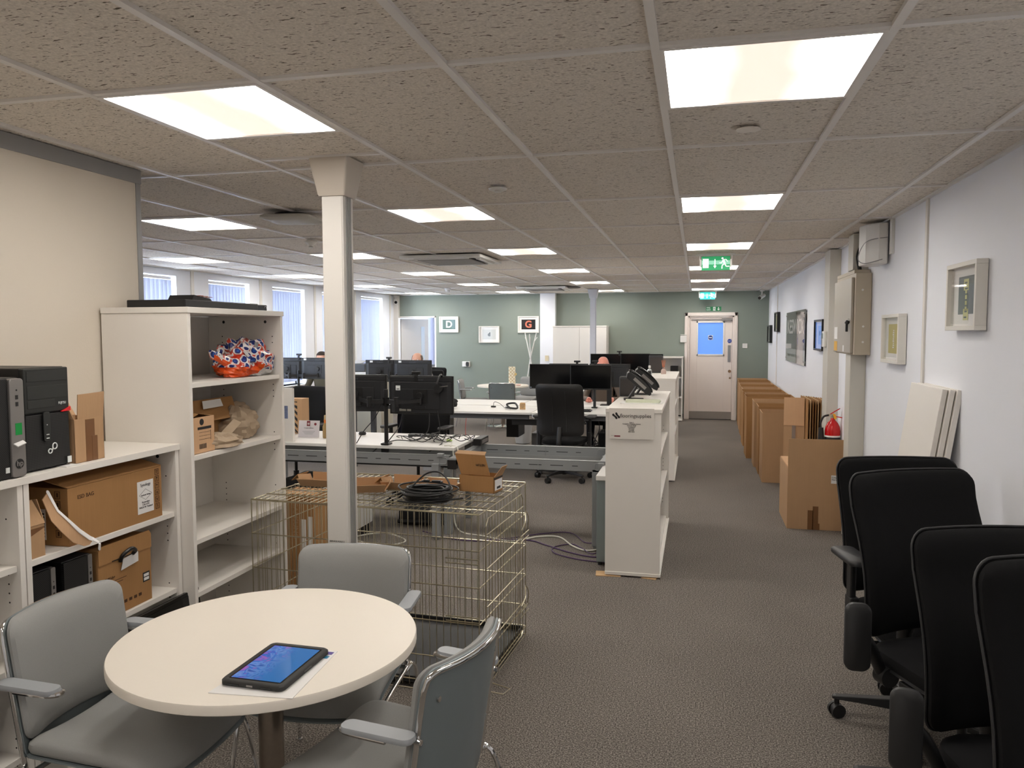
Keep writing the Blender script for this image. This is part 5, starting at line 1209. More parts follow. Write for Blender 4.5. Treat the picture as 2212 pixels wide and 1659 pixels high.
# cardboard carrier with handle in the lower shelf
t = thing('carrier_box', 'brown carry box with a black plastic handle on the lower shelf', 'cardboard box', (-2.12, .308, .5458), 90)
w, d, h = .298, .20, .285
mb = MB(); mb.box(0, w, 0, d, 0, h); ob('box_body', mb, card_d, t, bevel=.002)
mb = MB(); mb.prism([(0, h-.062), (w, h-.062), (w, h-.005), (w-.012, h+.012), (.012, h+.012), (0, h-.005)], 0, .003, 0, Matrix.Translation((0, -.0005, 0)) @ Matrix.Rotation(PI/2, 4, 'X')); ob('front_flap', mb, card_d, t)
mb = MB(); mb.box(.07, .22, -.0042, -.0030, h-.062, h-.058); ob('handle_slot', mb, ink, t)
mb = MB(); mb.tube(spline([(.115, -.004, h-.072), (.115, -.018, h-.045), (.15, -.028, h-.028), (.185, -.018, h-.045), (.185, -.004, h-.06)], 6), .008, 8); ob('handle', mb, black_pl, t, smooth=True)
mb = MB(); mb.sheet((.115, -.006, h-.11), (.215, -.006, h-.098), (.215, -.006, h-.058), (.13, -.006, h-.066), -.001); ob('white_tag', mb, paper, t)
text('lettering', 'OMEGA+', .014, inkb, t, (.03, -.0012, .155), FY)
mb = MB()
for k in range(3): mb.box(.03, .15-.02*k, -.0008, 0, .142-.010*k, .144-.010*k)
for k in range(7): mb.box(.05+.028*k, .066+.028*k, -.0008, 0, .036, .048)
ob('small_print', mb, inkb, t)
mb = MB(); mb.box(.245, .285, -.001, 0, .085, .125); ob('dark_label', mb, ink, t); mb = MB(); mb.box(.25, .28, -.0016, -.001, .107, .119); mb.box(.25, .28, -.0016, -.001, .091, .103); ob('barcode', mb, paper, t)
# computers lying in the lower compartment
def slim_pc(label, y0, wd_=.088):
    t = thing('slim_computer', label, 'computer', (-2.13, y0, .5458), 90)
    mb = MB(); mb.box(0, wd_, .008, .26, 0, .285); ob('case', mb, black_pl, t, bevel=.002)
    mb = MB(); mb.box(.0, wd_-.022, -.003, .008, .003, .282); ob('front_grille', mb, grille_hex2, t)
    mb = MB(); mb.prism(rrect(.02, .282, .005, 3, wd_-.011, .143), 0, .014, 0, Matrix.Translation((0, .008, 0)) @ Matrix.Rotation(PI/2, 4, 'X')); ob('grey_strip', mb, silver_pl, t)
    mb = MB()
    for z_ in (.205, .18): mb.box(wd_-.015, wd_-.007, -.0068, -.006, z_, z_+.012)
    mb.cyl((wd_-.011, -.006, .232), (wd_-.011, -.0068, .232), .002, 8); ob('ports', mb, ink, t)
slim_pc('slim black computer with a grey strip, left one on the lower shelf', .01, .1)
slim_pc('slim black computer with a grey strip, right one beside the carry box', .15, .135)
# dark monitor leaning on the floor
t = thing('leaning_monitor', 'glossy black monitor leaning against the low bookcase behind the table', 'monitor', (-2.02, .40, 0), 90)
mb = MB(); mb.box(0, .46, 0, .022, .0, .52, 0, Matrix.Rotation(math.radians(-6), 4, 'X')); ob('housing', mb, black_gl, t, bevel=.004)
mb = MB(); mb.box(.012, .448, -.002, 0, .05, .505, 0, Matrix.Rotation(math.radians(-6), 4, 'X')); ob('screen', mb, screen_bk, t)
# things in the nearest (left) low bookcase, mostly cut by the frame
mb = MB(); mb.box(0, .30, 0, .25, 0, .22); o = ob('dark_storage_case', mb, black_pl, loc=(-2.12, -.55, .2225), rot=(0, 0, PI/2), bevel=.006); tag(o, 'dark case in the bottom of the leftmost low bookcase', 'case')
# tall bookcase contents
t = thing('set_top_box', 'flat black box with a raised control panel lying on top of the tall bookcase', 'media box', (-2.10, .90, 1.7855), 90)
mb = MB(); mb.box(.0, .60, .03, .34, 0, .038); ob('housing', mb, black_pl, t, bevel=.004)
mb = MB(); mb.box(.60, .72, .05, .30, .0, .036); ob('glossy_end', mb, black_gl, t, bevel=.004)
mb = MB(); mb.prism([(.06, .036), (.22, .036), (.20, .050), (.08, .062)], .03, .16, 0, Matrix.Translation((0, .2, 0)) @ Matrix.Rotation(PI/2, 4, 'X')); ob('control_panel', mb, black_pl, t, bevel=.002)
mb = MB()
for k in range(3): mb.box(.10+.035*k, .12+.035*k, .02, .045, .0575-.002*k, .060-.002*k)
ob('orange_buttons', mb, mat('dull_orange', (150,90,70), .5), t)
mb = MB(); mb.tube([(.70+.012*math.cos(a), .0485, .016+.012*math.sin(a)) for a in [math.radians(20*i) for i in range(9)]], .0012, 6); ob('ring_mark', mb, silver_pl, t)
# crumpled carrier bag
def blob(mb, c, rx, ry, rz, n=22, m=14, amp=.14, seed=1, mslot=lambda p: 0, flat=True):
    rnd = random.Random(seed); F1 = [(rnd.uniform(-1, 1), rnd.uniform(-1, 1), rnd.uniform(-1, 1), rnd.uniform(0, 6), rnd.uniform(3, 9)) for _ in range(9)]
    vs = []; 
    for i in range(m+1):
        th = PI*i/m
        for j in range(n):
            ph = 2*PI*j/n; d = Vector((math.sin(th)*math.cos(ph), math.sin(th)*math.sin(ph), math.cos(th)))
            k = 1+sum(amp/3*abs(math.sin(f[4]*(d.x*f[0]+d.y*f[1]+d.z*f[2])+f[3])) for f in F1)-amp
            p = Vector((c[0]+rx*k*d.x, c[1]+ry*k*d.y, c[2]+rz*k*d.z))
            if flat and p.z < .002: p.z = .002
            vs.append(tuple(p))
    fs = [(i*n+j, i*n+(j+1) % n, (i+1)*n+(j+1) % n, (i+1)*n+j) for i in range(m) for j in range(n)]
    o = len(mb.v); mb.v += vs
    for f in fs:
        q = Vector((0,0,0))
        for i in f: q += Vector(vs[i])/4
        mb.f.append(tuple(i+o for i in f)); mb.m.append(mslot(q))
t = thing('carrier_bag', 'crumpled plastic carrier bag with blue dots on red and orange, on the top shelf', 'plastic bag', (-2.13, 1.075, 1.4505), 90)
mb = MB(); blob(mb, (.325, .03, .078), .125, .085, .082, 34, 24, .42, 5, lambda q: 2 if (q.z < .035 and q.x > .28) else (1 if q.z < .055 and q.x < .31 else 0)); ob('main_bulk', mb, [bag_pat, bag_orange, bag_white], t)
mb = MB(); blob(mb, (.20, .0, .042), .075, .05, .042, 26, 18, .4, 9, lambda q: 1 if q.z < .055 else 0)
ob('lower_fold', mb, [bag_pat, bag_orange], t)
mb = MB(); rg = []
for i in range(7):
    f = i/6; cx = .20-.20*f; cz = .05+.068*f; hh = .036*(1-.35*f)
    rg.append([(cx-.02*math.sin(a)*.4, -.01+.014*math.cos(a)+.005*math.sin(i*2.3), cz+hh*math.sin(a)) for a in [2*PI*j/10 for j in range(10)]])
mb2 = MB(); mb2.rings(rg)
for i, f in enumerate(mb2.f):
    zc = sum(mb2.v[k][2] for k in f)/len(f); xc = sum(mb2.v[k][0] for k in f)/len(f); ce = .05+.068*(.20-xc)/.20
    mb2.m[i] = 1 if zc < ce-.006 else 0
ob('handle_fold', mb2, [bag_pat, bag_orange], t)
mb = MB(); mb.sheet((.255, -.062, .075), (.275, -.066, .07), (.335, -.050, .17), (.305, -.048, .175), .003); ob('grey_lining', mb, bag_grey, t)
mb = MB(); mb.sheet((.19, -.055, .128), (.205, -.058, .135), (.265, -.062, .085), (.255, -.062, .072), .003); ob('white_lining', mb, bag_white, t)
text('lettering', 'ion', .038, paper, t, (.012, -.0278, .12), (PI/2, .7, 0), 'LEFT', bold=.002)
# printed carton + opened carton with paper
t = thing('printed_carton', 'small printed carton with a black address block, left on the second shelf', 'cardboard box', (-2.065, .81, 1.1255), 90)
mb = MB(); w, d, h = .185, .2, .165
mb.box(0, w, 0, .003, 0, h); mb.box(0, w, d-.003, d, 0, h); mb.box(0, .003, 0, d, 0, h); mb.box(w-.003, w, 0, d, 0, h); mb.box(0, w, 0, d, 0, .003); ob('box_body', mb, card_in, t, bevel=.001)
mb = MB(); mb.sheet((0, .0, h), (0, d, h), (.09, d-.01, h+.03), (.08, .01, h+.015), .003); mb.sheet((w, .004, h), (w, d, h), (w-.05, d, h+.022), (w-.06, .01, h+.01), -.003); ob('flaps', mb, card_d, t)
mb = MB(); mb.box(.06, .16, -.001, 0, .108, .120); mb.cyl((.09, .0, .142), (.09, -.001, .142), .015, 20)
for a in (.062, .078, .094): mb.box(.07, .155, -.0008, 0, a, a+.001)
for a in range(9): mb.box(.07+.006*a, .073+.006*a, -.0008, 0, .02, .042)
mb.box(.155, .156, -.0008, 0, .055, .1); ob('printed_marks', mb, ink, t)
t = thing('opened_carton', 'opened carton stuffed with crumpled brown paper on the second shelf of the tall bookcase', 'cardboard box', (-2.20, 1.01, 1.1255), 90)
mb = MB(); mb.box(.02, .47, .02, .19, .0, .14); ob('box_body', mb, card_d, t, bevel=.002)
mb = MB(); mb.sheet((.0, -.015, .115), (.33, -.035, .12), (.41, .05, .215), (.03, .06, .215), .003); ob('front_flap', mb, card_d, t)
mb = MB(); mb.sheet((.41, .05, .213), (.05, .06, .213), (.08, .17, .14), (.50, .17, .15), -.003); ob('back_flap', mb, card_d, t)
mb = MB(); mb.sheet((.10, .005, .172), (.255, -.0, .175), (.285, .035, .208), (.135, .035, .207), .001); mb.v = [(v[0], v[1]-.003, v[2]+.0045) for v in mb.v]; ob('barcode_label', mb, paper, t)
mb = MB(); blob(mb, (.38, .0, .068), .10, .07, .075, 26, 18, .34, 21); ob('paper_stuffing', mb, kraft, t, smooth=True, ang=28)
mb = MB(); blob(mb, (.44, .06, .135), .075, .05, .038, 22, 14, .4, 4, flat=False); ob('paper_stuffing', mb, kraft, t, smooth=True, ang=28)
t = thing('crumpled_paper', 'torn sheets of brown wrapping paper spilling over the shelf edge', 'wrapping paper', (-2.10, 1.0, 1.1258), 90)
mb = MB(); blob(mb, (.10, .02, .02), .10, .06, .03, 22, 12, .5, 33); ob('torn_sheet', mb, kraft, t)
mb = MB(); mb.sheet((.02, -.03, .012), (.20, -.055, .006), (.18, -.03, .026), (.06, .01, .05), .002); mb.sheet((.12, 0, .02), (.24, -.02, .1), (.22, .01, .12), (.1, .03, .04), .002); ob('loose_sheet', mb, kraft, t)
# three white boards leaning on the right wall
for k in range(3):
    mb = MB(); mb.box(-.0125, .0125, 0, .60, 0, 1.385); x0 = 1.265+.04*k
    o = ob('shelf_board', mb, melamine, bevel=.002, loc=(1.165+.030*k, 2.17-.02*k, .002), rot=(0, math.radians(8), 0))
    tag(o, ('tall white board leaning on the right wall, farthest of three', 'middle one of three white boards leaning on the right wall', 'white board leaning on the right wall, nearest of three')[k], 'board', 'white boards leaning on the right wall')
# ------------------------------------------------------------ cardboard boxes down the right wall
def open_box(label, x0, x1, y0, y1, h, flaps=(), tapes=(), m=card, rz=0, group='open cartons standing in a row along the right wall'):
    t = thing('cardboard_box', label, 'cardboard box', (x0, y0, 0), rz, group); w = x1-x0; d = y1-y0; T = .005
    mb = MB(); mb.box(0, w, 0, T, 0, h); mb.box(0, w, d-T, d, 0, h); mb.box(0, T, T, d-T, 0, h); mb.box(w-T, w, T, d-T, 0, h); mb.box(T, w-T, T, d-T, 0, T); ob('box_body', mb, m, t)
    for nm, fh, out in flaps:
        mb = MB()
        if nm == 'front': mb.sheet((0, 0, h), (w, 0, h), (w, -out, h+fh), (0, -out, h+fh), -T)
        if nm == 'back': mb.sheet((0, d, h), (w, d, h), (w, d+out, h+fh), (0, d+out, h+fh), T)
        if nm == 'left': mb.sheet((0, 0, h), (0, d, h), (-out, d, h+fh), (-out, 0.0, h+fh), T)
        if nm == 'right': mb.sheet((w, 0, h), (w, d, h), (w+out, d, h+fh), (w+out, 0, h+fh), -T)
        for q in range(4, len(mb.m), 6): mb.m[q] = 1
        ob(nm+'_flap', mb, [m, card_e], t)
    for a, b_, c, e in tapes: mb = MB(); mb.box(a, b_, -.0012, -.0001, c, e); ob('tape', mb, tape, t)
    return t
t = open_box('large near cardboard box with a tall raised front flap and brown tape', .885, 1.375, 4.70, 5.33, .52, (('front', .25, -.001),), ((.205, .25, 0, .20), (.165, .21, 0, .165), (.25, .262, 0, .055)))
mb = MB(); mb.box(.004, .485, .01, .62, .521, .526); ob('top_flap', mb, card_in, t)
mb = MB(); mb.box(.345, .44, -.0012, -.0001, .40, .47); ob('address_label', mb, paper, t); text('lettering', 'Cringleford\nNorwich', .018, ink, t, (.35, -.0016, .445), FY, bold=.0004)
sides = [(6.78, .845, .46, .775), (7.30, .835, .44, .80), (7.80, .83, .42, .815), (8.47, .775, .52, .815), (9.05, .80, .50, .80), (9.62, .80, .50, .80), (10.2, .82, .50, .80), (10.78, .83, .50, .80), (11.36, .84, .50, .80), (11.94, .85, .50, .81), (12.5, .86, .45, .81)]
nm = ['nearest of the row, just behind the large near box', 'second of the row of upright cartons', 'third of the row of upright cartons', 'fourth upright carton, jutting farthest into the walkway', 'fifth upright carton', 'sixth upright carton', 'seventh upright carton', 'eighth upright carton', 'ninth upright carton', 'tenth upright carton', 'last of the row, against the green wall']
for i, (y, x, d, h) in enumerate(sides):
    xr = 1.30 if y < 8.3 else 1.375
    hh = h*.64 if i in (0, 3) else h-.06
    fl = [('front', h-hh, -.001), ('back', h-hh, .004), ('left', h-hh, .006)] + ([('right', h-hh, .0)] if i > 2 else [])
    x += random.uniform(-.008, .012); h += random.uniform(-.015, .015)
    t = open_box('tall open carton, '+nm[i], x, xr, y, y+d, hh, fl, ((xr-x-.10, xr-x-.07, .12, hh-.03),) if i == 0 else (), card if i % 2 == 0 else card_d, rz=random.uniform(-.9, .3))
# folded box with light face
t = thing('folded_carton', 'pale upright folded carton with grey tape between the large box and the flattened stack', 'cardboard box', (.995, 6.14, 0), -12, None)
mb = MB(); mb.box(0, .20, 0, .006, 0, 1.0); mb.box(0, .006, .006, .10, 0, .98); mb.box(.19, .196, .006, .10, 0, .98); ob('panels', mb, card, t)
mb = MB(); mb.box(.0, .195, -.006, -.001, .72, 1.005); ob('upper_flap', mb, card_in, t)
mb = MB(); mb.box(.08, .115, -.0075, -.0062, .3, .72); ob('tape', mb, tape_g, t)
random.seed(5)
for k in range(9):
    x = 1.200+.0255*k
    mb = MB(); mb.box(-.0035, .0035, 0, .55, 0, 1.0-.004*k); o = ob('flattened_box', mb, card_e if k % 3 == 1 else card_d, loc=(x, 5.93+.02*random.random()+.018*k, 0), rot=(0, math.radians(.08*k), 0))
    tag(o, ['first', 'second', 'third', 'fourth', 'fifth', 'sixth', 'seventh', 'eighth', 'ninth'][k]+' flat-packed box on edge behind the extinguisher, counted from the walkway side', 'flattened box', 'flat-packed boxes behind the extinguisher')
# fire extinguisher
t = thing('fire_extinguisher', 'red fire extinguisher with black horn hanging on the right wall behind the large box', 'fire extinguisher', (1.345, 5.41, .47), 0)
mb = MB(); mb.lathe([(.055, 0), (.066, .012), (.068, .03), (.068, .29), (.062, .33), (.045, .365), (.022, .39), (.018, .41)], 36); ob('cylinder_body', mb, red_pl, t, smooth=True)
mb = MB(); mb.lathe([(.0685, .15), (.0688, .151), (.0688, .25), (.0685, .251)], 36); ob('white_label', mb, paper, t, smooth=True)
mb = MB(); mb.lathe([(.0692, .20), (.0693, .201), (.0693, .235), (.0692, .236)], 36); ob('black_label_band', mb, ink, t)
mb = MB(); mb.cyl((0,0,.40), (0,0,.44), .018, 14); mb.box(-.035, .0, -.012, .012, .425, .445); ob('valve', mb, brass_wire, t, bevel=.002)
mb = MB(); mb.bar((-.02, 0, .445), (.055, -.03, .500), .024, .008); mb.bar((-.01, 0, .430), (.085, -.03, .415), .024, .008); ob('handle', mb, red_pl, t, bevel=.002)
mb = MB(); mb.sheet((-.005, -.02, .455), (.02, -.022, .445), (.03, -.03, .405), (.01, -.03, .40), .003); ob('yellow_tag', mb, yellow_pl, t)
mb = MB(); mb.tube(spline([(-.03, 0, .435), (-.08, -.01, .42), (-.105, -.01, .36), (-.10, -.01, .30)], 6), .009, 8); mb.tube([(-.10, -.01, .32), (-.10, -.01, .28), (-.10, -.01, .10)], [.02, .024, .036], 20); ob('hose_and_horn', mb, black_pl, t, smooth=True)
# ------------------------------------------------------------ benches and desks
def desk(label, x0, x1, y0, y1, legs=(0, 1), group=None, legm=None, z=.735, panel=False):
    t = thing('desk', label, 'desk', (x0, y0, 0), 0, group); w = x1-x0; d = y1-y0; lm = legm or grey_steel
    mb = MB(); mb.box(0, w, 0, d, z-.025, z); ob('desktop', mb, desk_white, t, bevel=.002)
    mb = MB(); mb.box(.03, w-.03, .04, .075, z-.085, z-.0255); mb.box(.03, w-.03, d-.075, d-.04, z-.085, z-.0255); ob('under_frame', mb, lm, t, bevel=.002)
    for k in legs:
        a = (.05, w/2-.03, w-.11)[k] if k < 3 else .05
        for yy in (.06, d-.12): mb = MB(); mb.box(a, a+.06, yy, yy+.06, .0, z-.026); ob('leg', mb, lm, t, bevel=.003)
    if panel: mb = MB(); mb.box(.04, .20, .02, d-.02, .0, z-.03); ob('side_panel', mb, mat('pale_grey_panel', (150,150,150), .5), t, bevel=.003)
    return t
def monitor(label, x, y, zc, w=.51, h=.30, rz=180, brand=None, arm=True, sticker=None, group=None, foot=False):
    """screen faces local -Y; rz=180 turns its back to the camera"""
    t = thing('monitor', label, 'monitor', (x, y, zc), rz, group)
    mb = MB(); mb.box(-w/2, w/2, -.012, .010, -h/2, h/2); ob('bezel', mb, black_pl, t, bevel=.003)
    mb = MB(); mb.box(-w/2+.008, w/2-.008, -.0135, -.0122, -h/2+.018, h/2-.008); ob('screen', mb, screen_bk, t)
    mb = MB(); mb.prism([(-w/2+.012, .010), (w/2-.012, .010), (w/2-.05, .030), (-w/2+.05, .030)], -h/2+.012, h/2-.05); mb.box(-w/2+.012, w/2-.012, .010, .018, h/2-.05, h/2-.008); ob('rear_housing', mb, monitor_bk, t, bevel=.004)
    mb = MB(); mb.box(-w*.30, w*.30, .030, .036, -h*.36, h*.16); mb.box(-.05, .05, .036, .040, -h*.34, -h*.28); ob('rear_panel', mb, monitor_bk, t, bevel=.002)
    mb = MB()
    for a in (-.05, .05):
        for b_ in (-.05, .05): mb.cyl((a, .036, b_-.005), (a, .041, b_-.005), .0055, 10)
    ob('mount_screws', mb, chrome, t)
    if brand: text('lettering', brand, .028, mat('embossed_grey', (72,74,78), .3), t, (0, .0185, h/2-.04), (PI/2, 0, PI), 'CENTER')
    if foot:
        mb = MB(); q = zc-.7355; mb.box(-.03, .03, .036, .056, -q+.01, 0); mb.box(-.11, .11, -.04, .12, -q, -q+.010); ob('foot_stand', mb, black_pl, t, bevel=.002)
    if arm:
        mb = MB(); mb.cyl((0, .036, -.005), (0, .062, -.005), .030, 18); mb.box(-.06, .06, .036, .042, -.062, .052); ob('mount_plate', mb, black_pl, t, bevel=.002)
    if sticker is not None:
        mb = MB(); mb.box(sticker-.02, sticker+.02, .0182, .0192, h/2-.035, h/2-.010) if sticker > -.9 else None; ob('sticker', mb, sticker_w, t)
    return t
def dual_arm(label, x, y, z0, ztop, xs, ys, zm, clamp=True):
    t = thing('twin_screen_stand', label, 'screen stand', (x, y, z0), 0)
    mb = MB(); mb.cyl((0,0,.0), (0,0,ztop-z0), .0175, 16); mb.box(-.035, .035, -.04, .04, .0, .012); ob('pole', mb, black_pl, t, smooth=True)
    if clamp: mb = MB(); mb.box(-.03, .03, -.045, -.005, -.075, -.0); ob('clamp', mb, black_pl, t, bevel=.003)
    for k, xx in enumerate(xs):
        mb = MB(); yy = ys[k]
        mb.cyl((0,0,zm-z0-.035), (0,0,zm-z0+.03), .028, 16)
        mid = Vector((xx*.45, -.075, zm-z0)); mb.bar((0,0,zm-z0), mid, .03, .035); mb.cyl(mid+Vector((0,0,-.04)), mid+Vector((0,0,.04)), .02, 14); mb.bar(mid, (xx, yy, zm-z0), .03, .03); mb.cyl((xx, yy, zm-z0-.03), (xx, yy, zm-z0+.03), .017, 12)
        ob('swing_arm', mb, black_pl, t, smooth=True)
    return t
def webcam(label, x, y, z, rz=0, clip=True):
    t = thing('webcam', label, 'webcam', (x, y, z), rz)
    mb = MB(); mb.prism(rrect(.085, .026, .012, 5), .012, .036); ob('body', mb, black_pl, t, bevel=.004)
    mb = MB(); mb.cyl((0, -.013, .024), (0, -.016, .024), .009, 14); ob('lens', mb, black_gl, t)
    mb = MB(); mb.box(-.015, .015, -.012, .012, .0, .013); mb.box(-.014, .014, .008, .018, -.045, .0); ob('clip', mb, black_pl, t, bevel=.002)
    return t
# --- near bench: one remaining desk top and bare frames
desk('near white desk with monitor pole, cables and certificate, behind the bare grey beams', -3.80, -1.79, 3.80, 4.58, (0, 2))
def beam(mb, a, b_, z0, z1, m=0):
    a = Vector(a); b_ = Vector(b_); u = (b_-a).normalized(); n = Vector((-u.y, u.x, 0)); L = (b_-a).length
    mx = Matrix((u, n, Vector((0,0,1)))).transposed().to_4x4(); mx.translation = a
    mb.box(0, L, 0, .0035, z0, z1, 0, mx); mb.box(0, L, 0, .045, z1-.0035, z1, 0, mx); mb.box(0, L, 0, .02, z0, z0+.0035, 0, mx)
    return mx, L
t = thing('bench_frame', 'bare grey steel desk frame with slotted beams and no tops, between pole and shelf unit', 'desk frame', (0,0,0))
def beam_part(name, a, b_, z0, z1):
    mb = MB(); mx, L = beam(mb, a, b_, z0, z1); o = ob(name, mb, grey_steel, t, bevel=.001)
    x = .12; k = 0; zc = (z0+z1)/2
    while x < L-.15:
        w_ = (.10, .10, .045)[k % 3]; mb = MB(); mb.box(x, x+w_, -.0012, -.0002, zc-.003, zc+.003, 0, mx); ob('slot', mb, mat('slot_shadow_steel', (60,62,63), .5, metal=.3), o); x += w_+.07; k += 1
    for xx in (.05, L-.05):
        mb = MB(); q = [tuple(mx @ Vector((xx+px, -.0015, zc+pz))) for px, pz in rrect(.062, .056, .016, 5)]; mb.tube(q, .0028, 6, closed=True); ob('oval_cable_port', mb, grey_steel, o, smooth=True)
    mb = MB(); mb.box(L*.55, L*.55+.004, -.004, .001, z0-.002, z1+.001, 0, mx); ob('beam_joint', mb, grey_steel, o)
beam_part('front_beam', (-3.80, 3.70, 0), (-1.80, 3.70, 0), .600, .687)
beam_part('front_beam', (-1.72, 3.70, 0), (-.545, 3.70, 0), .600, .683)
beam_part('back_beam', (-1.80, 4.42, 0), (-.62, 4.42, 0), .590, .680)
mb = MB(); mb.box(-1.80, -.62, 4.26, 4.264, .585, .625); mb.box(-1.80, -.62, 4.264, 4.42, .585, .589); ob('cable_tray', mb, grey_steel, t)
mb = MB(); mb.box(-1.79, -1.73, 3.66, 4.50, .62, .675); mb.box(-.60, -.555, 3.66, 4.50, .62, .675); ob('cross_rail', mb, grey_steel, t, bevel=.003)
mb = MB(); mb.box(-1.80, -1.73, 3.655, 3.72, .585, .66); ob('end_bracket', mb, black_pl, t, bevel=.003)
for a, b_ in ((-1.90, -1.85), (-1.70, -1.62)): mb = MB(); mb.box(a, b_, 3.69, 3.74, .675, .70); ob('top_clip', mb, grey_steel, t, bevel=.002)
for x_, y_ in ((-1.91, 3.69), (-1.93, 4.17), (-.62, 3.72), (-.62, 4.36)):
    mb = MB(); mb.box(x_-.03, x_+.03, y_-.02, y_+.04, .02, .62); mb.cyl((x_, y_+.01, 0), (x_, y_+.01, .02), .022, 14); ob('leg', mb, grey_steel, t, bevel=.004)
mb = MB(); mb.box(-3.35, -1.85, 3.86, 4.10, .56, .575); mb.box(-3.35, -1.85, 3.86, 3.865, .575, .62); o = ob('cable_basket', mb, black_pl, t)
MR = monitor('near back-turned screen mounted right of the pole, with a headset hung on it', -2.135, 4.0, 1.145, .565, .325, 180, 'acer', sticker=None)
mb = MB(); mb.box(.18, .22, .0305, .0315, .04, .08); ob('label_sticker', mb, sticker_w, MR); mb = MB(); mb.box(.188, .212, .0315, .0322, .048, .054); ob('sticker_print', mb, ink, MR)
mb = MB(); mb.box(.13, .19, .0302, .0312, -.135, -.115); mb.box(.085, .12, .0302, .0312, -.135, -.115); ob('port_labels', mb, mat('label_grey', (150,148,140), .5), MR)
ML_ = monitor('near screen with its back to the camera, partly hidden behind the white pole', -2.72, 3.98, 1.155, .535, .315, 190, 'acer')
dual_arm('black double monitor arm on a pole clamped to the near desk', -2.40, 3.86, .738, 1.20, (.27, -.26), (.085, .08), 1.10)
webcam('webcam with a cable on the near right screen', -2.18, 3.995, 1.308, 180)
t = thing('headset', 'black headset hung over the top right corner of the near screen', 'headset', (-1.955, 4.0, 1.31), 0)
mb = MB(); mb.tube([(.018*math.sin(a)-.01, -.02-.025+.055*math.cos(a)*1.0, -.065+.075*math.sin(a)) for a in [math.radians(-60+24*i) for i in range(11)]], [.009]*11, 8); ob('headband', mb, black_pl, t, smooth=True)
mb = MB(); mb.cyl((-.01, -.075, -.105), (-.01, -.045, -.105), .036, 24); ob('ear_cup', mb, black_ru, t, smooth=True)
mb = MB(); mb.tube([(-.01, -.07, -.09), (.04, -.075, -.085), (.075, -.075, -.08)], .004, 6); ob('microphone', mb, silver_pl, t, smooth=True)
# things on the near desk
t = thing('certificate', 'white certificate card with a red 15 badge on the near desk', 'certificate', (-3.265, 4.14, .736), 2)
mx = Matrix.Rotation(math.radians(-10), 4, 'X')
mb = MB(); mb.box(-.10, .10, -.002, .002, .0, .150, 0, mx); mb.bar((0, .002, .10), (0, .06, 0), .03, .003); ob('card', mb, mat('certificate_white', (214,210,214), .3), t)
mb = MB(); mb.box(-.022, .010, -.004, -.0022, .098, .145, 0, mx); mb.lathe([(.001, 0), (.012, 0), (.012, .001), (.001, .001)], 20, 0, (0,0,0), mx @ Matrix.Translation((.06, -.002, .118)) @ Matrix.Rotation(PI/2, 4, 'X')); ob('red_badges', mb, maroon, t)
text('lettering', '15', .022, paper, t, (-.006, .0125, .112), (PI/2-.17, 0, 0), 'CENTER', bold=.001).location = (-.006, .0140, .112)
text('lettering', 'Congratulations', .014, ink, t, (0, .0095, .078), (PI/2-.17, 0, 0), 'CENTER')
mb = MB()
for k in range(3): mb.box(-.06+.01*k, .06-.01*k, -.0028, -.0022, .052-.012*k, .054-.012*k, 0, mx)
ob('small_print', mb, slate_print, t)
t = thing('sauce_bottle', 'clear bottle with amber liquid and orange label beside the certificate', 'bottle', (-3.09, 4.13, .7355), 0)
mb = MB(); mb.lathe([(.025, 0), (.028, .01), (.028, .10), (.013, .14), (.012, .16)], 20); ob('bottle_body', mb, mat('amber_liquid', (170,140,92), .15), t, smooth=True)
mb = MB(); mb.lathe([(.015, .13), (.015, .165)], 20); ob('neck_label', mb, mat('orange_label', (222,120,40), .5), t); mb = MB(); mb.lathe([(.013, .165), (.014, .17), (.013, .20), (.009, .205)], 20); ob('cap', mb, mat('tan_cap', (200,176,130), .4), t, smooth=True)
t = thing('white_desk_screen', 'white upright board with a small photo stuck on it, standing left of the certificate', 'board', (-3.66, 3.84, .7355), 0)
mb = MB(); mb.box(.0, .41, 0, .035, 0, .46); ob('body', mb, white_trim, t, bevel=.003)
mb = MB(); mb.box(.31, .365, -.0012, 0, .20, .31); ob('photo_print', mb, photo_pr, t); mb = MB(); mb.box(.30, .325, -.0012, 0, .375, .385); ob('red_mark', mb, maroon, t)
t = thing('striped_box', 'brown box with black diagonal stripes behind the certificate', 'cardboard box', (-3.60, 4.34, .7355), 0)
mb = MB(); mb.box(0, .165, 0, .14, 0, .325); ob('box_body', mb, card, t, bevel=.002); mb = MB()
for k in range(7):
    z0 = -.04+.06*k
    q = [(.0, z0+.12), (.0, z0+.085), (.12, z0-.03), (.12, z0+.0)]
    q = [(x, min(max(z, .004), .30)) for x, z in q]; mb.add([(x, -.001, z) for x, z in q], [(0,1,2,3)])
ob('stripes', mb, ink, t)
mb = MB(); mb.lathe([(.001, .0), (.03, .0), (.036, .012), (.028, .028), (.01, .034)], 20); o = ob('computer_mouse', mb, black_pl, loc=(-2.86, 4.40, .7355), smooth=True); tag(o, 'black mouse on the near desk right beside the white pole', 'mouse')
mb = MB(); mb.prism(rrect(.24, .09, .03, 5), 0, .032); o = ob('docking_station', mb, mat('dark_grey_plastic2', (58,60,62), .45), loc=(-2.26, 4.33, .7355), bevel=.005); tag(o, 'dark docking unit among the cables on the near desk', 'docking station')
mb = MB(); mb.box(-.16, .16, -.05, .05, 0, .03); o = ob('power_box', mb, white_pl, loc=(-2.12, 4.12, .7355), bevel=.004); tag(o, 'long white power box lying in the cables on the near desk', 'power box')
mb = MB(); mb.lathe([(.001, .0), (.03, .004), (.032, .012), (.001, .02)], 16); o = ob('green_highlighter_pad', mb, mat('lime_green', (176,206,110), .5), loc=(-1.95, 4.16, .7355), smooth=True); tag(o, 'small lime green object on the near desk near its right end', 'pad')
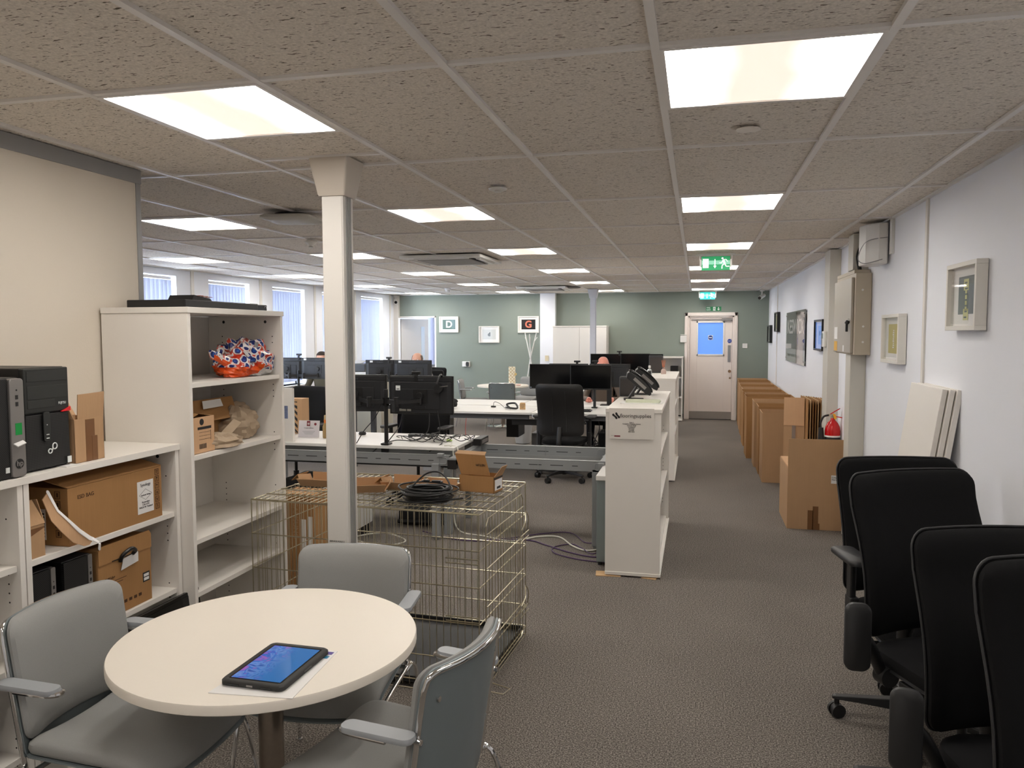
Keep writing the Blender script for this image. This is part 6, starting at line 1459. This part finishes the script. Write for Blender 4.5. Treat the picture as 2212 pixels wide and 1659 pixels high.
t = thing('power_socket_bar', 'black power socket bar clipped to the right end of the near desk', 'socket', (-1.72, 4.45, .69), 0)
mb = MB(); mb.box(-.04, .03, -.20, .06, 0, .06); ob('body', mb, black_pl, t, bevel=.006); mb = MB(); mb.box(.03, .034, -.16, .02, .015, .045); ob('face', mb, silver_pl, t)
random.seed(21); zt = .745
def C(*p): return p
cs = [[(-2.42,3.84,1.10),(-2.5,3.86,.96),(-2.62,3.9,.84),(-2.7,3.86,.70),(-2.74,3.75,.66)], [(-2.05,3.95,1.0),(-2.06,3.93,.85),(-2.2,4.0,.76),(-2.4,4.05,.745),(-2.46,3.86,.72),(-2.5,3.74,.66)],
      [(-1.98,3.95,1.02),(-1.96,3.95,.85),(-2.05,4.05,.75),(-2.0,4.1,.75),(-1.95,3.95,.74),(-2.0,3.8,.70)], [(-2.3,3.98,1.0),(-2.32,3.95,.88),(-2.37,3.86,.78),(-2.42,3.82,.70)]]
for k in range(9):
    cx_, cy_ = -2.25+.05*k, 4.08+.14*random.random(); rx, ry = .08+.10*random.random(), .06+.10*random.random(); ph = random.random()*6
    cs.append([(cx_+rx*math.cos(ph+a), min(4.5, max(3.85, cy_+ry*math.sin(ph+a))), .745+.05*abs(math.sin(a*1.5+ph))) for a in [i*.7 for i in range(8)]])
for k, c in enumerate(cs):
    cable('loose_cable', c, .0042 if k < 4 else .0034, cable_k, ['black cable hanging behind the near left screen to the beam', 'black cable looping under the near right screen', 'black cable dropping from the right side of the near right screen', 'black cable beside the monitor pole'][k] if k < 4 else 'tangled black cable lying on the near desk right of the pole', group='tangled desk cables' if k >= 4 else None)
for k, (a, b_) in enumerate((((-1.86,3.9,.74), (-1.72,3.7,.69)), ((-1.9,3.88,.74), (-1.75,3.68,.60)))):
    cable('grey_cable', [a, ((a[0]+b_[0])/2, a[1]-.02, a[2]-.01), b_], .0045, cable_w, ('upper' if k == 0 else 'lower')+' pale cable running from the near desk end to the frame joint')
cable('red_cable', [(-2.55,6.70,.71),(-2.56,6.68,.5),(-2.53,6.65,.3)], .004, mat('red_cable', (170,70,60), .5), 'thin red cable hanging under the middle desk')
# --- middle bench
G = 'white desks of the middle bench'
dm = desk('white desk of the middle bench carrying the two dark screens', -1.75, -.50, 6.65, 7.44, (0, 2), G, dark_steel)
desk('white desk of the middle bench on the camera side, empty middle part', -3.14, -1.76, 6.65, 7.44, (0,), G, dark_steel, panel=True)
desk('white desk of the middle bench on the camera side, part behind the near pole', -5.4, -3.95, 6.65, 7.44, (0, 2), G, dark_steel)
desk('white desk of the middle bench on the window side, right part behind the dark screens', -2.1, -.50, 7.50, 8.28, (2,), G, dark_steel)
desk('white desk of the middle bench on the window side, middle part', -3.5, -2.11, 7.50, 8.28, (), G, dark_steel, panel=False)
desk('white desk of the middle bench on the window side, part where the bald person sits', -4.9, -3.51, 7.50, 8.28, (0,), G, dark_steel)
desk('white desk of the middle bench on the window side, leftmost, at the dark-haired person', -5.96, -4.91, 7.50, 8.28, (0,), G, dark_steel)
mb = MB(); mb.box(-1.95, -1.93, 7.0, 7.1, .55, .7); mb.box(-2.0, -1.5, 6.72, 6.76, .58, .65); o = ob('desk_underside_bracket', mb, black_pl, dm); o.location = (1.75, -6.65, 0)
MS = monitor('left one of the two dark screens facing the camera on the middle bench', -1.64, 7.26, 1.128, .51, .305, 4)
MS2 = monitor('right one of the two dark screens facing the camera, standing on the middle bench', -1.135, 7.25, 1.122, .50, .305, -2)
for o_, s_ in ((MS2, 'SAMSUNG'),): text('lettering', s_, .012, silver_pl, o_, (0, -.0138, -.1475), FY, 'CENTER')
mb = MB(); mb.box(-.245, -.232, -.0142, -.0134, -.142, -.13); ob('power_light', mb, mat('pale_blue_led', (170,190,210), .4), MS)
t = dual_arm('black pole arm holding the two dark screens on the middle bench', -1.10, 7.36, .738, 1.2, (-.50, -.04), (-.05, -.05), 1.12, False)
MPh = 'screens of the middle bench seen from behind'
monitor('back-turned screen right of the near pole, left of the pair before the bald person', -4.10, 7.76, 1.15, .41, .30, 186, 'PHILIPS', sticker=.12, group=MPh)
monitor('back-turned screen directly in front of the bald person', -3.625, 7.76, 1.15, .54, .30, 180, 'PHILIPS', sticker=.18, group=MPh)
monitor('leftmost back-turned screen, next to the tall bookcase', -5.50, 7.76, 1.175, .46, .30, 186, 'PHILIPS', group=MPh)
monitor('back-turned screen in front of the dark-haired person, left of the near pole', -5.02, 7.76, 1.175, .52, .30, 180, 'PHILIPS', sticker=.20, group=MPh)
dual_arm('black monitor arm pole before the dark-haired person', -5.28, 7.66, .738, 1.15, (-.22, .26), (.05, .05), 1.08, False)
dual_arm('black monitor arm pole before the bald person', -3.92, 7.66, .738, 1.15, (-.2, .28), (.05, .05), 1.08, False)
monitor('back-turned screen behind the left dark screen, showing only its top edge', -1.50, 7.82, 1.115, .51, .30, 180, None, group=MPh, foot=True)
monitor('back-turned screen of the person behind the dark screens, right one', -.965, 7.82, 1.115, .52, .30, 180, None, group=MPh, foot=True)
webcam('webcam on the left back-turned screen of the pair before the bald person', -3.97, 7.76, 1.305, 180)
webcam('webcam on top of the screen next to the bookcase', -5.32, 7.76, 1.345, 180)
webcam('webcam above the gap between the two dark screens', -1.385, 7.80, 1.27, 180)
webcam('webcam beside the pink bald head behind the dark screens', -1.15, 7.80, 1.275, 180)
# desk items middle bench
t = thing('keyboard', 'black keyboard on the white desk right of the seamed office chair', 'keyboard', (-1.30, 6.92, .7355), 0)
mb = MB(); mb.box(-.22, .22, -.065, .065, 0, .018); ob('body', mb, black_pl, t, bevel=.004); mb = MB()
for i in range(5):
    for j in range(14): mb.box(-.21+.03*j, -.186+.03*j, -.056+.0225*i, -.038+.0225*i, .018, .024)
ob('keys', mb, black_ru, t)
mb = MB(); mb.prism([(0,0),(.07,0),(.07,.075),(.058,.085),(.012,.085),(0,.075)], 0, .012, 0, Matrix.Rotation(PI/2, 4, 'X')); o = ob('wooden_sign_block', mb, wood_l, loc=(-1.965, 7.0, .7355), bevel=.002); tag(o, 'small wooden desk block with dark print left of the seamed chair', 'desk block')
text('lettering', 'COFFEE\nRUNS\nxXx', .018, ink, o, (.035, -.0125, .055), FY, 'CENTER')
o = cable('headphones_cable_pile', [(-2.08,7.0,.745),(-2.14,7.05,.79),(-2.05,7.1,.80),(-2.0,7.0,.75),(-2.1,6.95,.76),(-2.16,7.08,.75)], .012, cable_k, 'small heap of black headphones left of the wooden desk block', 'headphones')
mb = MB(); mb.box(-.03, .03, -.015, .015, 0, .018); o = ob('usb_hub', mb, black_pl, loc=(-2.35, 7.2, .7355), bevel=.003); tag(o, 'small black plug lying on the empty middle desk', 'plug')
cable('usb_cable', [(-2.35,7.2,.745),(-2.34,7.2,.80),(-2.28,7.2,.79),(-2.2,7.15,.745),(-2.15,7.05,.745)], .003, cable_k, 'thin black cable from the small plug to the headphones')
t = thing('black_bag', 'black crumpled bag lying on the middle desk right of the near screens', 'bag', (-2.98, 7.0, .7355), 0)
mb = MB(); blob(mb, (0,0,.06), .15, .09, .065, 24, 14, .4, 8); ob('bag_body', mb, dark_liner, t)
mb = MB(); mb.prism(rrect(.16, .38, .01, 3), 0, .36); o = ob('desk_computer', mb, black_pl, loc=(-2.17, 7.65, .33), bevel=.004); tag(o, 'black computer tower hung under the middle bench', 'computer')
t = thing('waste_bin', 'wire waste bin with a clear plastic liner behind the middle desk leg', 'bin', (-2.42, 9.2, 0), 0)
mb = MB(); rg = []
for z, k in ((0.01, .11), (.2, .13), (.33, .15), (.345, .155)): rg.append([(k*math.cos(a)*(1+.04*math.sin(7*a)), k*math.sin(a)*(1+.04*math.cos(5*a)), z+.01*math.sin(6*a)*(z > .3)) for a in [2*PI*j/28 for j in range(28)]])
mb.rings(rg, cap=False); ob('liner', mb, mat('clear_liner', (196,198,200), .3), t, smooth=True, ang=25); mb = MB(); mb.lathe([(.10, 0), (.125, .25), (.12, .25), (.095, .006)], 24); ob('bin_body', mb, mat('grey_mesh_bin', (110,112,112), .5), t)
mb = MB(); mb.box(0, .40, 0, .55, .03, .58); o = ob('desk_pedestal', mb, white_pl, loc=(-.86, 6.85, 0), bevel=.004); tag(o, 'white drawer pedestal under the middle desk beside the shelf unit', 'pedestal')
for zz in (.21, .39): mb = MB(); mb.box(.005, .395, -.002, 0, zz, zz+.006); ob('drawer_gap', mb, slate_print, o)
mb = MB(); mb.box(0, .40, 0, .5, .03, .35); o = ob('desk_pedestal', mb, mat('light_grey_pedestal', (176,178,182), .5), loc=(-1.98, 7.75, 0), bevel=.004); tag(o, 'light grey low pedestal under the middle bench behind the seamed chair', 'pedestal')
mb = MB(); mb.box(-.09, .09, -.2, .2, 0, .42); o = ob('floor_computer', mb, black_pl, loc=(-.97, 7.6, 0), bevel=.005); tag(o, 'black computer tower on the floor under the right end of the middle bench', 'computer')
random.seed(2)
for k in range(5):
    x_ = -1.15+.07*k
    cable('under_desk_cable', [(x_,6.95,.66),(x_+.06*random.uniform(-1,1),6.95,.52),(x_+.12*random.uniform(-1,1),6.95,.35),(x_+.1*random.uniform(-1,1),7.0,.25),(x_-.2,7.0,.18)], .006, cable_k, 'black cable hanging under the middle desk right of the seamed chair', group='cables under the middle desk')
# --- far bench by the fire door
desk('distant white desk with large dark screens left of the fire door', -2.0, -.42, 10.2, 11.5, (0, 2), None, dark_steel)
G3 = 'large dark screens on the distant desk'
monitor('left one of the distant dark screens above the pink bald head', -1.35, 10.72, 1.12, .50, .39, 3, arm=False, group=G3, foot=True)
monitor('middle one of the distant dark screens, webcam on top', -.86, 10.74, 1.12, .48, .40, 0, arm=False, group=G3, foot=True)
monitor('right one of the distant dark screens, behind the second shelf unit', -.52, 10.70, 1.12, .22, .39, -3, arm=False, group=G3, foot=True)
webcam('webcam on top of the distant dark screens', -1.12, 10.70, 1.328, 0)
# low cabinet with printer by the window
t = thing('low_cabinet', 'beige low cabinet by the windows with a black printer on top', 'cabinet', (-5.75, 9.55, 0), 0)
mb = MB(); mb.box(0, .9, 0, .5, .03, 1.0); ob('body', mb, mat('beige_laminate', (206,200,184), .5), t, bevel=.003); mb = MB(); mb.box(-.01, .91, -.01, .51, 1.001, 1.03); ob('top', mb, white_trim, t, bevel=.003)
t = thing('printer', 'black printer on the beige cabinet by the windows', 'printer', (-5.35, 9.78, 1.031), 0)
mb = MB(); mb.box(-.22, .20, -.18, .18, 0, .13); ob('housing', mb, mat('dark_grey_plastic', (52,53,56), .45), t, bevel=.01); mb = MB(); mb.sheet((-.2, -.1, .131), (.1, -.1, .131), (.12, .1, .17), (-.18, .1, .17), .01); ob('scanner_lid', mb, grey_trim, t, bevel=.003)
# shelf with boxes seen through the left doorway
t = thing('side_counter', 'pale counter seen through the left doorway, carrying a brown box', 'counter', (-5.55, YF+1.0, 0), 0)
mb = MB(); mb.box(0, 1.3, 0, .5, 0, .93); ob('body', mb, white_trim, t); mb = MB(); mb.box(-.02, 1.3, -.02, .5, .931, .97); ob('worktop', mb, mat('grey_worktop', (140,142,146), .4), t)
mb = MB(); mb.box(-.16, .16, -.1, .1, 0, .17); o = ob('folder_box', mb, card, loc=(-5.33, YF+1.2, .9705)); tag(o, 'brown box on the counter in the left doorway', 'box')
mb = MB(); mb.box(0, .08, -.12, .12, 0, .32); mb.box(.015, .065, -.121, -.1205, .2, .28); o = ob('brown_binder', mb, card_d, loc=(-5.13, YF+1.15, .9705), bevel=.003); tag(o, 'tall brown binder at the right edge of the left doorway', 'binder')
# things on the distant narrow bookcase
for k, (z_, m_, l_) in enumerate(((.832, ink, 'dark files'), (.463, ink, 'dark files low'), (1.0, blue_mark, ''))):
    if k == 2: continue
    mb = MB(); mb.box(0, .14, 0, .2, 0, .2-.04*k); o = ob('box_file', mb, m_, loc=(-.36, 12.75, z_+.0), bevel=.004); tag(o, ('dark box file on the upper shelf of the distant narrow bookcase', 'dark box file on the lower shelf of the distant narrow bookcase')[k], 'box file')
mb = MB(); mb.box(0, .05, 0, .05, 0, .035); o = ob('blue_tape_roll', mb, blue_mark, loc=(-.42, 12.72, .832), bevel=.008); tag(o, 'tiny dark blue item on the distant narrow bookcase shelf', 'tape roll')
# --- floor cables, power strip
cable('white_floor_cable', [(-1.90,4.10,.5),(-1.88,4.05,.2),(-1.80,3.95,.02),(-1.55,3.85,.008),(-1.3,3.75,.008),(-1.12,3.93,.008),(-.95,3.96,.008),(-.80,3.72,.008),(-.66,3.62,.008),(-.50,3.80,.008)], .0065, cable_w, 'white cable winding over the carpet from the cage to the grey cabinet')
cable('purple_floor_cable', [(-2.1,3.9,.006),(-1.7,3.70,.006),(-1.35,3.84,.006),(-1.1,4.05,.006),(-.88,4.12,.006),(-.72,3.85,.006),(-.60,3.86,.006),(-.48,3.60,.006)], .004, purple, 'thin purple cable crossing the carpet, farthest from the camera')
cable('purple_floor_cable', [(-1.6,3.70,.006),(-1.2,3.82,.006),(-1.0,3.70,.006),(-.80,3.55,.006),(-.62,3.47,.006),(-.48,3.50,.006)], .0048, purple, 'dark purple cable running straight over the carpet under the white cable')
cable('purple_floor_cable', [(-.48,3.35,.006),(-.70,3.38,.006),(-.90,3.50,.006),(-.94,3.66,.006),(-.82,3.78,.006),(-.72,3.66,.012),(-.62,3.52,.014),(-.55,3.70,.02),(-.52,3.75,.15),(-.50,3.74,.35),(-.515,3.66,.55),(-.50,3.62,.66),(-.49,3.8,.80),(-.492,4.0,1.0),(-.47,4.2,1.165)], .0042, purple, 'purple cable looping on the carpet and rising to the shelf top')
t = thing('power_strip', 'white power extension strip lying on the carpet behind the cage right of the pole', 'power strip', (-2.33, 3.30, 0), -32)
mb = MB(); mb.box(-.22, .22, -.03, .03, 0, .04); ob('strip_body', mb, white_pl, t, bevel=.01); mb = MB()
for k in range(4): mb.box(-.17+.09*k, -.12+.09*k, -.02, .02, .04, .0412)
ob('sockets', mb, grey_trim, t)
cable('white_power_cable', [(-2.50,3.38,.02),(-2.55,3.5,.03),(-2.35,3.65,.04),(-2.12,3.55,.02),(-2.2,3.42,.01),(-2.5,3.30,.01),(-2.9,3.35,.01)], .006, cable_w, 'white power cable looped beside the white power strip')
t = thing('floor_white_box', 'white low box with a black base on the carpet behind the cage', 'box', (-2.95, 3.45, 0), 0)
mb = MB(); mb.box(0, .42, 0, .40, .08, .36); ob('body', mb, white_pl, t, bevel=.006); mb = MB(); mb.box(.02, .40, .02, .38, 0, .079); ob('base', mb, black_pl, t)
mb = MB(); mb.box(-.11, .11, -.2, .2, 0, .42); o = ob('floor_computer', mb, black_pl, loc=(-3.22, 4.0, 0), bevel=.006); tag(o, 'black computer tower on the floor under the near desk left of the pole', 'computer')
mb = MB(); mb.box(-.2, .2, -.14, .14, 0, .12); mb.tube([(-.2, -.16, .03), (.25, -.2, .05)], .02, 8); o = ob('tool_case', mb, black_ru, loc=(-2.2, 4.25, 0), bevel=.01); tag(o, 'black case on the carpet under the near desk behind the cage', 'case')
# ------------------------------------------------------------ people
def person(label, x, y, rz, top, hair, sk, cloth, seat=.46, lean=.0):
    """seated figure facing local -Y; the top of the head is at height top"""
    t = thing('person', label, 'person', (x, y, 0), rz)
    k = top-1.32
    def Zz(z): return z+k
    V = []; Ed = []; Rd = []
    def nd(p, r, par=None):
        V.append(p); Rd.append(r)
        if par is not None: Ed.append((par, len(V)-1))
        return len(V)-1
    hip = nd((0, .10, seat+.10), .14); sp = nd((0, .09+lean*.3, Zz(.72)), .135, hip); ch = nd((0, .07+lean*.0, Zz(.92)), .15, sp); nk = nd((0, .05-lean, Zz(1.06)), .062, ch); nk2 = nd((0, .03-lean, Zz(1.12)), .055, nk)
    for s_ in (-1, 1):
        sh = nd((.17*s_, .06-lean*.6, Zz(.99)), .065, ch); el = nd((.25*s_, -.06, Zz(.74)), .045, sh); wr = nd((.16*s_, -.30, .775), .030, el)
        kn = nd((.12*s_, -.36, seat+.07), .068, hip); an = nd((.13*s_, -.36, .09), .045, kn); ft = nd((.13*s_, -.50, .05), .04, an)
    me = bpy.data.meshes.new('body'); me.from_pydata(V, Ed, []); o = bpy.data.objects.new('body', me); COL.objects.link(o)
    m = o.modifiers.new('skin', 'SKIN'); 
    for i, r in enumerate(Rd): me.skin_vertices[0].data[i].radius = (r, r*.9)
    me.skin_vertices[0].data[0].use_root = True
    s2 = o.modifiers.new('sub', 'SUBSURF'); s2.levels = 2; s2.render_levels = 2
    dg = bpy.context.evaluated_depsgraph_get(); nm_ = bpy.data.meshes.new_from_object(o.evaluated_get(dg)); bpy.data.objects.remove(o)
    # clothing follows the body: everything of the skin mesh below the neck; the body mesh itself carries neck, head and hands
    nm_.materials.clear(); nm_.materials.append(cloth); nm_.materials.append(navy); nm_.materials.append(black_ru); nm_.materials.append(sk)
    for p in nm_.polygons:
        c = p.center; p.use_smooth = True
        p.material_index = 3 if c.z > Zz(1.075) else (2 if c.z < .10 else (1 if (c.z < seat+.17 and c.y < .30 and (c.z < seat+.14 or c.y < -.05) and not (c.z > .66)) else 0))
    bd_ = bpy.data.objects.new('clothed_body', nm_); COL.objects.link(bd_); bd_.parent = t
    # head
    mb = MB(); n, mrow = 32, 22; vs = []; hc = Vector((0, .0-lean, top-.104))
    for i in range(mrow+1):
        th = PI*i/mrow
        for j in range(n):
            ph = 2*PI*j/n; dx, dy, dz = math.sin(th)*math.cos(ph), math.sin(th)*math.sin(ph), math.cos(th)
            rx, ry, rz_ = .077, .097, .118
            if dz < -.1: rx *= 1-.30*(-dz-.1); ry *= 1-.12*(-dz-.1)
            sq = max(1e-4, math.sin(th))**-.22 if dz > 0 else 1.0
            p = Vector((rx*dx*sq, ry*dy*sq, (.104 if dz > 0 else rz_)*dz))
            f = max(0, -dy)
            p.y -= .022*math.exp(-((p.x/.014)**2))*math.exp(-(((p.z+.022)/.022)**2))*f
            p.y += .008*f*(math.exp(-(((abs(p.x)-.032)/.016)**2))*math.exp(-(((p.z-.005)/.014)**2)))
            p.y -= .005*f*math.exp(-((p.x/.03)**2))*math.exp(-(((p.z+.062)/.012)**2))
            p.y -= .006*f*math.exp(-(((p.z-.022)/.01)**2))
            vs.append(tuple(p+hc))
    fs = [(i*n+j, i*n+(j+1) % n, (i+1)*n+(j+1) % n, (i+1)*n+j) for i in range(mrow) for j in range(n)]
    mb.add(vs, fs)
    for s_ in (-1, 1): mb.lathe([(.001, -.006), (.014, -.006), (.019, 0), (.012, .006), (.001, .003)], 14, 0, (0,0,0), Matrix.Translation(hc+Vector((.078*s_, .012, -.012))) @ Matrix.Rotation(PI/2, 4, 'Y') @ Matrix.Scale(1.6, 4, (1,0,0)))
    hd = ob('head', mb, sk, t, smooth=True, ang=80)
    mb = MB()
    for s_ in (-1, 1): mb.lathe([(.001, -.011), (.008, -.008), (.011, 0), (.008, .008), (.001, .011)], 12, 0, tuple(hc+Vector((.032*s_, -.080, .004))))
    ob('eyes', mb, paper, hd, smooth=True)
    mb = MB(); mb.tube([tuple(hc+Vector((x_, -.088+.9*abs(x_)**1.4, -.062))) for x_ in (-.025, -.012, 0, .012, .025)], [.002, .004, .0045, .004, .002], 8); ob('mouth', mb, mat('lips', (170,96,86), .5), hd, smooth=True)
    if hair == 'short':
        mb = MB(); vs = []; 
        for i in range(12):
            th = PI*.52*i/11
            for j in range(n):
                ph = 2*PI*j/n; lim = 1.0 if math.sin(ph) > -.35 else .62
                tt = th*lim; dx, dy, dz = math.sin(tt)*math.cos(ph), math.sin(tt)*math.sin(ph), math.cos(tt)
                kk = 1.10+.02*math.sin(13*ph)*math.sin(7*th); sq = max(.03, math.sin(tt))**-.22; vs.append(tuple(hc+Vector((.079*dx*kk*sq, .100*dy*kk*sq, .104*dz*1.10))))
        fs = [(i*n+j, i*n+(j+1) % n, (i+1)*n+(j+1) % n, (i+1)*n+j) for i in range(11) for j in range(n)]
        mb.add(vs, fs); hr = ob('hair', mb, hair_d, t, smooth=True); sm = hr.modifiers.new('solid', 'SOLIDIFY'); sm.thickness = .008
    elif hair == 'fringe':
        mb = MB(); vs = []
        for i in range(6):
            th = PI*(.30+.05*i)
            for j in range(19):
                ph = math.radians(-22+224*j/18); dx, dy, dz = math.sin(th)*math.cos(ph), math.sin(th)*math.sin(ph), math.cos(th)
                vs.append(tuple(hc+Vector((.079*dx*1.045, .099*dy*1.045, .118*dz*1.02))))
        mb.add(vs, [(i*19+j, i*19+j+1, (i+1)*19+j+1, (i+1)*19+j) for i in range(5) for j in range(18)]); hr = ob('hair', mb, hair_g, t, smooth=True); sm = hr.modifiers.new('solid', 'SOLIDIFY'); sm.thickness = .005
    # hands on the desk
    for s_ in (-1, 1):
        mb = MB(); w_ = Vector((.16*s_, -.30, .775)); mb.tube([w_+Vector((0, .02, 0)), w_+Vector((-.01*s_, -.03, -.005)), w_+Vector((-.015*s_, -.075, -.012))], [.026, .034, .032], 12)
        for f_ in range(4):
            bx = -.015*s_+(-.027+.018*f_); L_ = (.055, .068, .072, .060)[f_ if s_ > 0 else 3-f_]
            mb.tube(spline([w_+Vector((bx, -.07, -.010)), w_+Vector((bx*1.1, -.07-L_*.55, -.008)), w_+Vector((bx*1.15, -.07-L_, -.028))], 4), [.0085]*5+[.0075]*4, 8)
        mb.tube(spline([w_+Vector((-.03*s_, -.03, -.01)), w_+Vector((-.052*s_, -.06, -.014)), w_+Vector((-.052*s_, -.085, -.022))], 4), [.010]*5+[.008]*4, 8)
        ob('hand', mb, sk, t, smooth=True)
    return t
person('person with dark brown hair in an olive sweater sitting behind the leftmost screens', -5.36, 8.52, 0, 1.385, 'short', skin, olive)
person('bald person with a grey fringe of hair sitting behind the middle back-turned screens', -3.855, 8.56, 0, 1.375, 'fringe', skin, mat('grey_shirt', (98,98,100), .9))
person('person with a pink bald head in a brown jacket sitting behind the two dark screens', -1.13, 8.50, 0, 1.335, None, skin_p, brown_j)
dup(OU, (-5.36, 8.62, 0), 180, 'black office chair under the dark-haired person by the windows', 'occupied black chairs on the window side')
dup(OU, (-3.855, 8.70, 0), 180, 'black office chair under the bald person with the grey fringe', 'occupied black chairs on the window side')
dup(OU, (-1.13, 8.60, 0), 180, 'black office chair under the person in the brown jacket', 'occupied black chairs on the window side')
